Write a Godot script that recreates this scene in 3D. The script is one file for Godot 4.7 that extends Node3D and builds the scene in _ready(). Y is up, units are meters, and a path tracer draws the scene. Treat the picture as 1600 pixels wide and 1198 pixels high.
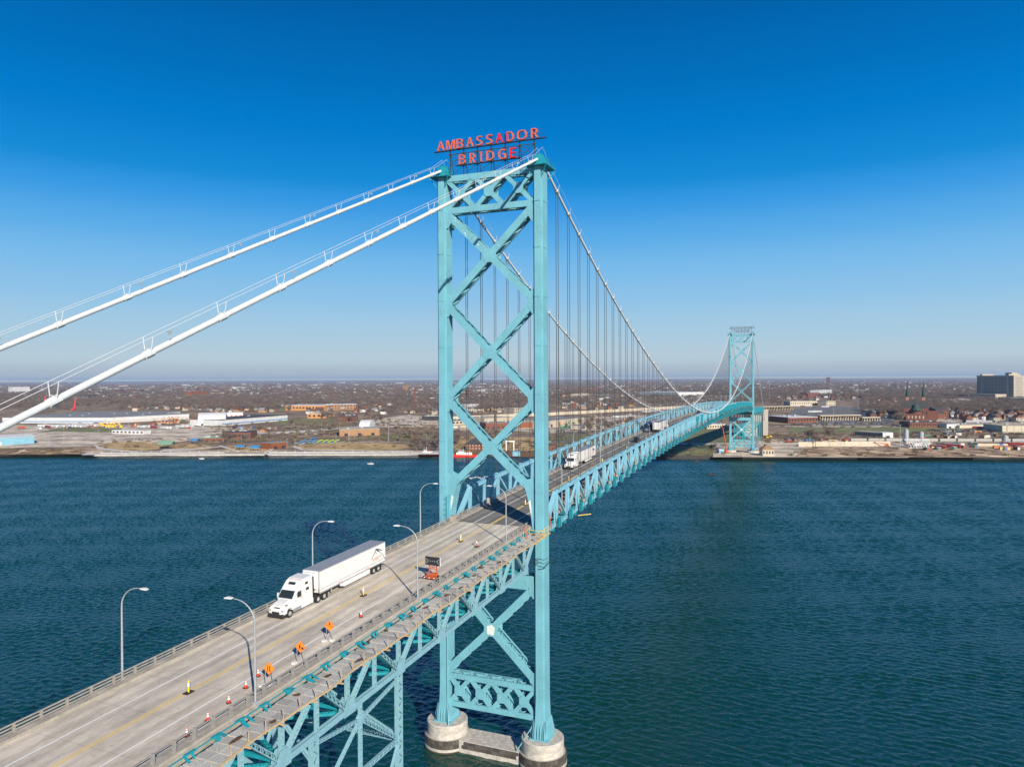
extends Node3D
# A steel suspension bridge over a wide river, seen from the air beside its near tower.
# x runs across the bridge, y up, and the bridge axis runs along -z: a "station" s is metres along the axis from the near tower.

const FOCAL := 1136.0                       # pixels of a 1600 x 1198 frame
const EYE := Vector3(55.6, 71.3, 126.6)
const SPAN := 564.0
const LAND := 3.0                           # height of the far shore above the river

var ray_right: Vector3
var ray_up: Vector3
var ray_ahead: Vector3
var rng := RandomNumberGenerator.new()
var unit_box: BoxMesh
var taken := {}
var M := {}

# ---------------------------------------------------------------- geometry collector
class Shape:
	var v := PackedVector3Array()
	var n := PackedVector3Array()
	var u := PackedVector2Array()
	var c := PackedColorArray()
	var tint := Color(1, 1, 1)
	var use_uv := false
	var use_color := false

	func tri_n(a: Vector3, b: Vector3, d: Vector3, na: Vector3, nb: Vector3, nd: Vector3):
		v.append(a); v.append(b); v.append(d)
		n.append(na); n.append(nb); n.append(nd)
		if use_color:
			c.append(tint); c.append(tint); c.append(tint)

	func tri(a: Vector3, b: Vector3, d: Vector3):
		var k := (d - a).cross(b - a).normalized()
		tri_n(a, b, d, k, k, k)

	func quad(a: Vector3, b: Vector3, d: Vector3, e: Vector3):   # clockwise from outside
		tri(a, b, d); tri(a, d, e)

	func quad_uv(a: Vector3, b: Vector3, d: Vector3, e: Vector3, ua: Vector2, ub: Vector2, ud: Vector2, ue: Vector2):
		use_uv = true
		quad(a, b, d, e)
		u.append(ua); u.append(ub); u.append(ud)
		u.append(ua); u.append(ud); u.append(ue)

	func box(mid: Vector3, size: Vector3, b: Basis = Basis.IDENTITY):
		var x := b.x * size.x * 0.5; var y := b.y * size.y * 0.5; var z := b.z * size.z * 0.5
		quad(mid - x + y + z, mid + x + y + z, mid + x - y + z, mid - x - y + z)
		quad(mid + x + y - z, mid - x + y - z, mid - x - y - z, mid + x - y - z)
		quad(mid + x + y + z, mid + x + y - z, mid + x - y - z, mid + x - y + z)
		quad(mid - x + y - z, mid - x + y + z, mid - x - y + z, mid - x - y - z)
		quad(mid - x + y - z, mid + x + y - z, mid + x + y + z, mid - x + y + z)
		quad(mid - x - y + z, mid + x - y + z, mid + x - y - z, mid - x - y - z)

	func bar(a: Vector3, b: Vector3, w: float, h: float, up: Vector3 = Vector3.UP):
		var z := (b - a).normalized()
		var x := up.cross(z)
		if x.length() < 0.01: x = Vector3.RIGHT.cross(z)
		x = x.normalized()
		box((a + b) * 0.5, Vector3(w, h, a.distance_to(b)), Basis(x, z.cross(x), z))

	func tube(a: Vector3, b: Vector3, ra: float, rb: float, sides: int, caps: bool = false):
		var z := (b - a).normalized()
		var x := (Vector3.UP if absf(z.y) < 0.95 else Vector3.RIGHT).cross(z).normalized()
		var y := z.cross(x)
		for i in sides:
			var p := TAU * i / sides; var q := TAU * (i + 1) / sides
			var dp := x * cos(p) + y * sin(p); var dq := x * cos(q) + y * sin(q)
			tri_n(a + dp * ra, b + dp * rb, b + dq * rb, dp, dp, dq)
			tri_n(a + dp * ra, b + dq * rb, a + dq * ra, dp, dq, dq)
			if caps:
				tri(b, b + dq * rb, b + dp * rb)
				tri(a, a + dp * ra, a + dq * ra)

	func path_tube(points: Array, radii: Array, sides: int):
		for i in points.size() - 1:
			tube(points[i], points[i + 1], radii[i], radii[i + 1], sides)

	# a flat outline in the plane (x, y) of t, thick along t's z
	func plate(outline: PackedVector2Array, t: Transform3D, thick: float):
		var o := outline
		if not Geometry2D.is_polygon_clockwise(o):
			o = PackedVector2Array(outline); o.reverse()
		var f := t.basis.z * thick * 0.5
		var idx := Geometry2D.triangulate_polygon(o)
		var p := PackedVector3Array()
		for q in o: p.append(t * Vector3(q.x, q.y, 0))
		for i in range(0, idx.size(), 3):
			var A := p[idx[i]]; var B := p[idx[i + 1]]; var D := p[idx[i + 2]]
			if (D - A).cross(B - A).dot(t.basis.z) < 0.0:
				var s := B; B = D; D = s
			tri(A + f, B + f, D + f)
			tri(A - f, D - f, B - f)
		for i in p.size():
			var A := p[i]; var B := p[(i + 1) % p.size()]
			quad(B + f, A + f, A - f, B - f)

	# rings of equal length, each closed, joined upwards
	func loft(rings: Array, cap_top: bool = true):
		for k in rings.size() - 1:
			var lo: PackedVector3Array = rings[k]; var hi: PackedVector3Array = rings[k + 1]
			for i in lo.size():
				var j := (i + 1) % lo.size()
				quad(hi[i], hi[j], lo[j], lo[i])
		if cap_top:
			var top: PackedVector3Array = rings[rings.size() - 1]
			var flat := PackedVector2Array()
			for q in top: flat.append(Vector2(q.x, q.z))
			var idx := Geometry2D.triangulate_polygon(flat)
			for i in range(0, idx.size(), 3):
				var A := top[idx[i]]; var B := top[idx[i + 1]]; var D := top[idx[i + 2]]
				if (D - A).cross(B - A).y < 0.0: tri(A, D, B)
				else: tri(A, B, D)

	func mesh() -> ArrayMesh:
		var a := []
		a.resize(Mesh.ARRAY_MAX)
		a[Mesh.ARRAY_VERTEX] = v
		a[Mesh.ARRAY_NORMAL] = n
		if use_uv: a[Mesh.ARRAY_TEX_UV] = u
		if use_color: a[Mesh.ARRAY_COLOR] = c
		var m := ArrayMesh.new()
		m.add_surface_from_arrays(Mesh.PRIMITIVE_TRIANGLES, a)
		return m

# ---------------------------------------------------------------- nodes
func at(x: float, y: float, s: float) -> Vector3:
	return Vector3(x, y, -s)

func numbered(called: String) -> String:
	if not taken.has(called):
		taken[called] = 0
		return called
	taken[called] += 1
	return "%s_%03d" % [called, taken[called]]

func thing(called: String, label: String, category: String, where: Vector3 = Vector3.ZERO, turn: float = 0.0, group: String = "") -> Node3D:
	var o := Node3D.new()
	o.name = numbered(called)
	add_child(o)
	o.position = where
	o.rotation.y = turn
	o.set_meta("label", label)
	o.set_meta("category", category)
	if group: o.set_meta("group", group)
	return o

func again(source: Node3D, label: String, where: Vector3, turn: float = 0.0) -> Node3D:
	var o: Node3D = source.duplicate()
	o.name = numbered(String(source.name).rstrip("0123456789").trim_suffix("_"))
	add_child(o)
	o.position = where
	o.rotation.y = turn
	if label: o.set_meta("label", label)
	return o

func part(called: String, shape, material: Material, parent: Node) -> MeshInstance3D:
	var o := MeshInstance3D.new()
	o.name = called
	o.mesh = shape if shape is Mesh else shape.mesh()
	o.material_override = material
	parent.add_child(o, true)
	return o

func alone(called: String, label: String, category: String, shape, material: Material, where: Vector3 = Vector3.ZERO, turn: float = 0.0, group: String = "") -> MeshInstance3D:
	var o := part(numbered(called), shape, material, self)
	o.position = where
	o.rotation.y = turn
	o.set_meta("label", label)
	o.set_meta("category", category)
	if group: o.set_meta("group", group)
	return o

func setting(called: String, shape, material: Material, kind: String = "structure") -> MeshInstance3D:
	var o := part(numbered(called), shape, material, self)
	o.set_meta("kind", kind)
	return o

# one straight member as a stretched copy of the shared box
func member(called: String, a: Vector3, b: Vector3, w: float, h: float, material: Material, parent: Node, up: Vector3 = Vector3.UP) -> MeshInstance3D:
	var o := part(called, unit_box, material, parent)
	var z := (b - a).normalized()
	var x := up.cross(z)
	if x.length() < 0.01: x = Vector3.RIGHT.cross(z)
	x = x.normalized()
	o.transform = Transform3D(Basis(x * w, z.cross(x) * h, z * a.distance_to(b)), (a + b) * 0.5)
	return o

func block(called: String, mid: Vector3, size: Vector3, material: Material, parent: Node) -> MeshInstance3D:
	var o := part(called, unit_box, material, parent)
	o.transform = Transform3D(Basis.from_scale(size), mid)
	return o

# ---------------------------------------------------------------- where a pixel of the photograph meets a level plane
func ray(px: float, py: float) -> Vector3:
	return ray_right * ((px - 800.0) / FOCAL) + ray_up * ((599.0 - py) / FOCAL) + ray_ahead

func ground(px: float, py: float, level: float = LAND) -> Vector3:
	var d := ray(px, py)
	return EYE + d * ((level - EYE.y) / d.y)

func depth_of(p: Vector3) -> float:
	return (p - EYE).dot(ray_ahead)

# ---------------------------------------------------------------- materials
func paint(lin: Color, rough: float = 0.7, tex: Texture2D = null, tile: float = 8.0, metal: float = 0.0) -> StandardMaterial3D:
	var m := StandardMaterial3D.new()
	m.albedo_color = lin.linear_to_srgb()
	m.roughness = rough
	m.metallic = metal
	if tex:
		m.albedo_texture = tex
		m.uv1_triplanar = true
		m.uv1_world_triplanar = true
		m.uv1_scale = Vector3.ONE / tile
	return m

func noise_bytes(seed_: int, freq: float, octaves: int, size: int, kind: int = FastNoiseLite.TYPE_SIMPLEX_SMOOTH) -> PackedByteArray:
	var f := FastNoiseLite.new()
	f.seed = seed_
	f.noise_type = kind
	f.frequency = freq
	f.fractal_octaves = octaves
	var im := f.get_seamless_image(size, size)
	im.convert(Image.FORMAT_L8)
	return im.get_data()

func texture_of(size_x: int, size_y: int, rgb: PackedByteArray) -> ImageTexture:
	var im := Image.create_from_data(size_x, size_y, false, Image.FORMAT_RGB8, rgb)
	im.generate_mipmaps()
	return ImageTexture.create_from_image(im)

# tone that varies softly: two layers of noise about white, times the material's own colour
func mottled(seed_: int, low: float, high: float, coarse: float = 0.012, fine: float = 0.08) -> ImageTexture:
	var s := 256
	var a := noise_bytes(seed_, coarse, 4, s); var b := noise_bytes(seed_ + 7, fine, 3, s)
	var out := PackedByteArray(); out.resize(s * s * 3)
	for i in s * s:
		var t := clampf((a[i] * 0.6 + b[i] * 0.4) / 255.0, 0, 1)
		var k := int(255.0 * lerpf(low, high, t))
		out[i * 3] = k; out[i * 3 + 1] = k; out[i * 3 + 2] = k
	return texture_of(s, s, out)

# steel paint (sRGB bytes of three tones): base with soft variation, pale flaked spots and a few rusty ones
func steel_tex(seed_: int, base: Color, flake: Color, rust: Color, flakes: float, rusts: float) -> ImageTexture:
	var s := 512
	var a := noise_bytes(seed_, 0.006, 3, s); var b := noise_bytes(seed_ + 1, 0.05, 4, s); var d := noise_bytes(seed_ + 2, 0.02, 5, s); var e := noise_bytes(seed_ + 3, 0.12, 2, s)
	var out := PackedByteArray(); out.resize(s * s * 3)
	for i in s * s:
		var run: float = b[(i % s * 2) % s + (i / s / 9) * s] / 255.0      # grime that has run down
		var k := 0.93 + 0.08 * a[i] / 255.0 + 0.05 * (b[i] / 255.0 - 0.5) - 0.16 * maxf(0.0, run - 0.58)
		var q := base * k
		var fl := (d[i] * 0.75 + e[i] * 0.25) / 255.0
		if fl > 1.0 - flakes: q = flake * (0.9 + 0.1 * k)
		elif fl < rusts: q = q.lerp(rust, 0.75)
		elif run > 0.80: q = q.lerp(rust, (run - 0.80) * 2.0)
		out[i * 3] = int(clampf(q.r, 0, 1) * 255); out[i * 3 + 1] = int(clampf(q.g, 0, 1) * 255); out[i * 3 + 2] = int(clampf(q.b, 0, 1) * 255)
	return texture_of(s, s, out)

func steel(tex: Texture2D, tile: float, rough: float = 0.62) -> StandardMaterial3D:
	return paint(Color(1, 1, 1), rough, tex, tile)

func _ready():
	rng.seed = 1929
	unit_box = BoxMesh.new()
	make_camera()
	make_sky_and_sun()
	make_materials()
	make_water()
	make_far_land()
	make_deck()
	make_railings()
	make_towers()
	make_piers()
	make_cables()
	make_main_trusses()
	make_side_span()
	make_walkway()
	make_tower_sign()
	make_lamps()
	make_traffic()
	make_roadworks()
	make_shore()
	make_town()
	make_trees()
	make_boats()

func make_camera():
	var yaw := -0.3864; var pitch := -0.00705; var roll := -0.0046
	var ahead := Vector3(sin(yaw) * cos(pitch), sin(pitch), -cos(yaw) * cos(pitch))
	var right := Vector3(cos(yaw), 0, sin(yaw))
	var up := right.cross(ahead)
	ray_right = right * cos(roll) + up * sin(roll)
	ray_up = up * cos(roll) - right * sin(roll)
	ray_ahead = ahead
	var cam := Camera3D.new()
	cam.name = "camera"
	cam.fov = rad_to_deg(2.0 * atan(599.0 / FOCAL))
	cam.near = 0.5
	cam.far = 60000.0
	cam.transform = Transform3D(Basis(ray_right, ray_up, -ray_ahead), EYE)
	add_child(cam)
	cam.current = true

func make_sky_and_sun():
	# clear winter sky: deep blue high up, paler below, a greyish band of haze along the horizon
	var stops := [[-90.0, 0.2724, 0.3260, 0.3898], [0.0, 0.2724, 0.3260, 0.3898], [0.5, 0.2947, 0.3550, 0.4126], [1.5, 0.3424, 0.4361, 0.4956], [4.0, 0.2688, 0.4266, 0.5487], [6.5, 0.1873, 0.3853, 0.5820], [8.5, 0.1366, 0.3550, 0.5934], [11.0, 0.0697, 0.2909, 0.5764], [13.3, 0.0263, 0.2275, 0.5487], [15.0, 0.0050, 0.1844, 0.4854], [18.5, 0.0000, 0.1440, 0.4361], [22.0, 0.0000, 0.1114, 0.3678], [27.4, 0.0000, 0.0782, 0.2797], [40.0, 0.0000, 0.0463, 0.1932], [90.0, 0.0000, 0.0228, 0.1114]]
	var h := 1024
	var im := Image.create(8, h, false, Image.FORMAT_RGBF)
	for y in h:
		var el := 90.0 - 180.0 * (y + 0.5) / h
		var q := Color(stops[0][1], stops[0][2], stops[0][3])
		for k in stops.size() - 1:
			if el >= stops[k][0]:
				var t: float = clampf((el - stops[k][0]) / (stops[k + 1][0] - stops[k][0]), 0, 1)
				t = t * t * (3 - 2 * t) * 0.35 + t * 0.65
				q = Color(stops[k][1], stops[k][2], stops[k][3]).lerp(Color(stops[k + 1][1], stops[k + 1][2], stops[k + 1][3]), t)
		for x in 8: im.set_pixel(x, y, q)
	var pano := PanoramaSkyMaterial.new()
	pano.panorama = ImageTexture.create_from_image(im)
	var sky := Sky.new()
	sky.sky_material = pano
	var env := Environment.new()
	env.background_mode = Environment.BG_SKY
	env.sky = sky
	env.background_energy_multiplier = 1.0
	env.tonemap_mode = Environment.TONE_MAPPER_LINEAR
	env.tonemap_exposure = 1.4
	env.ambient_light_source = Environment.AMBIENT_SOURCE_SKY
	env.sdfgi_enabled = true
	env.ssao_enabled = true
	env.ssil_enabled = true
	env.fog_enabled = true
	env.fog_density = 0.00004
	env.fog_light_color = Color(0.68, 0.80, 0.96)
	var we := WorldEnvironment.new()
	we.name = "world_environment"
	we.environment = env
	add_child(we)
	var sun := DirectionalLight3D.new()
	sun.name = "sun"
	sun.light_energy = 1.6
	sun.light_color = Color(1.0, 0.955, 0.88)
	sun.light_angular_distance = 0.5
	sun.shadow_enabled = true
	var el := deg_to_rad(25.5)
	var to := Vector3(-0.70 * cos(el), -sin(el), -0.714 * cos(el))
	add_child(sun)
	sun.look_at_from_position(Vector3.ZERO, to, Vector3.UP)

func make_materials():
	# bridge paints
	M.tower = steel(steel_tex(11, Color(0.425, 0.67, 0.735), Color(0.80, 0.88, 0.87), Color(0.40, 0.34, 0.26), 0.17, 0.10), 17.0)
	M.tower_worn = steel(steel_tex(15, Color(0.425, 0.67, 0.735), Color(0.78, 0.86, 0.86), Color(0.45, 0.36, 0.26), 0.28, 0.12), 9.0)
	M.primer = steel(steel_tex(17, Color(0.84, 0.86, 0.85), Color(0.55, 0.75, 0.76), Color(0.5, 0.42, 0.34), 0.30, 0.2), 4.0)
	M.truss = steel(steel_tex(21, Color(0.48, 0.70, 0.785), Color(0.74, 0.85, 0.89), Color(0.42, 0.38, 0.33), 0.2, 0.13), 9.0)
	M.side = steel(steel_tex(25, Color(0.49, 0.67, 0.735), Color(0.66, 0.78, 0.82), Color(0.46, 0.38, 0.28), 0.22, 0.15), 5.0)
	M.teal = steel(steel_tex(31, Color(0.05, 0.55, 0.62), Color(0.18, 0.64, 0.70), Color(0.12, 0.38, 0.40), 0.25, 0.18), 3.0)
	M.rusty = paint(Color(0.20, 0.105, 0.055), 0.9, mottled(41, 0.45, 1.0), 1.5)
	M.cable = paint(Color(0.66, 0.70, 0.72), 0.55, mottled(43, 0.86, 1.0), 3.0)
	M.rope = paint(Color(0.045, 0.05, 0.055), 0.7)
	M.rope_pale = paint(Color(0.62, 0.64, 0.65), 0.6)
	M.galv = paint(Color(0.40, 0.43, 0.46), 0.5, mottled(44, 0.85, 1.0), 2.0, 0.2)
	M.black = paint(Color(0.02, 0.02, 0.022), 0.6)
	M.iron = paint(Color(0.035, 0.032, 0.035), 0.7)
	# stone and concrete
	M.concrete = paint(Color(0.50, 0.46, 0.40), 0.9, mottled(51, 0.68, 1.0), 7.0)
	M.pier_top = paint(Color(0.70, 0.66, 0.60), 0.9, mottled(52, 0.62, 1.0, 0.02, 0.1), 6.0)
	M.rail_stone = paint(Color(0.42, 0.39, 0.345), 0.9, mottled(53, 0.72, 1.0), 3.0)
	M.rail_grey = paint(Color(0.30, 0.295, 0.285), 0.85, mottled(58, 0.78, 1.0), 2.0)
	M.stone = []
	for k in 4:
		M.stone.append(paint(Color(0.12, 0.105, 0.095) * (0.75 + 0.2 * k), 0.9, mottled(54 + k, 0.55, 1.0, 0.03, 0.12), 2.0))
	M.algae = paint(Color(0.10, 0.085, 0.05), 0.9, mottled(59, 0.5, 1.0), 1.5)
	M.joint = paint(Color(0.36, 0.33, 0.29), 0.95)
	# paint on the road
	M.white_line = paint(Color(0.86, 0.86, 0.84), 0.7, mottled(61, 0.85, 1.0, 0.03, 0.15), 2.0)
	M.yellow_line = paint(Color(0.86, 0.60, 0.17), 0.7, mottled(62, 0.8, 1.0, 0.03, 0.15), 2.0)
	# timber and signs
	M.lumber = paint(Color(0.62, 0.45, 0.26), 0.85, mottled(63, 0.75, 1.0), 1.0)
	M.lumber_yellow = paint(Color(0.55, 0.40, 0.08), 0.7)
	M.orange = paint(Color(0.95, 0.24, 0.02), 0.5)
	M.orange_steel = paint(Color(0.66, 0.14, 0.04), 0.6, mottled(66, 0.75, 1.0), 2.0)
	M.red = paint(Color(0.75, 0.035, 0.02), 0.5)
	M.yellow = paint(Color(0.85, 0.52, 0.02), 0.5)
	M.reflector = paint(Color(0.85, 0.85, 0.84), 0.25)
	M.rubber = paint(Color(0.018, 0.018, 0.018), 0.85)
	M.white = paint(Color(0.80, 0.80, 0.79), 0.35, mottled(64, 0.86, 1.0, 0.02, 0.1), 4.0)
	M.alloy = paint(Color(0.55, 0.56, 0.58), 0.35, null, 1.0, 0.6)
	M.glass = paint(Color(0.02, 0.03, 0.035), 0.06)
	M.trailer_roof = paint(Color(0.30, 0.33, 0.38), 0.6, mottled(65, 0.82, 1.0), 3.0)
	M.green_lift = paint(Color(0.02, 0.22, 0.10), 0.5)
	M.navy = paint(Color(0.015, 0.035, 0.11), 0.35)

# ---------------------------------------------------------------- levels along the bridge
func road_y(s: float) -> float:
	if s < 0.0: return 43.75 + 0.0355 * s
	if s <= SPAN: return 49.9 - 6.15 * pow((s - 282.0) / 282.0, 2)
	return 43.75 - 0.0355 * (s - SPAN)

func truss_top(s: float) -> float:
	return 55.0 - 6.2 * pow((s - 282.0) / 282.0, 2)

func truss_bottom(s: float) -> float:
	return truss_top(s) - 7.1

func cable_y(s: float) -> float:
	if s < 0.0: return 112.0 + 0.448 * s
	if s <= SPAN: return 52.7 + 59.3 * pow((s - 282.0) / 282.0, 2)
	return 112.0 - 0.46 * (s - SPAN)

# ---------------------------------------------------------------- water
func make_water():
	var n := FastNoiseLite.new()
	n.seed = 5
	n.frequency = 0.022
	n.fractal_octaves = 4
	n.fractal_gain = 0.55
	var im := n.get_seamless_image(512, 512)
	var relief: Image = im.duplicate()
	relief.bump_map_to_normal_map(9.0)
	relief.generate_mipmaps()
	var w := StandardMaterial3D.new()
	w.albedo_color = Color(0.001, 0.036, 0.026).linear_to_srgb()
	w.roughness = 0.26
	w.metallic_specular = 0.6
	w.normal_enabled = true
	w.normal_texture = ImageTexture.create_from_image(relief)
	w.normal_scale = 0.5
	w.uv1_triplanar = true
	w.uv1_world_triplanar = true
	w.uv1_scale = Vector3(1.0 / 27.0, 1.0 / 27.0, 1.0 / 17.0)
	M.water = w
	# wind waves as real relief: one square tile whose edges repeat, laid side by side
	var tile := 100.0; var n_side := 300; var cell := tile / n_side
	var waves := []
	rng.seed = 33
	for k in 26:
		var long := lerpf(1.1, 3.6, pow(rng.randf(), 1.4))
		var head := 0.95 + rng.randf_range(-1.1, 1.1)
		var nx := roundf(tile / long * cos(head)); var nz := roundf(tile / long * sin(head))
		var kk := TAU / tile * sqrt(nx * nx + nz * nz)
		waves.append([TAU / tile * nx, TAU / tile * nz, rng.randf() * TAU, 0.040 / kk * rng.randf_range(0.8, 1.35)])
	var pv := PackedVector3Array(); var pn := PackedVector3Array(); var pi := PackedInt32Array()
	for j in n_side + 1:
		for i in n_side + 1:
			var x := i * cell; var z := j * cell
			var h := 0.0; var gx := 0.0; var gz := 0.0
			for q in waves:
				var ph: float = q[0] * x + q[1] * z + q[2]
				h += q[3] * sin(ph)
				var c: float = q[3] * cos(ph)
				gx += c * q[0]; gz += c * q[1]
			var gust := 1.0 + 0.22 * sin(TAU / tile * (x + 2.0 * z) + 1.0) + 0.18 * sin(TAU / tile * (3.0 * x - z) + 2.0) + 0.14 * sin(TAU / tile * (2.0 * x + 5.0 * z))
			pv.append(Vector3(x, h * gust, z)); pn.append(Vector3(-gx * gust, 1.0, -gz * gust).normalized())
	for j in n_side:
		for i in n_side:
			var a := j * (n_side + 1) + i
			pi.append(a); pi.append(a + 1); pi.append(a + n_side + 2)
			pi.append(a); pi.append(a + n_side + 2); pi.append(a + n_side + 1)
	var arr := []
	arr.resize(Mesh.ARRAY_MAX)
	arr[Mesh.ARRAY_VERTEX] = pv; arr[Mesh.ARRAY_NORMAL] = pn; arr[Mesh.ARRAY_INDEX] = pi
	var wm := ArrayMesh.new()
	wm.add_surface_from_arrays(Mesh.PRIMITIVE_TRIANGLES, arr)
	var river := Node3D.new()
	river.name = "water"
	add_child(river)
	river.set_meta("kind", "structure")
	for j in 8:
		for i in 13:
			part("water_surface", wm, w, river).position = Vector3(-900.0 + tile * i, 0, -680.0 + tile * j)
	var st := Shape.new()
	st.quad(Vector3(-2600, -0.6, -2600), Vector3(2600, -0.6, -2600), Vector3(2600, -0.6, 900), Vector3(-2600, -0.6, 900))
	part("outer_water", st, w, river)

# ---------------------------------------------------------------- bridge deck
func road_strip(x0: float, x1: float, lift: float, s0: float, s1: float, step: float) -> Shape:
	var st := Shape.new()
	var s := s0
	while s < s1 - 0.01:
		var e := minf(s + step, s1)
		var ya := road_y(s) + lift; var yb := road_y(e) + lift
		st.quad_uv(at(x0, yb, e), at(x1, yb, e), at(x1, ya, s), at(x0, ya, s), Vector2(x0 / 14.3 + 0.5, -e / 48.0), Vector2(x1 / 14.3 + 0.5, -e / 48.0), Vector2(x1 / 14.3 + 0.5, -s / 48.0), Vector2(x0 / 14.3 + 0.5, -s / 48.0))
		s = e
	return st

# a beam of rectangular section that follows the road
func road_beam(x0: float, x1: float, low: float, high: float, s0: float, s1: float, step: float) -> Shape:
	var st := Shape.new()
	var s := s0
	while s < s1 - 0.01:
		var e := minf(s + step, s1)
		var ya := road_y(s); var yb := road_y(e)
		st.quad(at(x0, yb + high, e), at(x1, yb + high, e), at(x1, ya + high, s), at(x0, ya + high, s))
		st.quad(at(x0, ya + low, s), at(x1, ya + low, s), at(x1, yb + low, e), at(x0, yb + low, e))
		st.quad(at(x1, ya + high, s), at(x1, yb + high, e), at(x1, yb + low, e), at(x1, ya + low, s))
		st.quad(at(x0, yb + high, e), at(x0, ya + high, s), at(x0, ya + low, s), at(x0, yb + low, e))
		s = e
	st.quad(at(x0, road_y(s0) + high, s0), at(x1, road_y(s0) + high, s0), at(x1, road_y(s0) + low, s0), at(x0, road_y(s0) + low, s0))
	st.quad(at(x1, road_y(s1) + high, s1), at(x0, road_y(s1) + high, s1), at(x0, road_y(s1) + low, s1), at(x1, road_y(s1) + low, s1))
	return st

# worn paving: streaks along the wheel tracks, stains, cross joints; u runs across the road, v along it
func paving(seed_: int, base: Color, worn: Color, joints: int, spots: float) -> StandardMaterial3D:
	var w := 256; var h := 512
	var a := noise_bytes(seed_, 0.010, 4, 512); var b := noise_bytes(seed_ + 1, 0.07, 3, 512); var d := noise_bytes(seed_ + 2, 0.03, 3, 512)
	var out := PackedByteArray(); out.resize(w * h * 3)
	for y in h:
		for x in w:
			var across := (x + 0.5) / w * 14.3 - 7.15
			var lane := fposmod(across, 3.6) - 1.8
			var track := exp(-pow((absf(lane) - 0.85) / 0.42, 2))
			var streak: float = a[(x * 2) % 512 + ((y / 6) % 512) * 512] / 255.0
			var cloud: float = a[(x * 2 + 130) % 512 + y * 512] / 255.0
			var grit: float = b[(x * 2) % 512 + y * 512] / 255.0
			var k := 0.93 + 0.20 * (cloud - 0.5) + 0.16 * (streak - 0.5) + 0.13 * (grit - 0.5)
			var q := base.lerp(worn, clampf(track * 0.55 * (0.5 + streak) + (d[(x * 2) % 512 + y * 512] / 255.0 - 0.5) * 0.35, 0, 1)) * k
			if joints > 0 and y % joints < 1: q = q * 0.9
			if b[(x * 2) % 512 + y * 512] / 255.0 > 1.0 - spots and d[(x * 2) % 512 + y * 512] > 150: q = q * 0.8
			out[(y * w + x) * 3] = int(clampf(q.r, 0, 1) * 255); out[(y * w + x) * 3 + 1] = int(clampf(q.g, 0, 1) * 255); out[(y * w + x) * 3 + 2] = int(clampf(q.b, 0, 1) * 255)
	var m := StandardMaterial3D.new()
	m.albedo_texture = texture_of(w, h, out)
	m.roughness = 0.92
	return m

func make_deck():
	M.paving_pale = paving(71, Color(0.815, 0.78, 0.72), Color(0.69, 0.655, 0.605), 64, 0.22)
	M.paving_grey = paving(77, Color(0.50, 0.49, 0.475), Color(0.40, 0.39, 0.38), 0, 0.25)
	var far_end := SPAN + 330.0
	var side := setting("road", road_strip(-7.15, 7.15, 0.0, -130.0, -0.8, 4.0), M.paving_pale)
	side.name = "road_side_span"
	var main := setting("road", road_strip(-7.15, 7.15, 0.0, -0.8, far_end, 6.0), M.paving_grey)
	main.name = "road_main_span"
	for x in [-3.6, 3.6]:
		setting("lane_line", road_strip(x - 0.10, x + 0.10, 0.012, -130.0, SPAN, 6.0), M.white_line)
	for x in [-0.17, 0.17]:
		setting("centre_line", road_strip(x - 0.08, x + 0.08, 0.012, -130.0, -0.8, 6.0), M.yellow_line)
	setting("centre_line", road_strip(-0.24, 0.24, 0.012, -0.8, far_end, 6.0), M.yellow_line)
	# the slab with its kerbs and the steel floor that carries it
	var deck := thing("bridge_deck", "concrete deck slab with pale kerbs carrying the road over the river", "deck")
	part("slab", road_beam(-8.35, 8.35, -0.75, -0.03, -130.0, far_end, 6.0), M.concrete, deck)
	part("kerb", road_beam(-8.3, -7.15, -0.1, 0.24, -130.0, far_end, 6.0), M.concrete, deck)
	part("kerb", road_beam(7.15, 8.2, -0.1, 0.24, -130.0, far_end, 6.0), M.concrete, deck)
	for x in [-6.0, -3.0, 0.0, 3.0, 6.0]:
		part("stringer", road_beam(x - 0.15, x + 0.15, -1.5, -0.76, -130.0, far_end, 12.0), M.side, deck)
	for k in 77:
		var s := 2.3 + 7.37 * k
		block("floor_beam", at(0, road_y(s) - 2.35, s), Vector3(18.2, 1.65, 0.35), M.teal, deck)
	for k in 26:
		var s := -2.0 - 5.3 * k
		block("floor_beam", at(0, road_y(s) - 2.05, s), Vector3(18.2, 1.05, 0.3), M.side, deck)

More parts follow.
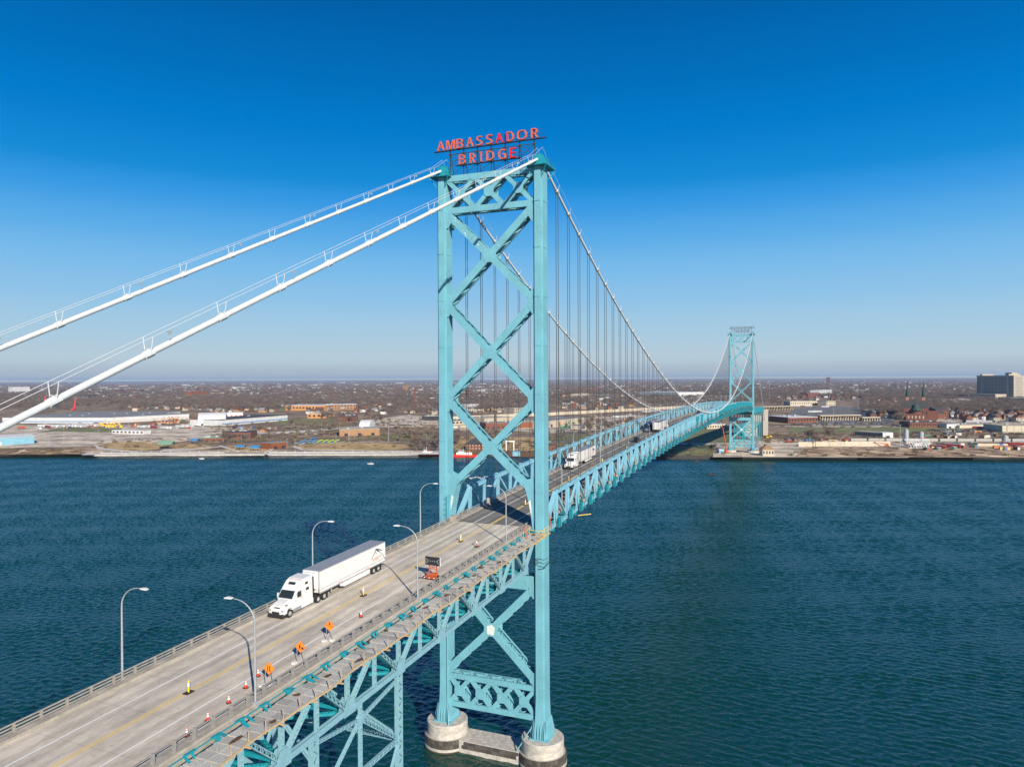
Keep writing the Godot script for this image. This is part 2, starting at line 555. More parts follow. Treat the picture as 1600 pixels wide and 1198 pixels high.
func make_railings():
	# river side of the side span: three steel rails on short posts
	var r := thing("bridge_railing", "grey three-bar steel railing along the river side of the pale concrete road", "railing")
	for y in [0.42, 0.72, 1.02]:
		part("rail", road_beam(-8.02, -7.88, y - 0.05, y + 0.05, -130.0, 8.0, 6.0), M.rail_stone, r)
	for k in 56:
		var s := -129.0 + 2.45 * k
		block("post", at(-8.05, road_y(s) + 0.55, s), Vector3(0.16, 0.95, 0.22), M.rail_stone, r)
	# walkway side: concrete posts joined by two rails
	var p := thing("bridge_railing", "grey post-and-rail parapet between road works and the broken walkway", "railing")
	part("rail", road_beam(7.66, 7.78, 0.96, 1.06, -130.0, -1.6, 6.0), M.rail_grey, p)
	part("rail", road_beam(7.66, 7.78, 0.58, 0.66, -130.0, -1.6, 6.0), M.rail_grey, p)
	var post := Shape.new()
	post.plate(PackedVector2Array([Vector2(-0.12, 0), Vector2(-0.12, 0.94), Vector2(-0.06, 1.02), Vector2(0.06, 1.02), Vector2(0.12, 0.94), Vector2(0.12, 0)]), Transform3D.IDENTITY, 0.24)
	var pm := post.mesh()
	for k in 61:
		var s := -128.7 + 2.1 * k
		var o := part("post", pm, M.rail_grey, p)
		o.position = at(7.86, road_y(s) + 0.2, s)
		o.rotation.y = PI / 2
	# low rails inside the trusses of the main span
	for side in [-1, 1]:
		var q := thing("bridge_railing", "low grey two-bar rail on the kerb %s of the main span" % ["beside the bare truss" if side < 0 else "beside the scaffolded truss"], "railing")
		for y in [0.55, 0.9]:
			part("rail", road_beam(side * 7.95 - 0.06, side * 7.95 + 0.06, y - 0.05, y + 0.05, 8.0, SPAN - 4.0, 6.0), M.galv, q)
		for k in 140:
			var s := 9.0 + 3.9 * k
			block("post", at(side * 7.95, road_y(s) + 0.55, s), Vector3(0.12, 0.8, 0.14), M.galv, q)
	# a concrete block where the river-side railing meets the truss
	alone("concrete_block", "pale concrete end block of the railing at the tower portal", "concrete block", _box_shape(Vector3(0.7, 1.1, 1.4)), M.concrete, at(-7.75, road_y(16.0) + 0.78, 16.0))
	alone("concrete_block", "pale concrete end block of the railing before the tower shadow", "concrete block", _box_shape(Vector3(0.7, 1.0, 1.6)), M.concrete, at(-7.7, road_y(-1.5) + 0.73, -1.5))

func _box_shape(size: Vector3, mid: Vector3 = Vector3.ZERO) -> Shape:
	var st := Shape.new()
	st.box(mid, size)
	return st

# ---------------------------------------------------------------- towers
func leg_ring(y: float, hx: float, hz: float, notch: float) -> PackedVector3Array:
	var nx := notch; var nz := notch * 1.25
	var p := [Vector2(-hx + nx, hz), Vector2(hx - nx, hz), Vector2(hx - nx, hz - nz), Vector2(hx, hz - nz), Vector2(hx, -hz + nz), Vector2(hx - nx, -hz + nz), Vector2(hx - nx, -hz), Vector2(-hx + nx, -hz), Vector2(-hx + nx, -hz + nz), Vector2(-hx, -hz + nz), Vector2(-hx, hz - nz), Vector2(-hx + nx, hz - nz)]
	var out := PackedVector3Array()
	for q in p: out.append(Vector3(q.x, y, q.y))
	return out

# a laced member of the tower: two plated channels with lacing between them, in the plane z = 0 of the tower
func laced(a: Vector2, b: Vector2, wide: float, deep: float) -> Shape:
	var st := Shape.new()
	var A := Vector3(a.x, a.y, 0); var B := Vector3(b.x, b.y, 0)
	var z := (B - A).normalized(); var side := Vector3(0, 0, 1); var x := side.cross(z).normalized()
	var bas := Basis(x, side, z)
	var long := A.distance_to(B)
	for k in [-1, 1]:
		st.box((A + B) * 0.5 + side * k * (deep * 0.5 - 0.03), Vector3(wide, 0.06, long), bas)
		for e in [-1, 1]:
			st.box((A + B) * 0.5 + side * k * (deep * 0.5 - 0.26) + x * e * (wide * 0.5 - 0.03), Vector3(0.06, 0.4, long), bas)
	var steps := int(long / (deep * 0.62))
	for e in [-1, 1]:
		for i in steps:
			var t0 := float(i) / steps; var t1 := float(i + 1) / steps
			var f := deep * 0.5 - 0.42
			var p: Vector3 = A.lerp(B, t0) + x * e * (wide * 0.5 - 0.03) + side * (f if i % 2 == 0 else -f)
			var q: Vector3 = A.lerp(B, t1) + x * e * (wide * 0.5 - 0.03) + side * (-f if i % 2 == 0 else f)
			st.bar(p, q, 0.05, 0.16, side.cross((q - p).normalized()))
	return st

# the same plate on the front and on the back of the tower
func gussets(called: String, points: Array, deep: float, material: Material, t: Node3D):
	var st := Shape.new()
	var o := PackedVector2Array()
	for q in points: o.append(q)
	st.plate(o, Transform3D.IDENTITY, 0.05)
	var m := st.mesh()
	for k in [-1, 1]:
		part(called, m, material, t).position.z = k * (deep * 0.5 + 0.02)

func lattice_strut(t: Node3D, y0: float, y1: float, count: int, chord: float, deep: float):
	var half := 8.95
	for y in [y0 + chord * 0.5, y1 - chord * 0.5]:
		part("strut_chord", laced(Vector2(-half, y), Vector2(half, y), chord, deep), M.tower, t)
	var w := 2.0 * half / count
	var lo := y0 + chord * 0.6; var hi := y1 - chord * 0.6; var mid := (lo + hi) * 0.5
	for k in count:
		var x0 := -half + w * k; var x1 := x0 + w
		part("lattice_bar", laced(Vector2(x0, lo), Vector2(x1, hi), 0.8, deep - 0.14), M.tower, t)
		part("lattice_bar", laced(Vector2(x0, hi), Vector2(x1, lo), 0.8, deep - 0.22), M.tower, t)
		var c := Vector2((x0 + x1) * 0.5, mid)
		var r := 1.0
		gussets("gusset", [c + Vector2(-r, -r * .55), c + Vector2(-r * .55, -r), c + Vector2(r * .55, -r), c + Vector2(r, -r * .55), c + Vector2(r, r * .55), c + Vector2(r * .55, r), c + Vector2(-r * .55, r), c + Vector2(-r, r * .55)], deep, M.tower, t)
	for k in range(1, count):
		var x := -half + w * k
		gussets("gusset", [Vector2(x - 1.15, hi + chord * 0.5), Vector2(x + 1.15, hi + chord * 0.5), Vector2(x + 1.0, hi - 0.05), Vector2(x + 0.45, hi - 0.62), Vector2(x - 0.45, hi - 0.62), Vector2(x - 1.0, hi - 0.05)], deep, M.tower, t)
		gussets("gusset", [Vector2(x - 1.15, lo - chord * 0.5), Vector2(x + 1.15, lo - chord * 0.5), Vector2(x + 1.0, lo + 0.05), Vector2(x + 0.45, lo + 0.62), Vector2(x - 0.45, lo + 0.62), Vector2(x - 1.0, lo + 0.05)], deep, M.tower, t)

func cross_panel(t: Node3D, y_top: float, y_mid: float, y_low: float, deep: float, worn: bool):
	var e := 8.75
	var m: Material = M.tower
	for s in [-1, 1]:
		part("diagonal_brace", laced(Vector2(s * e, y_top), Vector2(0, y_mid), 1.32, deep), M.tower_worn if worn and s < 0 else m, t)
		part("diagonal_brace", laced(Vector2(s * e, y_low), Vector2(0, y_mid), 1.32, deep), m, t)
	var r := 1.28
	gussets("gusset", [Vector2(-r * 1.1, y_mid - r * .55), Vector2(-r * .55, y_mid - r), Vector2(r * .55, y_mid - r), Vector2(r * 1.1, y_mid - r * .55), Vector2(r * 1.1, y_mid + r * .55), Vector2(r * .55, y_mid + r), Vector2(-r * .55, y_mid + r), Vector2(-r * 1.1, y_mid + r * .55)], deep, m, t)

func side_gussets(t: Node3D, y: float, tall: float, reach: float, deep: float):
	for s in [-1, 1]:
		gussets("gusset", [Vector2(s * 9.0, y - tall), Vector2(s * (9.0 - reach * 0.35), y - tall), Vector2(s * (9.0 - reach), y - tall * 0.35), Vector2(s * (9.0 - reach), y + tall * 0.35), Vector2(s * (9.0 - reach * 0.35), y + tall), Vector2(s * 9.0, y + tall)], deep, M.tower, t)
		var web := Shape.new()
		web.box(Vector3(s * 8.93, y, 0), Vector3(0.06, tall * 2.0, deep))
		part("gusset_web", web, M.tower, t)

func make_tower(label: String, s: float) -> Node3D:
	var t := thing("suspension_tower", label, "bridge tower", at(0, 0, s), 0.0, "steel towers of the suspension bridge")
	var deep := 2.3
	var leg := Shape.new()
	var rings := []
	for q in [[4.95, 1.62, 2.05, 0.34], [5.9, 1.58, 2.0, 0.34], [6.05, 1.36, 1.95, 0.34], [7.5, 1.2, 1.86, 0.34], [9.5, 1.08, 1.8, 0.34], [12.5, 1.0, 1.75, 0.34], [40.0, 0.97, 1.7, 0.34], [110.2, 0.93, 1.62, 0.34]]:
		rings.append(leg_ring(q[0], q[1], q[2], q[3]))
	leg.loft(rings)
	# raised splice strips and seams round the leg, where its sections are joined
	for y in [18.0, 27.5, 37.0, 50.5, 59.5, 68.5, 77.5, 86.5, 95.5, 104.0]:
		for f in [-1, 1]:
			leg.box(Vector3(0, y, f * 1.70), Vector3(1.16, 0.5, 0.05))
			leg.box(Vector3(f * 0.97, y, 0), Vector3(0.05, 0.5, 2.4))
	var lm := leg.mesh()
	var foot := Shape.new()
	foot.box(Vector3(0, 5.05, 0), Vector3(3.7, 0.22, 4.6))
	for k in 6:
		var x := -1.5 + 0.6 * k
		for f in [-1, 1]:
			foot.plate(PackedVector2Array([Vector2(0.0, 5.1), Vector2(0.62, 5.1), Vector2(0.62, 6.2), Vector2(0.1, 8.4), Vector2(0.0, 8.4)]), Transform3D(Basis(Vector3(0, 0, f), Vector3.UP, Vector3(-f, 0, 0)), Vector3(x * (0.72 if absf(x) > 1.2 else 0.9), 0, f * 1.66)), 0.07)
	for k in 7:
		var z := -1.8 + 0.6 * k
		for f in [-1, 1]:
			foot.plate(PackedVector2Array([Vector2(0.0, 5.1), Vector2(0.62, 5.1), Vector2(0.62, 6.2), Vector2(0.1, 8.4), Vector2(0.0, 8.4)]), Transform3D(Basis(Vector3(f, 0, 0), Vector3.UP, Vector3(0, 0, f)), Vector3(f * 1.18, 0, z * 0.86)), 0.07)
	var fm := foot.mesh()
	for side in [-1, 1]:
		var l := part("leg", lm, M.tower, t)
		l.position = Vector3(side * 9.9, 0, 0)
		part("foot", fm, M.tower, l)
	# upper panels
	lattice_strut(t, 103.0, 110.3, 3, 1.15, deep)
	cross_panel(t, 103.0, 94.5, 85.9, deep, true)
	cross_panel(t, 85.2, 76.3, 67.6, deep, false)
	cross_panel(t, 66.9, 58.2, 50.2, deep, false)
	side_gussets(t, 102.4, 2.1, 1.3, deep)
	side_gussets(t, 85.5, 2.3, 1.25, deep)
	side_gussets(t, 67.2, 2.3, 1.25, deep)
	# the portal over the road: curved knee plates down to the deck
	for k in [-1, 1]:
		var o := [Vector2(k * 9.0, 53.2), Vector2(k * 8.2, 52.8), Vector2(k * 6.5, 52.2), Vector2(k * 7.2, 50.6), Vector2(k * 7.75, 48.6), Vector2(k * 8.2, 46.2), Vector2(k * 8.55, 43.2), Vector2(k * 9.0, 43.2)]
		gussets("knee_plate", o, deep, M.tower, t)
		gussets("primer_patch", [Vector2(k * 7.75, 48.5), Vector2(k * 8.1, 48.9), Vector2(k * 8.35, 47.2), Vector2(k * 8.3, 46.0), Vector2(k * 8.2, 46.3)], deep + 0.07, M.primer, t)
		var rim := Shape.new()
		for i in range(2, 6):
			var a: Vector2 = o[i]; var b: Vector2 = o[i + 1]
			rim.bar(Vector3(a.x, a.y, 0), Vector3(b.x, b.y, 0), deep, 0.06, Vector3(1, 0, 0))
		part("knee_rim", rim, M.tower_worn, t)
	# below the deck
	part("cross_beam", laced(Vector2(-8.95, 33.4), Vector2(8.95, 33.4), 2.6, deep), M.tower, t)
	cross_panel(t, 32.6, 23.8, 15.4, deep, false)
	gussets("primer_patch", [Vector2(-0.75, 22.9), Vector2(0.6, 22.75), Vector2(0.85, 24.2), Vector2(0.2, 24.8), Vector2(-0.8, 24.4)], deep + 0.07, M.primer, t)
	side_gussets(t, 32.2, 1.6, 1.2, deep)
	side_gussets(t, 15.6, 1.3, 1.2, deep)
	lattice_strut(t, 8.0, 14.4, 4, 1.0, deep)
	# cable saddles on the leg tops, each with a platform on brackets
	for side in [-1, 1]:
		var sd := Shape.new()
		sd.box(Vector3(0, 110.55, 0), Vector3(2.3, 0.7, 3.7))
		sd.plate(PackedVector2Array([Vector2(-1.9, 110.9), Vector2(-1.75, 111.5), Vector2(-1.1, 112.2), Vector2(-0.5, 112.6), Vector2(0.5, 112.6), Vector2(1.1, 112.2), Vector2(1.75, 111.5), Vector2(1.9, 110.9)]), Transform3D(Basis(Vector3(0, 0, 1), Vector3.UP, Vector3(-1, 0, 0)), Vector3.ZERO), 0.95)
		for k in 7:
			sd.plate(PackedVector2Array([Vector2(-1.1, 110.9), Vector2(-0.5, 112.25), Vector2(0.5, 112.25), Vector2(1.1, 110.9)]), Transform3D(Basis.IDENTITY, Vector3(0, 0, -1.6 + k * 0.53)), 0.09)
		var o := part("saddle", sd, M.teal, t)
		o.position = Vector3(side * 9.9, 0, 0)
		var pf := Shape.new()
		pf.box(Vector3(0, 110.1, 0), Vector3(4.2, 0.12, 5.4))
		for f in [-1, 1]:
			for g in [-1, 1]:
				pf.bar(Vector3(f * 1.0, 108.3, g * 1.6), Vector3(f * 2.0, 110.0, g * 2.6), 0.14, 0.14)
				pf.bar(Vector3(f * 2.05, 110.1, g * 2.65), Vector3(f * 2.05, 111.2, g * 2.65), 0.06, 0.06)
				pf.bar(Vector3(f * 2.05, 110.1, g * 1.3), Vector3(f * 2.05, 111.2, g * 1.3), 0.06, 0.06)
			pf.bar(Vector3(f * 2.05, 111.2, -2.65), Vector3(f * 2.05, 111.2, 2.65), 0.06, 0.06)
			pf.bar(Vector3(f * 2.05, 110.65, -2.65), Vector3(f * 2.05, 110.65, 2.65), 0.06, 0.06)
			pf.bar(Vector3(-2.05, 110.65, f * 2.65), Vector3(-0.5, 110.65, f * 2.65), 0.06, 0.06)
			pf.bar(Vector3(0.5, 110.65, f * 2.65), Vector3(2.05, 110.65, f * 2.65), 0.06, 0.06)
		var po := part("saddle_platform", pf, M.teal, t)
		po.position = Vector3(side * 9.9, 0, 0)
	return t

func make_towers():
	var t := make_tower("turquoise steel tower on round stone piers in the river, red letters on top", 0.0)
	# things only this tower has: ladder cage, drain pipe, rope wound round a leg
	var lad := Shape.new()
	for k in [-0.25, 0.25]:
		lad.bar(Vector3(-8.5 + k, 43.6, 2.2), Vector3(-8.5 + k, 49.0, 2.2), 0.05, 0.05)
	for i in 16:
		lad.bar(Vector3(-8.75, 43.9 + i * 0.33, 2.2), Vector3(-8.25, 43.9 + i * 0.33, 2.2), 0.035, 0.035)
	for i in 5:
		lad.bar(Vector3(-8.75, 44.6 + i * 1.0, 2.2), Vector3(-8.5, 44.6 + i * 1.0, 2.85), 0.03, 0.05)
		lad.bar(Vector3(-8.25, 44.6 + i * 1.0, 2.2), Vector3(-8.5, 44.6 + i * 1.0, 2.85), 0.03, 0.05)
	part("caged_ladder", lad, M.teal, t)
	var pipe := Shape.new()
	pipe.path_tube([Vector3(-8.85, 34, 1.9), Vector3(-8.85, 8.5, 1.95), Vector3(-8.3, 5.4, 2.7), Vector3(-8.15, 2.6, 3.3)], [0.09, 0.09, 0.12, 0.12], 6)
	part("drain_pipe", pipe, M.side, t)
	var pipe2 := Shape.new()
	pipe2.tube(Vector3(8.5, 7.2, 1.9), Vector3(5.7, 2.5, 2.6), 0.11, 0.11, 6)
	part("drain_pipe", pipe2, M.side, t)
	var wrap := Shape.new()
	for k in 5:
		var pts := []; var rad := []
		for i in 17:
			var a := TAU * i / 16.0
			pts.append(Vector3(9.9 + 1.12 * clampf(1.5 * sin(a), -1, 1), 38.3 - 0.28 * k - (0.35 + 0.25 * k) * maxf(0, sin(a * 0.5 + 0.6 * k)), 1.86 * clampf(1.5 * cos(a), -1, 1)))
			rad.append(0.035)
		wrap.path_tube(pts, rad, 4)
	part("rope_wrap", wrap, M.black, t)
	make_tower("pale turquoise steel tower standing on the far shore", SPAN)

# ---------------------------------------------------------------- piers
func ring_block(r0: float, r1: float, a0: float, a1: float, y0: float, y1: float) -> Shape:
	var st := Shape.new()
	var n := 3
	for i in n:
		var p := lerpf(a0, a1, float(i) / n); var q := lerpf(a0, a1, float(i + 1) / n)
		var A := Vector3(sin(p) * r1, 0, cos(p) * r1); var B := Vector3(sin(q) * r1, 0, cos(q) * r1)
		var C := Vector3(sin(p) * r0, 0, cos(p) * r0); var D := Vector3(sin(q) * r0, 0, cos(q) * r0)
		var lo := Vector3(0, y0, 0); var hi := Vector3(0, y1, 0)
		st.quad(A + hi, B + hi, B + lo, A + lo)
		st.quad(C + hi, D + hi, B + hi, A + hi)
		st.quad(A + lo, B + lo, D + lo, C + lo)
		if i == 0: st.quad(C + hi, A + hi, A + lo, C + lo)
		if i == n - 1: st.quad(B + hi, D + hi, D + lo, B + lo)
	return st

func drum(r: float, y0: float, y1: float, bevel: float, sides: int = 48) -> Shape:
	var st := Shape.new()
	var rings := []
	for q in [[r, y0], [r, y1 - bevel], [r - bevel, y1]]:
		var ring := PackedVector3Array()
		for i in sides: ring.append(Vector3(sin(TAU * i / sides) * q[0], q[1], cos(TAU * i / sides) * q[0]))
		rings.append(ring)
	st.loft(rings)
	return st

func make_pier(label: String, s: float, base: float) -> Node3D:
	var p := thing("bridge_pier", label, "bridge pier", at(0, base, s), 0.0, "stone piers under the towers")
	var sides := 34
	for side in [-1, 1]:
		var c := Vector3(side * 9.9, 0, 0)
		var foot := part("footing", drum(4.5, -2.0 - base, 0.75, 0.05), M.pier_top, p)
		foot.position = c
		part("waterline_stain", drum(4.52, -0.3, 0.28, 0.02), M.algae, p).position = c
		var core := part("core", drum(4.28, 0.7, 2.36, 0.05), M.joint, p)
		core.position = c
		var cap := part("drum", drum(3.95, 2.3, 4.93, 0.12), M.pier_top, p)
		cap.position = c
		var band := Shape.new()
		for i in 48:
			var a := TAU * i / 48.0; var b := TAU * (i + 1) / 48.0
			band.quad(Vector3(sin(a), 0, cos(a)) * 3.962 + Vector3(0, 3.66, 0), Vector3(sin(b), 0, cos(b)) * 3.962 + Vector3(0, 3.66, 0), Vector3(sin(b), 0, cos(b)) * 3.962 + Vector3(0, 3.61, 0), Vector3(sin(a), 0, cos(a)) * 3.962 + Vector3(0, 3.61, 0))
		part("seam", band, M.joint, cap)
		for course in 2:
			var y0 := 0.78 + course * 0.80
			for i in sides:
				var a0 := TAU * (i + 0.5 * course) / sides
				var o := part("stone", ring_block(4.1, 4.44 + 0.02 * ((i * 7 + course) % 3), a0 + 0.006, a0 + TAU / sides - 0.006, y0, y0 + 0.76), M.stone[(i * 5 + course * 3) % 4], core)
				o.position = Vector3.ZERO
	var wall := block("tie_wall", Vector3(0, (2.24 - 2.0 - base) * 0.5, 0), Vector3(13.5, 2.24 + 2.0 + base, 4.9), M.pier_top, p)
	wall.name = "tie_wall"
	for f in [-1, 1]:
		for course in 2:
			for i in 9:
				var w := 1.25
				block("stone", Vector3(-5.0 + w * i + 0.4 * course, 1.18 + 0.72 * course, f * 2.44), Vector3(w - 0.05, 0.66, 0.16 + 0.02 * (i % 3)), M.stone[(i * 3 + course) % 4], p)
	block("coping", Vector3(0, 2.31, 0), Vector3(12.4, 0.14, 5.05), M.pier_top, p)
	return p

func make_piers():
	make_pier("pair of round stone drums joined by a low wall, standing in the river", 0.0, 0.0)
	var far := thing("bridge_pier", "low round concrete drums under the tower on the far shore", "bridge pier", at(0, 0, SPAN), 0.0, "stone piers under the towers")
	for side in [-1, 1]:
		var d := part("drum", drum(5.2, 0.0, 4.95, 0.15), M.pier_top, far)
		d.position = Vector3(side * 9.9, 0, 0)
		part("seam", drum(5.26, 3.2, 3.3, 0.02), M.joint, d)

# ---------------------------------------------------------------- cables
func make_cables():
	var band := Shape.new()
	band.tube(Vector3(0, 0, -0.42), Vector3(0, 0, 0.42), 0.32, 0.32, 14, true)
	for k in [-1, 1]: band.box(Vector3(k * 0.33, 0, 0), Vector3(0.14, 0.16, 0.78))
	var bm := band.mesh()
	var stan := Shape.new()     # posts for the two hand ropes beside the cable
	for k in [-1, 1]:
		stan.bar(Vector3(k * 0.30, 0.1, 0), Vector3(k * 0.52, 1.28, 0), 0.042, 0.042)
		stan.bar(Vector3(k * 0.36, 0.42, 0.0), Vector3(0, 0.36, 0), 0.04, 0.04)
	var sm := stan.mesh()
	var flood := Shape.new()
	flood.box(Vector3(0, -0.22, 0), Vector3(0.34, 0.26, 0.3))
	flood.box(Vector3(0.1, -0.42, 0.1), Vector3(0.16, 0.2, 0.14))
	flood.bar(Vector3(0, -0.1, 0), Vector3(0, 0.08, 0), 0.04, 0.04)
	var fm := flood.mesh()
	var ropes := Shape.new()
	for k in [-0.26, 0.26]:
		ropes.tube(Vector3(k, 0, k * 0.5), Vector3(k, 1, k * 0.5), 0.062, 0.062, 5)
	var rm := ropes.mesh()
	for side in [-1, 1]:
		var x: float = side * 9.9
		var c := thing("main_cable", "white suspension cable %s" % ["whose backstay drops beyond the river-side railing" if side < 0 else "whose backstay drops above the walkway under repair"], "bridge cable", Vector3.ZERO, 0.0, "main suspension cables")
		var pts := []; var rad := []
		var hand := [[], []]
		var s := -130.0
		while s <= SPAN + 232.0:
			var p := at(x, cable_y(s), s)
			pts.append(p); rad.append(0.25)
			if absf(s) > 2.5 and absf(s - SPAN) > 2.5:
				for k in 2: hand[k].append(p + Vector3(0.52 * (k * 2 - 1), 1.27, 0))
			elif hand[0].size() > 0 and absf(s) < 1.0:
				for k in 2: hand[k].append(p + Vector3(0.52 * (k * 2 - 1), 1.9, 0))
			s += 2.0 if absf(s) < 10.0 or absf(s - SPAN) < 10.0 else 4.0
		var tube := Shape.new()
		tube.path_tube(pts, rad, 14)
		part("cable", tube, M.cable, c)
		for k in 2:
			var hr := Shape.new(); var hrad := []
			for q in hand[k]: hrad.append(0.021)
			hr.path_tube(hand[k], hrad, 4)
			part("hand_rope", hr, M.rope_pale, c)
		var stations := []
		for k in 17: stations.append(-5.1 - 7.4 * k)
		for k in range(1, 76): stations.append(2.3 + 7.37 * k)
		for q in stations:
			var b := part("cable_band", bm, M.cable, c)
			var slope := (cable_y(q + 0.5) - cable_y(q - 0.5))
			b.position = at(x, cable_y(q), q)
			b.rotation.x = atan(slope)
			var h := part("rope_stanchion", sm, M.rope_pale, c)
			h.position = b.position
			if q > 0.0:
				var top := cable_y(q) - 0.1; var low := truss_top(q) + 0.1
				if top - low > 0.3:
					var r := part("suspender", rm, M.rope, c)
					r.transform = Transform3D(Basis.from_scale(Vector3(1, top - low, 1)), at(x, low, q))
					block("suspender_socket", at(x - side * 0.2, truss_top(q) - 0.1, q), Vector3(0.5, 0.5, 0.7), M.truss, c)
		for k in 8:
			var q := -12.0 - 14.6 * k
			var f := part("floodlight", fm, M.galv, c)
			f.position = at(x + 0.52, cable_y(q) + 1.2, q)
			f.scale = Vector3.ONE * 0.7

# ---------------------------------------------------------------- stiffening trusses
func make_main_trusses():
	var brk := Shape.new()      # outer bracket under the sidewalk line, wider at its foot
	brk.plate(PackedVector2Array([Vector2(-0.7, 0.0), Vector2(-0.7, 1.5), Vector2(-0.3, 1.75), Vector2(0.3, 1.75), Vector2(0.7, 1.5), Vector2(0.7, 0.0)]), Transform3D(Basis(Vector3(0, 0, 1), Vector3.UP, Vector3(-1, 0, 0)), Vector3.ZERO), 0.16)
	for k in [-0.52, 0.0, 0.52]:
		brk.tube(Vector3(0.28, -0.1, k), Vector3(0.28, 1.9, k), 0.19, 0.15, 8, true)
	brk.box(Vector3(0.2, 0.02, 0), Vector3(0.5, 0.1, 1.5))
	var bm := brk.mesh()
	var fin := Shape.new()      # tapering web stiffener of a post
	fin.plate(PackedVector2Array([Vector2(-0.52, 0.0), Vector2(-0.2, 5.4), Vector2(0.2, 5.4), Vector2(0.52, 0.0)]), Transform3D(Basis(Vector3(0, 0, 1), Vector3.UP, Vector3(-1, 0, 0)), Vector3.ZERO), 0.12)
	fin.box(Vector3(0.14, 2.7, 0), Vector3(0.3, 5.3, 0.1))
	var fm := fin.mesh()
	for side in [-1, 1]:
		var x: float = side * 9.3
		var t := thing("stiffening_truss", "pale blue steel truss %s" % ["along the far kerb of the main span" if side < 0 else "hung with scaffold tubes over turquoise brackets"], "bridge truss", Vector3.ZERO, 0.0, "stiffening trusses of the main span")
		for k in 77:
			var s := 2.3 + 7.37 * k
			var yt := truss_top(s) - 0.4; var yb := truss_bottom(s) + 0.3
			var fresh: bool = side > 0 and (s > 300.0 or (s > 190.0 and (k * 7) % 5 < 2))
			var m: Material = M.teal if fresh else M.truss
			if k > 0 and k < 76:
				member("post", at(x, yb, s), at(x, yt, s), 0.62, 0.42, m, t, Vector3(1, 0, 0))
				var f := part("post_fin", fm, m, t)
				f.position = at(x + side * 0.30, yb + 0.6, s)
				if side < 0: f.rotation.y = PI
			if k < 76:
				var s1 := s + 7.37
				var last := k == 0 or k == 75
				if not last:
					member("top_chord", at(x, yt, s), at(x, truss_top(s1) - 0.4, s1), 0.78, 0.8, M.truss if s < 400.0 or side < 0 else M.teal, t)
				member("bottom_chord", at(x, yb, s), at(x, truss_bottom(s1) + 0.3, s1), 0.62, 0.6, m, t)
				var ya := yb if k % 2 == 0 else yt
				var yz := truss_top(s1) - 0.4 if k % 2 == 0 else truss_bottom(s1) + 0.3
				member("end_post" if last else "diagonal", at(x, ya, s), at(x, yz, s1), 0.6 if last else 0.46, 0.9 if last else 0.42, m, t, Vector3(1, 0, 0))
			if side > 0 and k > 0 and k < 76:
				var b := part("bracket", bm, M.teal, t)
				b.position = at(x + 0.75, yb - 0.35, s)
				var tubes := Shape.new()
				for dz in [-0.85, 0.85]:
					tubes.tube(Vector3(1.35, -0.6, dz), Vector3(1.35, 3.4 + 0.8 * ((k * 3) % 3), dz), 0.04, 0.04, 5)
				tubes.bar(Vector3(1.35, 2.2, -1.1), Vector3(1.35, 2.2, 1.1), 0.06, 0.06)
				tubes.bar(Vector3(1.35, -0.35, -1.1), Vector3(1.35, -0.35, 1.1), 0.06, 0.06)
				var tp := part("scaffold_tube", tubes, M.iron, t)
				tp.position = at(x, yb, s)
				if (k * 5) % 7 < 3:
					block("scaffold_pad", at(x + 1.35, yb + 1.9 + 0.4 * (k % 3), s + 0.6), Vector3(0.3, 0.5, 0.8), M.lumber, t)
	# sway frames under the deck joining the two trusses belong to the floor
	var lat := thing("lateral_bracing", "crossed steel bracing below the main span deck between the trusses", "bracing")
	for k in 38:
		var s := 2.3 + 14.74 * k
		var a := truss_bottom(s) + 0.3; var b := truss_bottom(s + 14.74) + 0.3
		member("brace", at(-9.0, a, s), at(9.0, b, s + 14.74), 0.4, 0.35, M.teal, lat)
		member("brace", at(9.0, a - 0.4, s), at(-9.0, b - 0.4, s + 14.74), 0.4, 0.35, M.teal, lat)

# ---------------------------------------------------------------- trussed side span on steel bents
# an open laced column or bar: two channels and zigzag lacing on two faces
func laced_bar(a: Vector3, b: Vector3, wide: float, deep: float, face: Vector3) -> Shape:
	var st := Shape.new()
	var z := (b - a).normalized(); var x := face.cross(z).normalized(); var y := z.cross(x)
	var long := a.distance_to(b); var bas := Basis(x, y, z)
	for k in [-1, 1]:
		st.box((a + b) * 0.5 + x * k * (wide * 0.5 - 0.04), Vector3(0.08, deep, long), bas)
	var n := maxi(3, int(long / (wide * 0.9)))
	for f in [-1, 1]:
		for i in n:
			var p: Vector3 = a.lerp(b, float(i) / n) + y * f * deep * 0.46 + x * (wide * 0.44 if i % 2 == 0 else -wide * 0.44)
			var q: Vector3 = a.lerp(b, float(i + 1) / n) + y * f * deep * 0.46 + x * (-wide * 0.44 if i % 2 == 0 else wide * 0.44)
			st.bar(p, q, 0.03, 0.10, x.cross((q - p).normalized()))
	return st

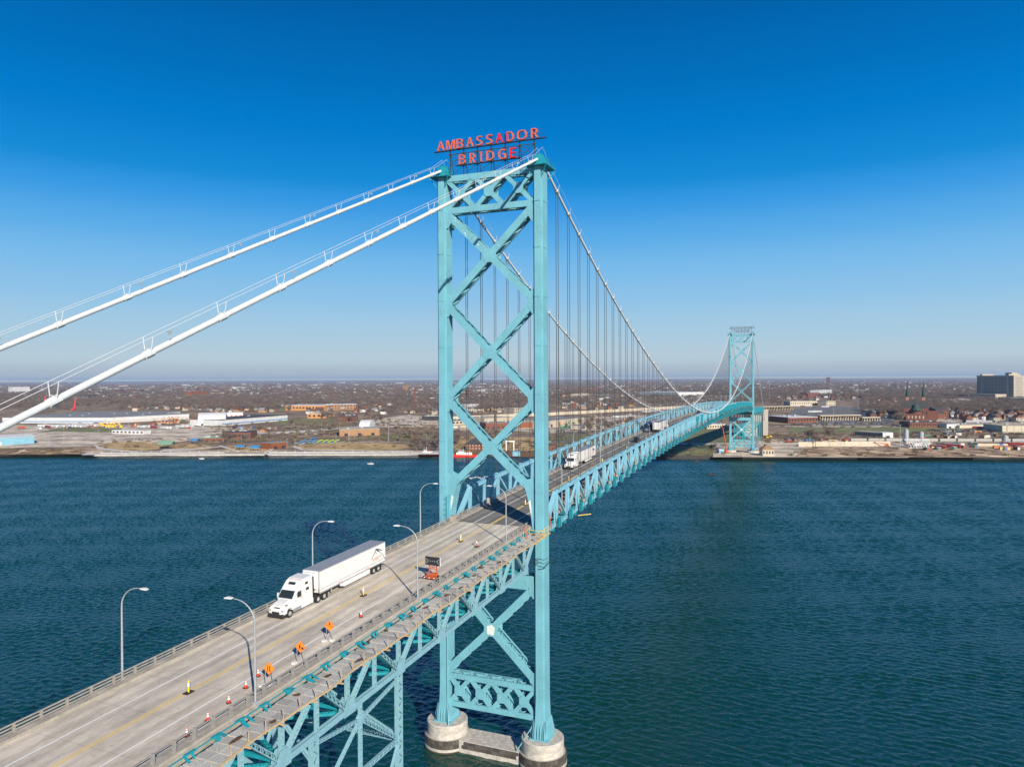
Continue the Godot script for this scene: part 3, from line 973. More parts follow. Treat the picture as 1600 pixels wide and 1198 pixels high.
func make_side_span():
	var low := func(s: float) -> float: return road_y(s) - 6.15
	var high := func(s: float) -> float: return road_y(s) - 1.35
	for side in [-1, 1]:
		var x: float = side * 9.3
		var t := thing("side_span_truss", "pale blue open deck truss %s" % ["on the river side beneath the road" if side < 0 else "beneath the broken walkway"], "bridge truss", Vector3.ZERO, 0.0, "deck trusses of the side span")
		for k in 12:
			var s0 := -7.4 - 10.65 * k            # a lower joint
			var s1 := s0 - 10.65; var sm := s0 - 5.32
			var up := Vector3(1, 0, 0)
			member("bottom_chord", at(x - 0.22, low.call(s0), s0), at(x - 0.22, low.call(s1), s1), 0.14, 0.62, M.side, t)
			member("bottom_chord", at(x + 0.22, low.call(s0), s0), at(x + 0.22, low.call(s1), s1), 0.14, 0.62, M.side, t)
			member("top_chord", at(x, high.call(s0), s0), at(x, high.call(s1), s1), 0.5, 0.6, M.side, t)
			part("diagonal", laced_bar(at(x, low.call(s0), s0), at(x, high.call(sm), sm), 0.5, 0.42, up), M.side, t)
			part("diagonal", laced_bar(at(x, low.call(s1), s1), at(x, high.call(sm), sm), 0.5, 0.42, up), M.side, t)
			part("post", laced_bar(at(x, low.call(s0), s0), at(x, high.call(s0), s0), 0.46, 0.4, up), M.side, t)
			part("post", laced_bar(at(x, low.call(sm), sm), at(x, high.call(sm), sm), 0.4, 0.36, up), M.side, t)
			var g := Shape.new()
			for f in [-0.34, 0.34]:
				g.plate(PackedVector2Array([Vector2(-1.0, -0.45), Vector2(1.0, -0.45), Vector2(1.05, 0.35), Vector2(0.5, 1.3), Vector2(-0.5, 1.3), Vector2(-1.05, 0.35)]), Transform3D(Basis(Vector3(0, 0, 1), Vector3.UP, Vector3(-1, 0, 0)), at(x + f, low.call(s0), s0)), 0.05)
			part("gusset", g, M.side, t)
		member("end_post", at(x, low.call(-7.4), -7.4), at(x, high.call(-2.1), -2.1), 0.5, 0.5, M.side, t)
		member("top_chord", at(x, high.call(-2.1), -2.1), at(x, high.call(-7.4), -7.4), 0.5, 0.6, M.side, t)
	# bracing between the two trusses
	var lat := thing("lateral_bracing", "turquoise cross bracing between the deck trusses of the side span", "bracing")
	for k in 12:
		var s0 := -7.4 - 10.65 * k
		member("strut", at(-9.1, low.call(s0), s0), at(9.1, low.call(s0), s0), 0.3, 0.4, M.teal, lat)
		member("strut", at(-9.1, low.call(s0 - 5.3) + 2.6, s0 - 5.3), at(9.1, low.call(s0 - 5.3) + 2.6, s0 - 5.3), 0.25, 0.3, M.teal, lat)
		part("lattice_brace", laced_bar(at(-9.0, low.call(s0) + 0.1, s0), at(9.0, low.call(s0 - 10.65) + 0.1, s0 - 10.65), 0.42, 0.3, Vector3.UP), M.teal, lat)
		part("lattice_brace", laced_bar(at(9.0, low.call(s0) - 0.3, s0), at(-9.0, low.call(s0 - 10.65) - 0.3, s0 - 10.65), 0.42, 0.3, Vector3.UP), M.teal, lat)
		part("sway_brace", laced_bar(at(-9.0, low.call(s0), s0), at(9.0, high.call(s0), s0), 0.4, 0.3, Vector3(0, 0, 1)), M.side, lat)
	# the braced bent of four columns that stands in the river
	var b := thing("trestle_bent", "four-legged laced steel bent with crossed braces holding up the side span", "bridge bent")
	var sa := -66.45; var sb := -50.0
	for x in [-9.3, 9.3]:
		for s in [sa, sb]:
			part("column", laced_bar(at(x, -2.0, s), at(x, low.call(s) - 0.3, s), 0.95, 0.62, Vector3(1, 0, 0)), M.side, b)
		var sc := (sa + sb) * 0.5
		for j in 2:
			var hi: float = [low.call(sb) - 0.8, 27.4][j]; var lo: float = [27.4, 2.0][j]; var mid: float = (hi + lo) * 0.5 + [2.2, 0.0][j]
			part("diagonal_brace", laced_bar(at(x, hi - 0.2, sb), at(x, mid, sc), 0.36, 0.3, Vector3(1, 0, 0)), M.side, b)
			part("diagonal_brace", laced_bar(at(x, hi - 0.6, sa), at(x, mid, sc), 0.36, 0.3, Vector3(1, 0, 0)), M.side, b)
			part("diagonal_brace", laced_bar(at(x, lo, sa), at(x, mid, sc), 0.36, 0.3, Vector3(1, 0, 0)), M.side, b)
			part("diagonal_brace", laced_bar(at(x, lo, sb), at(x, mid, sc), 0.5, 0.3, Vector3(1, 0, 0)), M.side, b)
			var g := Shape.new()
			g.tube(at(x - 0.2, mid, sc), at(x + 0.2, mid, sc), 0.62, 0.62, 12, true)
			part("gusset", g, M.side, b)
		part("post", laced_bar(at(x, 2.0, sc), at(x, low.call(sc), sc), 0.42, 0.34, Vector3(1, 0, 0)), M.side, b)
		part("strut", laced_bar(at(x, 27.4, sa), at(x, 27.4, sb), 0.5, 0.4, Vector3(1, 0, 0)), M.side, b)
	for s in [sa, sb]:
		part("diagonal_brace", laced_bar(at(-9.3, 27.4, s), at(9.3, 10.0, s), 0.5, 0.4, Vector3(0, 0, 1)), M.side, b)
		part("diagonal_brace", laced_bar(at(9.3, 27.4, s), at(-9.3, 10.0, s), 0.5, 0.36, Vector3(0, 0, 1)), M.side, b)
		part("strut", laced_bar(at(-9.3, 27.4, s), at(9.3, 27.4, s), 0.5, 0.4, Vector3(0, 0, 1)), M.side, b)
		part("diagonal_brace", laced_bar(at(-9.3, 35.0, s), at(9.3, 27.6, s), 0.45, 0.36, Vector3(0, 0, 1)), M.side, b)
	# beyond the far tower: turquoise spans stepping down on steel bents to a white anchorage
	var far := thing("approach_span", "deep turquoise girder span behind the far tower", "bridge span")
	for side in [-1, 1]:
		for k in 18:
			var s0 := SPAN + 2.0 + 10.0 * k
			member("girder", at(side * 9.3, road_y(s0) - 2.6, s0), at(side * 9.3, road_y(s0 + 10) - 2.6, s0 + 10.0), 0.4, 5.6, M.teal, far)
			block("stiffener", at(side * 9.55, road_y(s0) - 2.6, s0), Vector3(0.14, 5.5, 0.3), M.teal, far)
	for k in 5:
		var s0 := SPAN + 26.0 + 30.0 * k
		var bt := thing("trestle_bent", "turquoise steel bent under the approach span behind the far tower", "bridge bent", Vector3.ZERO, 0.0, "bents under the far approach")
		for side in [-1, 1]:
			block("column", at(side * 8.6, (road_y(s0) - 5.4 + LAND) * 0.5, s0), Vector3(0.9, road_y(s0) - 5.4 - LAND, 0.9), M.teal, bt)
			member("diagonal_brace", at(side * 8.4, LAND + 2, s0), at(-side * 8.4, 21.0, s0 + 0.2 * side), 0.5, 0.5, M.teal, bt, Vector3(0, 0, 1))
		member("strut", at(-8.6, 21.5, s0), at(8.6, 21.5, s0), 0.7, 0.9, M.teal, bt)
		member("strut", at(-8.6, road_y(s0) - 5.9, s0), at(8.6, road_y(s0) - 5.9, s0), 0.8, 1.0, M.teal, bt)
	var an := thing("cable_anchorage", "pale concrete anchorage tower beside the turquoise approach span", "anchorage", at(0, LAND, SPAN + 200.0))
	for side in [-1, 1]:
		block("pylon", Vector3(side * 10.6, 15.5, 0), Vector3(5.0, 31.0, 9.0), M.pier_top, an)
		block("buttress", Vector3(side * 10.6, 9.0, 6.5), Vector3(5.0, 18.0, 6.0), M.pier_top, an)
	block("cross_wall", Vector3(0, 12.0, 1.0), Vector3(16.0, 24.0, 4.0), M.pier_top, an)

# ---------------------------------------------------------------- old walkway outside the parapet
func make_walkway():
	var w := thing("old_walkway", "weathered grey walkway with rusted holes, edged by a wavy timber rail", "walkway")
	var tones := []
	for k in 4:
		tones.append(paint(Color(0.68, 0.67, 0.63) * (0.78 + 0.1 * k), 0.92, mottled(81 + k, 0.6, 1.0, 0.03, 0.11), 1.8))
	var drop := -0.62
	rng.seed = 77
	for k in 100:
		var s := -2.6 - 1.22 * k
		for row in 2:
			var x0 := 8.75 + 1.42 * row
			block("board", at(x0 + 0.71 + rng.randf_range(-0.03, 0.03), road_y(s) + drop - 0.06 + rng.randf_range(-0.03, 0.03), s), Vector3(1.39, 0.12, 1.17), tones[rng.randi() % 4], w)
	for k in 27:
		var s := -3.5 - 4.4 * k + rng.randf_range(-0.7, 0.7)
		var st := Shape.new()
		var o := PackedVector2Array(); var n := 7 + rng.randi() % 3
		var rx := rng.randf_range(0.16, 0.42); var rz := rng.randf_range(0.35, 1.0)
		for i in n:
			var a := TAU * i / n
			o.append(Vector2(cos(a) * rx, sin(a) * rz) * rng.randf_range(0.6, 1.15))
		st.plate(o, Transform3D(Basis(Vector3(1, 0, 0), Vector3(0, 0, 1), Vector3(0, -1, 0)), at(rng.randf_range(9.0, 11.0), road_y(s) + drop + 0.045, s)), 0.03)
		part("rust_patch", st, M.rusty, w)
	# turquoise stubs of the cut sidewalk brackets
	for k in 40:
		var s := -2.4 - 3.05 * k
		var st := Shape.new()
		st.bar(Vector3(0, -0.12, -rng.randf_range(0.3, 0.8)), Vector3(0, -0.12, rng.randf_range(0.3, 0.8)), 0.3, 0.14)
		if k % 3 == 0:
			st.bar(Vector3(0.1, -0.1, 0.2), Vector3(rng.randf_range(0.8, 1.25), -0.5, rng.randf_range(0.1, 0.6)), 0.3, 0.1)
			st.bar(Vector3(0.1, -0.1, -0.55), Vector3(rng.randf_range(0.6, 1.0), -0.52, -0.7), 0.22, 0.1)
			st.box(Vector3(0.3, -0.33, 0.1), Vector3(0.5, 0.42, 0.08))
		elif k % 3 == 1:
			st.box(Vector3(0.2, -0.28, 0), Vector3(0.35, 0.5, 0.36))
			st.box(Vector3(0.3, -0.2, -0.5), Vector3(0.6, 0.08, 0.3))
		else:
			st.bar(Vector3(0.0, -0.15, -0.4), Vector3(0.5, -0.5, -0.2), 0.18, 0.1)
			st.bar(Vector3(0.0, -0.15, 0.4), Vector3(0.7, -0.5, 0.5), 0.2, 0.1)
		var o := part("bracket_stub", st, M.teal, w)
		o.position = at(8.5, road_y(s) - 0.05, s)
	member("edge_pipe", at(8.52, road_y(-2.0) - 0.2, -2.0), at(8.52, road_y(-128.0) - 0.2, -128.0), 0.09, 0.09, M.teal, w)
	# timber edge, a little crooked, with stakes
	var prev := Vector3.ZERO
	for k in 57:
		var s := -4.0 - 2.18 * k
		var p := at(11.72 + 0.16 * sin(k * 0.9) + rng.randf_range(-0.05, 0.05), road_y(s) + drop + 0.05 + 0.08 * sin(k * 1.7), s)
		if k > 0: member("edge_plank", prev, p, 0.09, 0.2, M.lumber, w)
		member("stake", p + Vector3(-0.06, -0.25, 0), p + Vector3(-0.06, 1.0, 0.02), 0.07, 0.07, M.lumber, w, Vector3(1, 0, 0))
		if k % 2 == 0: member("outrigger", p + Vector3(-0.6, -0.3, 0.2), p + Vector3(0.35, -0.3, 0.2), 0.1, 0.14, M.lumber, w)
		prev = p
	for k in 24:
		var s := -2.2 - 5.3 * k
		member("walkway_bracket", at(9.3, road_y(s) - 1.3, s), at(11.6, road_y(s) - 0.9, s), 0.2, 0.3, M.side, w)
	# yellow access scaffold and red ladder where the walkway meets the tower
	var sc := thing("access_scaffold", "yellow tube guard rails round the walkway end at the tower leg", "scaffold")
	for q in [[8.6, -3.0], [8.6, -6.0], [11.6, -3.0], [11.6, -6.0], [11.6, -1.2]]:
		member("tube", at(q[0], road_y(q[1]) - 0.9, q[1]), at(q[0], road_y(q[1]) + 0.6, q[1]), 0.055, 0.055, M.yellow, sc, Vector3(1, 0, 0))
	for h in [-0.1, 0.5]:
		member("tube", at(11.6, road_y(-1.0) + h, -1.0), at(11.6, road_y(-7.0) + h, -7.0), 0.055, 0.055, M.yellow, sc)
		member("tube", at(8.6, road_y(-3.0) + h - 0.5, -3.0), at(11.6, road_y(-3.0) + h - 0.5, -3.0), 0.055, 0.055, M.yellow, sc)
	member("beam", at(11.6, road_y(-1.0) - 0.9, -0.2), at(11.6, road_y(-8.0) - 0.9, -9.0), 0.16, 0.2, M.lumber_yellow, sc)
	ladder("red fibreglass ladder leaning from the walkway up to the parapet", at(10.3, 41.9, -7.6), at(8.15, 44.75, -4.6))
	ladder("red ladder standing against the truss beyond the tower leg", at(10.35, 42.3, 4.4), at(10.15, 45.9, 3.4))
	alone("steel_beam", "yellow steel beam jutting out from the truss over the water", "beam", _box_shape(Vector3(3.4, 0.16, 0.2)), M.lumber_yellow, at(11.6, truss_bottom(22.0) - 0.35, 22.0), 0.9)

func ladder(label: String, a: Vector3, b: Vector3):
	var l := thing("ladder", label, "ladder")
	var z := (b - a).normalized()
	var x := Vector3(0, 0, 1).cross(z).normalized().cross(z).normalized()
	for k in [-0.22, 0.22]:
		member("rail", a + x * k, b + x * k, 0.07, 0.07, M.orange_steel, l)
	var n := int(a.distance_to(b) / 0.32)
	for i in range(1, n):
		var p := a.lerp(b, float(i) / n)
		member("rung", p - x * 0.22, p + x * 0.22, 0.05, 0.05, M.orange_steel, l)

# ---------------------------------------------------------------- letters on the towers
func letter_mesh(ch: String, wide: float, tall: float, thick: float) -> ArrayMesh:
	var f := SystemFont.new()
	f.font_names = PackedStringArray(["Droid Sans"])
	f.font_weight = 400
	var tm := TextMesh.new()
	tm.font = f
	tm.text = ch
	tm.font_size = 64
	tm.pixel_size = 0.02
	tm.depth = thick
	tm.curve_step = 2.0
	var a := tm.get_mesh_arrays()
	var v: PackedVector3Array = a[Mesh.ARRAY_VERTEX]
	var box := tm.get_aabb()
	for i in v.size():
		var p := v[i] - box.get_center()
		v[i] = Vector3(p.x / box.size.x * wide, p.y / box.size.y * tall, p.z)
	a[Mesh.ARRAY_VERTEX] = v
	var m := ArrayMesh.new()
	m.add_surface_from_arrays(Mesh.PRIMITIVE_TRIANGLES, a)
	return m

func tower_sign(label: String, s: float, faded: Material, fresh: Material, frame: Material, turned: bool):
	var t := thing("rooftop_sign", label, "sign", at(0, 0, s), PI if turned else 0.0, "letter signs on the bridge towers")
	# [letter, left, right] in metres across the sign
	var top := [["A", 185, 268], ["M", 295, 390], ["B", 415, 490], ["A", 530, 608], ["S", 645, 710], ["S", 755, 825], ["A", 862, 940], ["D", 985, 1062], ["O", 1100, 1205], ["R", 1252, 1330]]
	var low := [["B", 430, 500], ["R", 553, 615], ["I", 668, 694], ["D", 740, 820], ["G", 872, 955], ["E", 998, 1062]]
	for k in top.size():
		var x0: float = -11.2 + (top[k][1] - 185) * 0.01833; var x1: float = -11.2 + (top[k][2] - 185) * 0.01833
		var o := part("letter", letter_mesh(top[k][0], x1 - x0, 1.78, 0.36), fresh if k == 6 else faded, t)
		o.position = Vector3((x0 + x1) * 0.5, 116.5, 0.45)
		if k == 7:
			var st := Shape.new()
			st.box(Vector3(-(x1 - x0) * 0.5 + 0.13, 0, 0.19), Vector3(0.26, 1.74, 0.03))
			part("red_stem", st, fresh, o)
	for k in low.size():
		var x0: float = -6.5 + (low[k][1] - 430) * 0.01865; var x1: float = -6.5 + (low[k][2] - 430) * 0.01865
		var o := part("letter", letter_mesh(low[k][0], x1 - x0, 1.82, 0.36), fresh if k == 5 else faded, t)
		o.position = Vector3((x0 + x1) * 0.5, 113.4, 0.45)
	# dark steel frame behind
	member("walkway_beam", Vector3(-12.0, 115.5, 0.2), Vector3(11.2, 115.5, 0.2), 0.5, 0.12, frame, t)
	member("walkway_beam", Vector3(-7.4, 112.38, 0.2), Vector3(6.2, 112.38, 0.2), 0.5, 0.12, frame, t)
	for y in [115.9, 116.5, 117.2]:
		member("rail", Vector3(-11.2, y, 0.15), Vector3(10.8, y, 0.15), 0.05, 0.05, frame, t)
	for y in [112.9, 113.5, 114.2]:
		member("rail", Vector3(-8.6, y, 0.1), Vector3(8.4, y, 0.1), 0.05, 0.05, frame, t)
	for k in 7:
		var x := -8.7 + 2.9 * k
		member("post", Vector3(x, 110.3, -0.1), Vector3(x, 117.4, -0.1), 0.16, 0.16, frame, t, Vector3(1, 0, 0))
		member("stay", Vector3(x, 110.3, -2.2), Vector3(x, 115.2, -0.1), 0.09, 0.09, frame, t)
		block("joint_plate", Vector3(x, 114.75, -0.05), Vector3(0.5, 0.4, 0.22), frame, t)
		if k < 6:
			for y in [[110.5, 112.4], [112.5, 114.8], [115.6, 117.2]]:
				member("cross_wire", Vector3(x, y[0], -0.1), Vector3(x + 2.9, y[1], -0.1), 0.06, 0.06, frame, t)
				member("cross_wire", Vector3(x, y[1], -0.16), Vector3(x + 2.9, y[0], -0.16), 0.06, 0.06, frame, t)
			member("girt", Vector3(x, 114.75, -0.1), Vector3(x + 2.9, 114.75, -0.1), 0.1, 0.14, frame, t)

func make_tower_sign():
	var faded := paint(Color(0.72, 0.135, 0.055), 0.6, mottled(91, 0.82, 1.0), 2.0)
	var fresh := paint(Color(0.68, 0.008, 0.012), 0.45)
	tower_sign("salmon red block letters on a black frame on top of the near tower", 0.0, faded, fresh, M.iron, false)
	tower_sign("dark frame and letter backs on top of the tower on the far shore", SPAN, paint(Color(0.10, 0.10, 0.115), 0.7), paint(Color(0.10, 0.10, 0.115), 0.7), paint(Color(0.08, 0.08, 0.09), 0.7), true)

# ---------------------------------------------------------------- street lamps
func lamp(label: String, side: int, s: float, group: String):
	var x := side * 8.1
	var t := thing("street_lamp", label, "street lamp", at(x, road_y(s) + 0.0, s), 0.0, group)
	var inward := -float(side)
	block("base", Vector3(0, 0.1, 0), Vector3(0.42, 0.5, 0.42), M.galv, t)
	var pole := Shape.new()
	pole.tube(Vector3(0, 0.2, 0), Vector3(0, 7.6, 0), 0.125, 0.085, 8)
	part("pole", pole, M.galv, t)
	var arm := Shape.new(); var pts := []; var rad := []
	for i in 9:
		var a := PI * 0.5 * i / 8.0
		pts.append(Vector3(inward * 2.4 * (1.0 - cos(a)), 7.6 + 2.0 * sin(a), 0)); rad.append(lerpf(0.085, 0.05, i / 8.0))
	pts.append(Vector3(inward * 2.75, 9.6, 0)); rad.append(0.05)
	arm.path_tube(pts, rad, 7)
	part("arm", arm, M.galv, t)
	var head := Shape.new()
	head.plate(PackedVector2Array([Vector2(-0.42, -0.05), Vector2(-0.38, 0.08), Vector2(0.1, 0.11), Vector2(0.42, 0.03), Vector2(0.40, -0.07)]), Transform3D(Basis(Vector3(inward, 0, 0), Vector3.UP, Vector3(0, 0, inward)), Vector3(inward * 3.1, 9.6, 0)), 0.34)
	part("luminaire", head, M.rope_pale, t)

func make_lamps():
	for k in 22:
		var s := -74.1 + 30.3 * k
		if s < -1.0:
			lamp("curved grey street lamp behind the river-side railing of the pale road", -1, s, "street lamps on the side span")
			lamp("curved grey street lamp on the parapet beside the road works", 1, s + 0.7, "street lamps on the side span")
		else:
			lamp("curved grey street lamp standing by the bare truss of the main span", -1, s, "street lamps on the main span")
			lamp("curved grey street lamp standing by the scaffolded truss of the main span", 1, s + 0.7, "street lamps on the main span")

# ---------------------------------------------------------------- traffic
# a closed body from a side outline (z, y), its edges eased where sides meet top
func body(outline: Array, half: float, ease_: float) -> Shape:
	var st := Shape.new()
	var mid := Vector2.ZERO
	for q in outline: mid += q
	mid /= outline.size()
	var full := PackedVector2Array(); var small := PackedVector2Array()
	for q in outline:
		full.append(q)
		var d: Vector2 = q - mid
		small.append(mid + d * (1.0 - ease_ / maxf(d.length(), 0.3)))
	if Geometry2D.is_polygon_clockwise(full):
		full.reverse(); small.reverse()
	var inner := half - ease_
	var n := full.size()
	for i in n:
		var j := (i + 1) % n
		var a := Vector3(inner, full[i].y, full[i].x); var b := Vector3(inner, full[j].y, full[j].x)
		var c := Vector3(-inner, full[j].y, full[j].x); var d := Vector3(-inner, full[i].y, full[i].x)
		st.quad(a, b, c, d)
		for f in [1.0, -1.0]:
			var p := Vector3(f * inner, full[i].y, full[i].x); var q := Vector3(f * inner, full[j].y, full[j].x)
			var p2 := Vector3(f * half, small[i].y, small[i].x); var q2 := Vector3(f * half, small[j].y, small[j].x)
			if f > 0: st.quad(p2, q2, q, p)
			else: st.quad(p, q, q2, p2)
	var idx := Geometry2D.triangulate_polygon(small)
	for i in range(0, idx.size(), 3):
		for f in [1.0, -1.0]:
			var A := Vector3(f * half, small[idx[i]].y, small[idx[i]].x); var B := Vector3(f * half, small[idx[i + 1]].y, small[idx[i + 1]].x); var D := Vector3(f * half, small[idx[i + 2]].y, small[idx[i + 2]].x)
			if (D - A).cross(B - A).x * f < 0: st.tri(A, D, B)
			else: st.tri(A, B, D)
	return st

func wheel(parent: Node3D, x: float, z: float, r: float, wide: float):
	var tyre := Shape.new()
	tyre.tube(Vector3(-wide * 0.5, 0, 0), Vector3(wide * 0.5, 0, 0), r, r, 16, true)
	var o := part("wheel", tyre, M.rubber, parent)
	o.position = Vector3(x, r, z)
	var rim := Shape.new()
	var f := signf(x)
	rim.tube(Vector3(f * (wide * 0.5 + 0.01), 0, 0), Vector3(f * (wide * 0.5 - 0.05), 0, 0), r * 0.56, r * 0.56, 12, true)
	rim.tube(Vector3(f * wide * 0.5, 0, 0), Vector3(f * (wide * 0.5 + 0.07), 0, 0), r * 0.24, r * 0.16, 8, true)
	part("rim", rim, M.alloy, o)

func pane(called: String, corners: Array, material: Material, parent: Node, lift: Vector3):
	var st := Shape.new()
	var c := []
	for q in corners: c.append(q + lift)
	st.quad(c[0], c[1], c[2], c[3])
	for i in 4:
		var a: Vector3 = c[i]; var b: Vector3 = c[(i + 1) % 4]
		st.quad(b, a, a - lift, b - lift)
	return part(called, st, material, parent)

# local axes: the truck drives towards +z, its front bumper at z = 0
func semi_truck(label: String, where: Vector3, turn: float, cab: Material, logo: int):
	var t := thing("semi_truck", label, "truck", where, turn, "trucks crossing the bridge")
	var s := -where.z
	var grade := atan((road_y(s + 20.0) - road_y(s)) / 20.0) if turn == 0.0 else atan((road_y(s) - road_y(s - 20.0)) / 20.0)
	# tractor
	part("cab", body([Vector2(-1.75, 0.75), Vector2(-1.75, 1.98), Vector2(-2.55, 2.92), Vector2(-3.0, 3.35), Vector2(-3.55, 3.78), Vector2(-4.1, 3.98), Vector2(-5.75, 4.02), Vector2(-5.75, 0.75)], 1.22, 0.12), cab, t)
	part("hood", body([Vector2(0.0, 0.62), Vector2(0.02, 1.25), Vector2(-0.22, 1.62), Vector2(-0.9, 1.83), Vector2(-1.9, 2.02), Vector2(-1.9, 0.62)], 0.86, 0.14), cab, t)
	for f in [-1, 1]:
		var fd := body([Vector2(-0.12, 0.62), Vector2(-0.10, 1.12), Vector2(-0.5, 1.42), Vector2(-1.2, 1.5), Vector2(-1.9, 1.4), Vector2(-1.9, 1.05), Vector2(-1.62, 1.05), Vector2(-1.35, 1.18), Vector2(-0.95, 1.18), Vector2(-0.62, 0.95), Vector2(-0.6, 0.62)], 0.23, 0.06)
		var fo := part("fender", fd, cab, t)
		fo.position.x = f * 0.98
		pane("headlight", [Vector3(f * 1.0 - 0.2, 1.2, -0.06), Vector3(f * 1.0 + 0.2, 1.2, -0.06), Vector3(f * 1.0 + 0.2, 0.98, -0.06), Vector3(f * 1.0 - 0.2, 0.98, -0.06)], M.alloy, t, Vector3(0, 0.0, 0.03))
		block("mirror", Vector3(f * 1.42, 2.15, -2.2), Vector3(0.12, 0.7, 0.22), M.black if logo == 2 else cab, t)
		member("mirror_arm", Vector3(f * 1.15, 2.4, -2.3), Vector3(f * 1.42, 2.3, -2.2), 0.05, 0.05, M.black, t)
		# windows: door glass, two small sleeper panes
		var sx: float = f * 1.22
		var o1 := [Vector3(sx, 2.72, -2.75), Vector3(sx, 2.72, -3.4), Vector3(sx, 1.98, -3.4), Vector3(sx, 1.98, -2.35)]
		var o2 := [Vector3(sx, 2.75, -4.35), Vector3(sx, 2.75, -4.95), Vector3(sx, 2.4, -4.95), Vector3(sx, 2.4, -4.35)]
		var o3 := [Vector3(sx, 3.5, -4.2), Vector3(sx, 3.5, -4.75), Vector3(sx, 3.2, -4.75), Vector3(sx, 3.2, -4.2)]
		for o in [o1, o2, o3]:
			if f < 0: o.reverse()
			pane("window", o, M.glass, t, Vector3(f * 0.015, 0, 0))
		block("side_fairing", Vector3(f * 1.12, 0.72, -4.6), Vector3(0.16, 0.62, 2.4), cab, t)
		block("step_panel", Vector3(f * 1.13, 0.72, -2.65), Vector3(0.16, 0.6, 1.45), M.trailer_roof, t)
		block("door_seam", Vector3(f * 1.222, 1.75, -3.52), Vector3(0.012, 1.9, 0.03), M.trailer_roof, t)
		block("door_seam", Vector3(f * 1.222, 1.45, -2.3), Vector3(0.012, 1.2, 0.03), M.trailer_roof, t)
		block("door_handle", Vector3(f * 1.23, 1.85, -3.35), Vector3(0.03, 0.06, 0.2), M.black, t)
		block("hood_vent", Vector3(f * 0.872, 1.55, -0.95), Vector3(0.015, 0.12, 0.5), M.black, t)
		block("mud_flap", Vector3(f * 0.98, 0.45, -8.75), Vector3(0.6, 0.7, 0.03), M.rubber, t)
		block("mud_flap", Vector3(f * 0.98, 0.45, -21.85), Vector3(0.6, 0.7, 0.03), M.rubber, t)
		for z in [-7.3, -12.0, -15.5, -19.0, -22.9]:
			block("marker_light", Vector3(f * 1.335, 1.2, z), Vector3(0.02, 0.07, 0.13), M.orange_steel, t)
		for z in 5:
			block("reflective_tape", Vector3(f * 1.309, 1.36, -8.0 - 3.4 * z), Vector3(0.012, 0.05, 0.9), M.red if z % 2 else M.reflector, t)
		wheel(t, f * 1.08, -1.15, 0.51, 0.32)
		for z in [-6.75, -8.05]: wheel(t, f * 0.98, z, 0.51, 0.56)
	pane("windscreen", [Vector3(-1.02, 2.86, -2.5), Vector3(1.02, 2.86, -2.5), Vector3(1.08, 2.05, -1.81), Vector3(-1.08, 2.05, -1.81)], M.glass, t, Vector3(0, 0.015, 0.02))
	pane("roof_window", [Vector3(-0.5, 3.66, -3.36), Vector3(0.5, 3.66, -3.36), Vector3(0.55, 3.42, -3.06), Vector3(-0.55, 3.42, -3.06)], M.glass, t, Vector3(0, 0.02, 0.015))
	pane("grille", [Vector3(-0.62, 1.5, -0.1), Vector3(0.62, 1.5, -0.1), Vector3(0.56, 0.7, 0.02), Vector3(-0.56, 0.7, 0.02)], M.black if logo < 2 else M.alloy, t, Vector3(0, 0.0, 0.03))
	for k in 5: block("roof_marker", Vector3(-0.8 + 0.4 * k, 3.93, -3.82), Vector3(0.12, 0.05, 0.08), M.orange_steel, t)
	block("exhaust_gap", Vector3(0, 2.3, -6.05), Vector3(1.9, 2.6, 0.5), M.black, t)
	block("badge", Vector3(-0.36, 1.42, 0.0), Vector3(0.3, 0.14, 0.05), M.reflector, t)
	part("bumper", body([Vector2(0.06, 0.28), Vector2(0.1, 0.5), Vector2(0.04, 0.68), Vector2(-0.55, 0.68), Vector2(-0.55, 0.28)], 1.22, 0.08), M.black, t)
	block("chassis", Vector3(0, 0.85, -7.0), Vector3(0.9, 0.34, 4.0), M.black, t)
	# trailer
	var z0 := -7.0; var z1 := -23.1; var zm := (z0 + z1) * 0.5; var long := z0 - z1
	part("trailer_body", body([Vector2(z0, 1.22), Vector2(z0, 4.06), Vector2(z1, 4.06), Vector2(z1, 1.22)], 1.3, 0.02), M.white, t)
	block("trailer_roof", Vector3(0, 4.075, zm), Vector3(2.5, 0.03, long - 0.1), M.trailer_roof, t)
	for f in [-1, 1]:
		block("top_rail", Vector3(f * 1.3, 4.03, zm), Vector3(0.04, 0.10, long), M.alloy, t)
		block("bottom_rail", Vector3(f * 1.3, 1.2, zm), Vector3(0.06, 0.18, long), M.alloy, t)
		block("rub_strip", Vector3(f * 1.306, 1.62, zm), Vector3(0.012, 0.04, long - 0.2), M.black, t)
		block("corner_post", Vector3(f * 1.24, 2.64, z0 + 0.03), Vector3(0.14, 2.8, 0.12), M.alloy, t)
		var skirt := Shape.new()
		skirt.plate(PackedVector2Array([Vector2(-11.6, 1.12), Vector2(-18.9, 1.12), Vector2(-18.9, 0.42), Vector2(-12.6, 0.42), Vector2(-11.6, 0.75)]), Transform3D(Basis(Vector3(0, 0, 1), Vector3.UP, Vector3(-1, 0, 0)), Vector3(f * 1.22, 0, 0)), 0.05)
		part("skirt", skirt, M.white, t)
		for z in [-19.9, -21.15]: wheel(t, f * 0.98, z, 0.51, 0.56)
		member("landing_leg", Vector3(f * 0.8, 1.15, -10.2), Vector3(f * 0.8, 0.35, -10.2), 0.14, 0.14, M.galv, t, Vector3(1, 0, 0))
	block("underframe", Vector3(0, 1.0, -20.4), Vector3(1.1, 0.3, 3.6), M.black, t)
	block("rear_bumper", Vector3(0, 0.6, z1 + 0.1), Vector3(2.3, 0.12, 0.12), M.black, t)
	block("rear_door_frame", Vector3(0, 2.64, z1 - 0.02), Vector3(2.5, 2.8, 0.04), M.white, t)
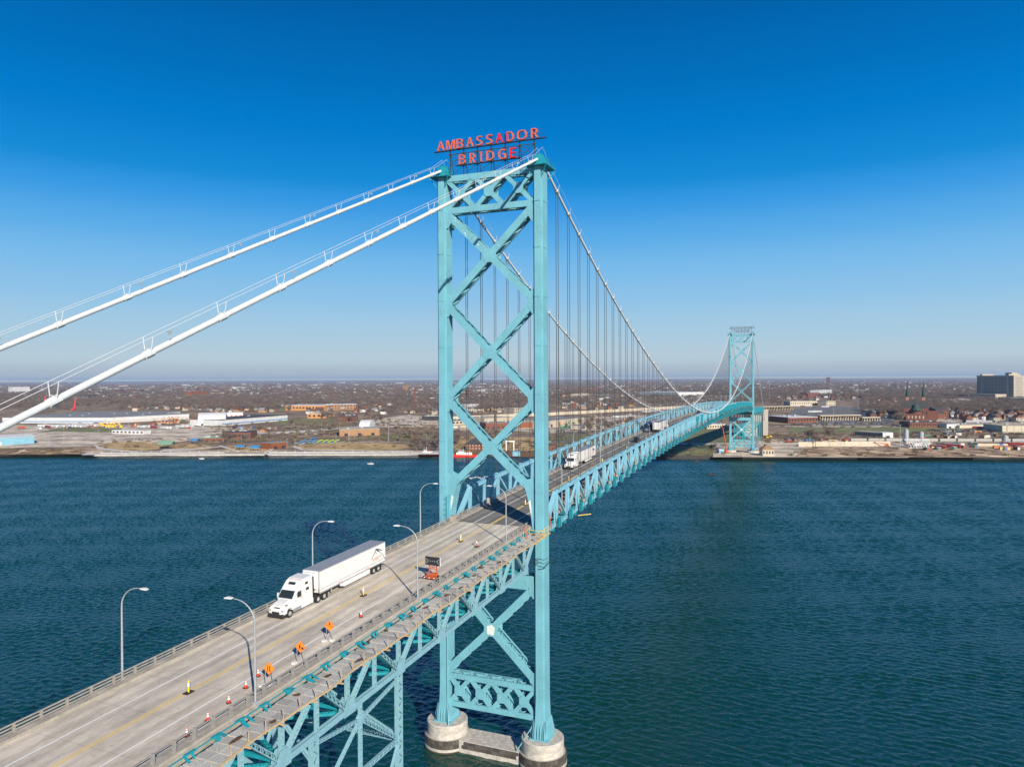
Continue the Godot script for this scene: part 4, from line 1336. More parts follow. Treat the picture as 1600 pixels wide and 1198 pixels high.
	# refrigeration unit on the trailer nose
	part("reefer_unit", body([Vector2(-6.55, 3.9), Vector2(-6.4, 3.7), Vector2(-6.4, 2.0), Vector2(-6.6, 1.75), Vector2(-7.02, 1.75), Vector2(-7.02, 3.95)], 1.02, 0.08), M.white, t)
	block("reefer_grille", Vector3(0, 2.5, -6.385), Vector3(1.5, 0.9, 0.04), M.black, t)
	# print on the trailer side
	for f in [-1.0, 1.0]:
		var navy := Shape.new(); var red_ink := Shape.new()
		var T := Transform3D(Basis(Vector3(0, 0, -f), Vector3.UP, Vector3(f, 0, 0)), Vector3(f * 1.312, 2.75, -20.8))
		if logo == 0:
			for o in [[-1.5, -0.45, -0.2, 0.75, 0.14], [-0.2, 0.75, 0.15, 0.45, 0.12], [-0.45, 0.42, -0.05, 0.1, 0.08], [0.1, 0.35, 0.4, 0.68, 0.1], [0.4, 0.68, 1.3, 0.2, 0.16]]:
				var a := Vector2(o[0], o[1]); var b := Vector2(o[2], o[3]); var nrm: Vector2 = (b - a).orthogonal().normalized() * o[4] * 0.5
				navy.plate(PackedVector2Array([a - nrm * 0.6, b - nrm, b + nrm, a + nrm * 0.6]), T, 0.006)
			part("mountain_print", navy, M.navy, t)
			var word := "KINALTA"
			for i in word.length():
				var lt := part("letter_print", letter_mesh(word[i], 0.09 if word[i] == "I" else 0.27, 0.46, 0.01), M.red, t)
				lt.transform = Transform3D(T.basis, T * Vector3(-1.05 + 0.34 * i, -0.62 + 0.02 * i, 0))
		elif logo == 1:
			navy.plate(PackedVector2Array([Vector2(-0.7, 0.0), Vector2(-0.7, 0.6), Vector2(-0.35, 0.75), Vector2(-0.1, 0.5), Vector2(0.25, 0.75), Vector2(0.6, 0.55), Vector2(1.05, 0.1), Vector2(0.9, -0.3), Vector2(0.5, 0.1), Vector2(0.1, -0.05)]), T, 0.006)
			part("emblem_print", navy, M.navy, t)
			for i in 7:
				red_ink.plate(PackedVector2Array([Vector2(-1.1 + i * 0.27, -0.75), Vector2(-0.98 + i * 0.27, -0.35), Vector2(-0.82 + i * 0.27, -0.35), Vector2(-0.92 + i * 0.27, -0.75)]), T, 0.006)
			part("lettering_print", red_ink, M.red, t)
	t.rotation.x = grade if turn == 0.0 else -grade
	return t

func car(called: String, label: String, category: String, where: Vector3, turn: float, colour: Material, long: float, tall: float, group: String = "") -> Node3D:
	var t := thing(called, label, category, where, turn, group)
	var h := long * 0.5
	part("body", body([Vector2(h, 0.4), Vector2(h, 0.72), Vector2(h - 0.9, 0.95), Vector2(-h + 0.1, 0.98), Vector2(-h, 0.7), Vector2(-h, 0.4)], 0.92, 0.1), colour, t)
	part("cabin", body([Vector2(h * 0.45, 0.93), Vector2(h * 0.18, tall), Vector2(-h * 0.5, tall), Vector2(-h * 0.8, 0.93)], 0.82, 0.16), M.glass, t)
	part("roof", body([Vector2(h * 0.2, tall - 0.02), Vector2(h * 0.12, tall + 0.05), Vector2(-h * 0.46, tall + 0.05), Vector2(-h * 0.52, tall - 0.02)], 0.72, 0.05), colour, t)
	for f in [-1, 1]:
		for z in [h * 0.62, -h * 0.6]: wheel(t, f * 0.82, z, 0.33, 0.22)
	return t

func make_traffic():
	var deep_blue := paint(Color(0.012, 0.035, 0.10), 0.25)
	semi_truck("white sleeper-cab truck whose trailer shows a mountain print, on the pale road", at(-5.05, road_y(-55.0), -55.0), 0.0, M.white, 0)
	semi_truck("white truck with a blue and red print, just past the tower", at(-5.2, road_y(63.5), 63.5), 0.0, M.white, 1)
	semi_truck("dark blue sleeper-cab truck pulling a white trailer over the main span", at(-5.4, road_y(170.0), 170.0), 0.0, deep_blue, 2)
	semi_truck("white trailer truck seen from behind beside the dark blue truck", at(-1.75, road_y(193.0), 193.0), PI, M.white, 2)
	var black := paint(Color(0.015, 0.015, 0.017), 0.25)
	var o := car("pickup_truck", "black pickup truck driving away near the yellow line of main span", "pickup", at(-1.6, road_y(133.5), 133.5), PI, black, 5.4, 1.75)
	o.rotation.x = -0.02
	car("parked_car", "dark car crossing near the crown of the main span", "car", at(-5.2, road_y(322.0), 322.0), 0.0, black, 4.8, 1.5)
	car("parked_car", "silver car crossing the main span towards the far tower", "car", at(-1.8, road_y(376.0), 376.0), PI, M.alloy, 4.8, 1.5)

# ---------------------------------------------------------------- road works
func cone(label: String, x: float, s: float, group: String):
	var t := thing("traffic_cone", label, "traffic cone", at(x, road_y(s) + 0.012, s), 0.2 * s, group)
	block("base", Vector3(0, 0.045, 0), Vector3(0.52, 0.09, 0.52), M.rubber, t)
	var low := Shape.new(); low.tube(Vector3(0, 0.09, 0), Vector3(0, 0.42, 0), 0.19, 0.135, 14)
	part("cone", low, M.red, t)
	var a := Shape.new(); a.tube(Vector3(0, 0.42, 0), Vector3(0, 0.62, 0), 0.137, 0.105, 14)
	part("reflective_collar", a, M.reflector, t)
	var b := Shape.new(); b.tube(Vector3(0, 0.62, 0), Vector3(0, 0.70, 0), 0.105, 0.09, 14)
	part("cone", b, M.red, t)
	var c := Shape.new(); c.tube(Vector3(0, 0.70, 0), Vector3(0, 0.84, 0), 0.092, 0.07, 14)
	part("reflective_collar", c, M.reflector, t)
	var d := Shape.new(); d.tube(Vector3(0, 0.84, 0), Vector3(0, 0.92, 0), 0.07, 0.045, 14, true)
	part("cone", d, M.red, t)
	t.scale = Vector3.ONE * 0.82

func marker_post(label: String, x: float, s: float, tint: Material, group: String):
	var t := thing("marker_post", label, "marker post", at(x, road_y(s) + 0.014, s), 0.0, group)
	block("base", Vector3(0, 0.04, 0), Vector3(0.6, 0.08, 0.95), M.rubber, t)
	var a := Shape.new(); a.tube(Vector3(0, 0.08, 0), Vector3(0, 0.62, 0), 0.085, 0.085, 10)
	part("tube", a, tint, t)
	var b := Shape.new(); b.tube(Vector3(0, 0.62, 0), Vector3(0, 0.98, 0), 0.088, 0.088, 10)
	part("reflective_band", b, M.reflector, t)
	var c := Shape.new(); c.tube(Vector3(0, 0.98, 0), Vector3(0, 1.22, 0), 0.085, 0.07, 10, true)
	part("tube", c, tint, t)

func work_sign(label: String, x: float, s: float, symbol: int):
	var t := thing("warning_sign", label, "road sign", at(x, road_y(s) + 0.0, s), 0.12, "orange diamond signs at the road works")
	var r := 0.64; var y := 1.7
	var st := Shape.new()
	st.plate(PackedVector2Array([Vector2(0, r), Vector2(r, 0), Vector2(0, -r), Vector2(-r, 0)]), Transform3D(Basis.IDENTITY, Vector3(0, y, 0)), 0.03)
	part("panel", st, M.orange, t)
	var rim := Shape.new()
	var e := r - 0.05
	var corners := [Vector3(0, y + e, 0.018), Vector3(e, y, 0.018), Vector3(0, y - e, 0.018), Vector3(-e, y, 0.018)]
	for i in 4: rim.bar(corners[i], corners[(i + 1) % 4], 0.035, 0.006, Vector3(0, 0, 1))
	part("border", rim, M.orange_steel, t)
	var ink := Shape.new()
	var T := Transform3D(Basis.from_scale(Vector3(0.73, 0.73, 1.0)), Vector3(0, y, 0.02))
	if symbol == 0:      # lane that shifts
		ink.plate(PackedVector2Array([Vector2(-0.62, 0.06), Vector2(-0.6, 0.13), Vector2(0.62, -0.04), Vector2(0.64, -0.12)]), T, 0.008)
		ink.plate(PackedVector2Array([Vector2(-0.06, 0.1), Vector2(-0.06, 0.3), Vector2(-0.2, 0.3), Vector2(0.03, 0.56), Vector2(0.24, 0.3), Vector2(0.1, 0.3), Vector2(0.1, 0.2), Vector2(0.04, 0.1)]), T, 0.008)
	elif symbol == 1:    # digging worker and a heap
		ink.plate(PackedVector2Array([Vector2(-0.1, 0.38), Vector2(-0.02, 0.48), Vector2(0.08, 0.4), Vector2(0.02, 0.3)]), T, 0.008)
		ink.plate(PackedVector2Array([Vector2(-0.2, 0.3), Vector2(-0.02, 0.28), Vector2(0.02, 0.06), Vector2(-0.04, -0.1), Vector2(0.06, -0.38), Vector2(-0.04, -0.38), Vector2(-0.14, -0.12), Vector2(-0.22, -0.38), Vector2(-0.31, -0.36), Vector2(-0.2, 0.02)]), T, 0.008)
		ink.plate(PackedVector2Array([Vector2(0.0, 0.1), Vector2(0.22, -0.12), Vector2(0.18, -0.18), Vector2(-0.02, 0.0)]), T, 0.008)
		ink.plate(PackedVector2Array([Vector2(0.12, -0.32), Vector2(0.18, -0.16), Vector2(0.3, 0.0), Vector2(0.45, -0.02), Vector2(0.56, -0.18), Vector2(0.5, -0.32)]), T, 0.008)
	else:                # two lanes narrowing
		ink.plate(PackedVector2Array([Vector2(-0.28, -0.42), Vector2(-0.2, 0.42), Vector2(-0.12, 0.42), Vector2(-0.16, -0.42)]), T, 0.008)
		ink.plate(PackedVector2Array([Vector2(0.02, -0.42), Vector2(0.06, 0.1), Vector2(-0.02, 0.12), Vector2(0.12, 0.44), Vector2(0.22, 0.08), Vector2(0.15, 0.08), Vector2(0.14, -0.02), Vector2(0.32, -0.36), Vector2(0.24, -0.42), Vector2(0.1, -0.12), Vector2(0.1, -0.42)]), T, 0.008)
	part("symbol", ink, M.black, t)
	for f in [-0.42, 0.42]:
		member("leg", Vector3(f, 1.9, -0.04), Vector3(f, 0.04, -0.04), 0.05, 0.05, M.galv, t, Vector3(1, 0, 0))
		member("foot", Vector3(f, 0.035, -0.65), Vector3(f, 0.035, 0.6), 0.06, 0.05, M.galv, t)
		var bag := Shape.new()
		bag.plate(PackedVector2Array([Vector2(-0.28, 0.0), Vector2(-0.33, 0.1), Vector2(-0.2, 0.2), Vector2(0.05, 0.17), Vector2(0.25, 0.22), Vector2(0.36, 0.1), Vector2(0.3, 0.0)]), Transform3D(Basis(Vector3(0, 0, 1), Vector3.UP, Vector3(-1, 0, 0)), Vector3(f, 0.05, 0.3 - 0.4 * f)), 0.34)
		part("sandbag", bag, M.white, t)

func make_roadworks():
	for q in [-73.7, -43.9, -14.3]:
		marker_post("yellow and white tubular marker on the double yellow line of pale road", 0.25, q, M.yellow, "yellow lane markers")
	for q in [16.6, 46.8, 79.0, 110.0, 141.0]:
		marker_post("yellow and white tubular marker on the centre line of the main span", 0.25, q, M.yellow, "yellow lane markers")
	marker_post("orange and white tubular marker standing alone by the white lane line", 4.3, -16.5, M.orange_steel, "")
	cone("red and white cone alone on the white line, before the diamond signs", 4.5, -50.8, "cones along the closed lane")
	for q in [[4.1, -68.5], [4.8, -71.0], [5.5, -74.0], [6.15, -77.2], [6.5, -79.9]]:
		cone("red and white cone in the slanting row that closes the lane", q[0], q[1], "cones along the closed lane")
	work_sign("orange diamond sign with a black arrow over a slanting bar", 5.4, -58.4, 0)
	work_sign("orange diamond sign with a black digging worker", 6.1, -64.4, 1)
	work_sign("orange diamond sign with two narrowing lanes, by the cone row", 6.6, -69.8, 2)
	# arrow board on its orange trailer
	var t := thing("arrow_board", "black arrow board on an orange wheeled trailer in the closed lane", "arrow board", at(5.6, road_y(-34.3), -34.3), -0.08)
	block("board", Vector3(0, 2.55, 0), Vector3(2.45, 1.2, 0.12), M.black, t)
	member("board_edge", Vector3(1.24, 1.95, 0), Vector3(1.24, 3.15, 0), 0.03, 0.14, M.reflector, t, Vector3(1, 0, 0))
	for k in 5: _dot(t, Vector3(-0.72 + 0.36 * k, 2.55, 0.065))
	for q in [[-1.0, 2.8], [-1.0, 2.3], [1.0, 2.8], [1.0, 2.3], [-0.86, 2.68], [-0.86, 2.42], [0.86, 2.68], [0.86, 2.42]]: _dot(t, Vector3(q[0], q[1], 0.065))
	for f in [-0.62, 0.62]:
		member("mast", Vector3(f, 0.4, -0.1), Vector3(f, 2.0, -0.1), 0.14, 0.14, M.orange_steel, t, Vector3(1, 0, 0))
		member("strut", Vector3(f, 0.9, -0.1), Vector3(f * 1.3, 0.4, 0.7), 0.08, 0.08, M.orange_steel, t)
	member("cross_bar", Vector3(-0.62, 1.65, -0.1), Vector3(0.62, 1.65, -0.1), 0.1, 0.1, M.orange_steel, t)
	member("cross_bar", Vector3(-0.62, 1.4, -0.1), Vector3(0.62, 1.4, -0.1), 0.1, 0.1, M.orange_steel, t)
	block("chassis", Vector3(0, 0.38, 0.2), Vector3(1.9, 0.12, 1.5), M.orange_steel, t)
	block("battery_box", Vector3(0.1, 0.6, -0.3), Vector3(1.0, 0.32, 0.5), M.orange_steel, t)
	for k in 5: block("reflective_mark", Vector3(-0.8 + 0.4 * k, 0.38, 0.96), Vector3(0.2, 0.1, 0.02), M.reflector if k % 2 == 0 else M.red, t)
	for f in [-1, 1]: wheel(t, f * 1.05, 0.1, 0.33, 0.22)
	member("tow_bar", Vector3(-0.9, 0.38, 0.9), Vector3(-1.7, 0.3, 1.3), 0.1, 0.1, M.black, t)
	member("jack", Vector3(-1.65, 0.55, 1.28), Vector3(-1.65, 0.0, 1.28), 0.07, 0.07, M.black, t, Vector3(1, 0, 0))

func _dot(t: Node3D, p: Vector3):
	var st := Shape.new()
	st.tube(Vector3.ZERO, Vector3(0, 0, 0.03), 0.075, 0.075, 8, true)
	part("lamp", st, M.trailer_roof, t).position = p

# ---------------------------------------------------------------- far shore
var shore_line := [[-420, 722], [-200, 716.5], [0, 713.2], [60, 712.8], [127, 712.2], [250, 712], [400, 711.2], [550, 711.2], [690, 711.8], [800, 713], [900, 715], [1000, 716], [1060, 717], [1100, 717.2], [1160, 717.6], [1240, 717.2], [1300, 717.2], [1340, 717.4], [1407, 718], [1520, 718.2], [1600, 718.6], [1800, 722], [2050, 729]]

func shore_point(k: int) -> Vector3:
	return ground(shore_line[k][0], shore_line[k][1], 0.0)

func outline_sheet(points: Array, y: float) -> Shape:
	var st := Shape.new()
	var flat := PackedVector2Array()
	for p in points: flat.append(Vector2(p.x, p.z))
	var idx := Geometry2D.triangulate_polygon(flat)
	for i in range(0, idx.size(), 3):
		var A := Vector3(flat[idx[i]].x, y, flat[idx[i]].y); var B := Vector3(flat[idx[i + 1]].x, y, flat[idx[i + 1]].y); var D := Vector3(flat[idx[i + 2]].x, y, flat[idx[i + 2]].y)
		if (D - A).cross(B - A).y < 0.0: st.tri(A, D, B)
		else: st.tri(A, B, D)
	return st

func patch(called: String, pixels: Array, material: Material, lift: float):
	var pts := []
	for q in pixels: pts.append(ground(q[0], q[1], LAND))
	setting(called, outline_sheet(pts, LAND + lift), material)

func oval(px: float, py: float, rx: float, ry: float, n: int = 26) -> Array:
	var out := []
	for i in n: out.append([px + cos(TAU * i / n) * rx, py + sin(TAU * i / n) * ry])
	return out

# bare ground between two tones (sRGB): patches, wheel-worn streaks and specks
func ground_mat(seed_: int, pale: Color, dark: Color, tile: float) -> StandardMaterial3D:
	var n := 256
	var a := noise_bytes(seed_, 0.012, 5, n); var b := noise_bytes(seed_ + 1, 0.05, 4, n); var d := noise_bytes(seed_ + 2, 0.18, 2, n)
	var out := PackedByteArray(); out.resize(n * n * 3)
	for y in n:
		for x in n:
			var i := y * n + x
			var streak: float = b[(x / 5 + y * 37) % (n * n)] / 255.0
			var t := clampf(0.5 + 1.5 * (a[i] / 255.0 - 0.5) + 0.7 * (b[i] / 255.0 - 0.5) + 0.35 * (streak - 0.5), 0, 1)
			var q := dark.lerp(pale, t)
			if d[i] > 205: q = q * 0.72
			out[i * 3] = int(q.r * 255); out[i * 3 + 1] = int(q.g * 255); out[i * 3 + 2] = int(q.b * 255)
	return paint(Color(1, 1, 1), 0.95, texture_of(n, n, out), tile)

func make_far_land():
	M.earth = ground_mat(101, Color(0.62, 0.53, 0.43), Color(0.36, 0.29, 0.22), 190.0)
	M.lot = ground_mat(102, Color(0.86, 0.80, 0.72), Color(0.58, 0.53, 0.47), 120.0)
	M.asphalt = paint(Color(0.24, 0.24, 0.245), 0.95, mottled(103, 0.6, 1.0), 60.0)
	M.dry_grass = ground_mat(104, Color(0.78, 0.66, 0.46), Color(0.56, 0.46, 0.29), 60.0)
	M.green_grass = ground_mat(105, Color(0.50, 0.50, 0.31), Color(0.37, 0.385, 0.22), 70.0)
	M.dirt = ground_mat(106, Color(0.80, 0.69, 0.56), Color(0.45, 0.36, 0.28), 85.0)
	M.pale_path = paint(Color(0.74, 0.70, 0.64), 0.95, mottled(107, 0.75, 1.0), 20.0)
	var pts := []
	for k in shore_line.size(): pts.append(shore_point(k))
	var first: Vector3 = pts[0]; var last: Vector3 = pts[pts.size() - 1]
	pts.append(last + Vector3(9000, 0, -6000)); pts.append(Vector3(26000, 0, -36000)); pts.append(Vector3(-40000, 0, -36000)); pts.append(first + Vector3(-14000, 0, 2000))
	setting("ground", outline_sheet(pts, LAND), M.earth)
	# yards, lawns, streets
	patch("parking_lot", [[-60, 702], [60, 699], [240, 696], [330, 683], [420, 676], [380, 668], [200, 664], [-60, 664]], M.lot, 0.06)
	patch("parking_lot", [[580, 668], [690, 667], [700, 656], [640, 647], [560, 660]], M.lot, 0.06)
	patch("parking_lot", [[700, 672], [860, 672], [860, 664], [700, 664]], M.lot, 0.06)
	patch("parking_lot", [[700, 661], [860, 655], [1010, 648], [1010, 668], [860, 676], [700, 668]], M.lot, 0.03)
	patch("parking_lot", [[1236, 664], [1400, 665], [1395, 640], [1300, 634], [1236, 640]], M.asphalt, 0.06)
	patch("parking_lot", [[1440, 676], [1600, 677], [1640, 652], [1440, 655]], M.lot, 0.06)
	patch("lawn", oval(206, 697, 52, 7.0), M.dry_grass, 0.12)
	patch("lawn", oval(296, 699, 34, 5.0), M.dry_grass, 0.12)
	patch("lawn", [[350, 707], [412, 707], [420, 698], [352, 696]], M.dry_grass, 0.12)
	patch("lawn", oval(552, 698, 88, 6.5, 40), M.dry_grass, 0.12)
	patch("lawn", [[560, 686], [690, 686], [690, 678], [600, 679]], M.green_grass, 0.10)
	patch("lawn", [[425, 662], [500, 664], [560, 656], [440, 654]], M.green_grass, 0.10)
	patch("lawn", [[330, 640], [480, 642], [480, 636], [330, 635]], M.green_grass, 0.10)
	patch("lawn", [[60, 674], [190, 676], [190, 669], [100, 668]], M.green_grass, 0.13)
	patch("lawn", [[845, 688], [900, 700], [1000, 690], [1000, 676], [845, 682]], M.green_grass, 0.10)
	patch("lawn", [[700, 702], [850, 704], [850, 684], [700, 682]], M.dry_grass, 0.07)
	patch("lawn", [[1010, 692], [1140, 692], [1140, 671], [1040, 671]], M.green_grass, 0.10)
	patch("lawn", [[1000, 710], [1112, 712], [1118, 695], [1010, 695]], M.green_grass, 0.12)
	patch("lawn", [[1234, 675.5], [1600, 676], [1700, 676], [1700, 668], [1234, 667]], M.green_grass, 0.10)
	patch("yard", [[1114, 714], [1420, 715], [1420, 690], [1190, 686], [1116, 692]], M.lot, 0.05)
	patch("yard", [[1242, 713], [1600, 715], [1720, 716], [1720, 698], [1260, 698]], M.dirt, 0.09)
	patch("yard", [[0, 710], [130, 709.5], [240, 700], [60, 702], [-40, 704]], M.dirt, 0.09)
	patch("path", [[145, 696], [152, 702], [215, 707], [218, 706], [158, 700], [150, 695], [162, 691.5], [160, 690.8]], M.pale_path, 0.17)
	patch("path", [[250, 705], [300, 703], [350, 698], [349, 697], [300, 701], [256, 702]], M.pale_path, 0.17)
	patch("path", [[340, 697], [372, 706], [376, 706], [346, 696]], M.pale_path, 0.2)
	patch("path", [[408, 698], [422, 703], [412, 708], [417, 708], [428, 702], [412, 697]], M.pale_path, 0.2)
	patch("path", [[455, 698], [470, 703], [640, 706], [640, 705], [475, 702], [462, 697], [480, 692], [640, 690.5], [640, 690], [478, 691]], M.pale_path, 0.18)
	patch("promenade", [[128, 711], [250, 710.6], [690, 710.2], [690, 707.5], [250, 708], [128, 708.5]], M.pale_path, 0.22)
	patch("street", [[330, 683], [470, 676], [560, 668], [560, 666], [465, 673], [320, 680]], M.pale_path, 0.14)
	patch("street", [[845, 694], [1000, 683], [1000, 680], [845, 690]], M.asphalt, 0.14)
	patch("street", [[1000, 694.5], [1140, 694.5], [1140, 692.4], [1000, 692.4]], M.pale_path, 0.14)
	patch("street", [[1210, 667], [1600, 667.5], [1600, 666], [1210, 665.5]], M.lot, 0.14)
	patch("street", [[1336, 620], [1348, 640], [1366, 662], [1372, 662], [1352, 640], [1339, 620]], M.asphalt, 0.14)

func make_shore():
	# the river wall, section by section
	var kinds := [[2, 4, "eroded brown bank below the empty lot", M.dirt, 0.0], [4, 8, "pale concrete river wall under the park promenade", M.pale_path, 0.25], [8, 11, "timber and stone quay wall behind the red boats", M.rusty, 0.1], [11, 14, "dark timber quay wall before the green lawn and the far tower", M.iron, 0.1], [14, 17, "weathered pile wall beside the far tower", M.lot, 0.1], [17, 19, "rusty brown sheet-pile wall before the rail yard", M.rusty, 0.15], [19, 22, "rubble bank beyond the sheet piles", M.lot, 0.0], [0, 2, "brown river bank outside the park", M.dirt, 0.0]]
	for q in kinds:
		var w := thing("river_wall", q[2], "river wall")
		for k in range(q[0], q[1]):
			var a := shore_point(k); var b := shore_point(k + 1)
			var n := maxi(2, int(a.distance_to(b) / 12.0))
			for i in n:
				var p := a.lerp(b, float(i) / n); var r := a.lerp(b, float(i + 1) / n)
				var lift := rng.randf_range(-0.25, 0.25) if q[4] < 0.2 else 0.0
				member("wall_panel", p + Vector3(0, 0.9 + lift * 0.3, 0), r + Vector3(0, 0.9 + lift * 0.3, 0), 1.1, 4.6 + lift, q[3], w)
	# railing of the promenade
	var pr := thing("promenade_railing", "thin pale railing along the park promenade above the river", "railing")
	for k in range(4, 8):
		var a := shore_point(k); var b := shore_point(k + 1)
		member("rail", a + Vector3(0, LAND + 1.3, -0.8), b + Vector3(0, LAND + 1.3, -0.8), 0.16, 0.16, M.rope_pale, pr)
		var n := int(a.distance_to(b) / 9.0)
		for i in n:
			var p := a.lerp(b, float(i) / n)
			block("post", p + Vector3(0, LAND + 0.75, -0.8), Vector3(0.3, 1.2, 0.3), M.rope_pale, pr)
	# fender piles round the far tower quay
	for k in 18:
		var p := ground(1010 + k * 8.0, 718.2 if k % 2 == 0 else 718.0, 0.0)
		var st := Shape.new()
		st.tube(Vector3(0, -1.5, 0), Vector3(0, 2.4, 0), 0.45, 0.4, 7, true)
		alone("fender_pile", "dark timber pile standing before the far quay wall", "pile", st, M.iron, p, 0.0, "fender piles of the far quay")

# a plain building between two pixels of its front base line
func building(called: String, label: String, a: Array, b: Array, top: float, deep: float, wall: Material, roof: Material, o: Dictionary = {}) -> Node3D:
	var p := ground(a[0], a[1]); var q := ground(b[0], b[1])
	var h: float = o.get("tall", depth_of((p + q) * 0.5) * (0.5 * (a[1] + b[1]) - top) / FOCAL)
	var wide := p.distance_to(q)
	var x := (q - p).normalized()
	var back := Vector3.UP.cross(x).normalized()
	if back.dot(ray_ahead) < 0: back = -back
	var t := thing(called, label, o.get("category", "building"), p, atan2(-x.z, x.x), o.get("group", ""))
	# local axes: x along the front, -z inwards
	block("wall", Vector3(wide * 0.5, h * 0.5, -deep * 0.5), Vector3(wide, h, deep), wall, t)
	var kind: String = o.get("roof", "flat")
	var st := Shape.new()
	if kind == "flat":
		block("roof", Vector3(wide * 0.5, h + 0.25, -deep * 0.5), Vector3(wide + 0.3, 0.5, deep + 0.3), roof, t)
	elif kind == "gable":
		var r: float = o.get("rise", minf(wide, deep) * 0.35)
		if wide >= deep:
			st.plate(PackedVector2Array([Vector2(0.5, h), Vector2(-deep * 0.5, h + r), Vector2(-deep - 0.5, h), Vector2(-deep - 0.5, h - 0.3), Vector2(0.5, h - 0.3)]), Transform3D(Basis(Vector3(0, 0, 1), Vector3.UP, Vector3(-1, 0, 0)), Vector3(wide * 0.5, 0, 0)), wide + 0.8)
		else:
			st.plate(PackedVector2Array([Vector2(-0.5, h), Vector2(wide * 0.5, h + r), Vector2(wide + 0.5, h), Vector2(wide + 0.5, h - 0.3), Vector2(-0.5, h - 0.3)]), Transform3D(Basis.IDENTITY, Vector3(0, 0, -deep * 0.5)), deep + 0.8)
		part("roof", st, roof, t)
	elif kind == "barrel":
		var ol := PackedVector2Array()
		for i in 11:
			var an := PI * i / 10.0
			ol.append(Vector2(-deep * 0.5 + deep * 0.52 * cos(an), h - 0.2 + deep * 0.3 * sin(an)))
		st.plate(ol, Transform3D(Basis(Vector3(0, 0, 1), Vector3.UP, Vector3(-1, 0, 0)), Vector3(wide * 0.5, 0, 0)), wide + 0.4)
		part("roof", st, roof, t)
	elif kind == "hip":
		var r: float = o.get("rise", deep * 0.35)
		var e := 0.8
		var c := [Vector3(-e, h, e), Vector3(wide + e, h, e), Vector3(wide + e, h, -deep - e), Vector3(-e, h, -deep - e)]
		var m1 := Vector3(minf(wide, deep) * 0.5, h + r, -deep * 0.5); var m2 := Vector3(wide - minf(wide, deep) * 0.5, h + r, -deep * 0.5)
		st.quad(m1, m2, c[1], c[0]); st.quad(m2, m1, c[3], c[2]); st.tri(m1, c[0], c[3]); st.tri(m2, c[2], c[1]); st.quad(c[0], c[1], c[2], c[3])
		part("roof", st, roof, t)
	var cols: int = o.get("cols", 0); var rows: int = o.get("rows", 1)
	for r in rows:
		for k in cols:
			var w := wide / cols
			block("window", Vector3(w * (k + 0.5), h * (r + 0.55) / rows, 0.06), Vector3(w * o.get("win_w", 0.5), h / rows * o.get("win_h", 0.45), 0.2), o.get("glass", M.dark_glass), t)
	if o.has("band"):
		block("band", Vector3(wide * 0.5, h * 0.30, 0.05), Vector3(wide - 0.2, h * 0.16, 0.22), o.band, t)
	for k in o.get("doors", 0):
		block("door", Vector3(wide * (k + 0.5) / o.doors, h * 0.22, 0.07), Vector3(minf(4.0, wide / o.doors * 0.4), h * 0.42, 0.2), o.get("door", M.dark_glass), t)
	for k in o.get("vents", 4 if called in ["warehouse", "factory", "depot", "brick_building"] and kind == "flat" else 0):
		block("roof_unit", Vector3(wide * (0.1 + 0.8 * rng.randf()), h + 1.0, -deep * (0.2 + 0.6 * rng.randf())), Vector3(3.0, 1.6, 3.0), M.galv, t)
	return t

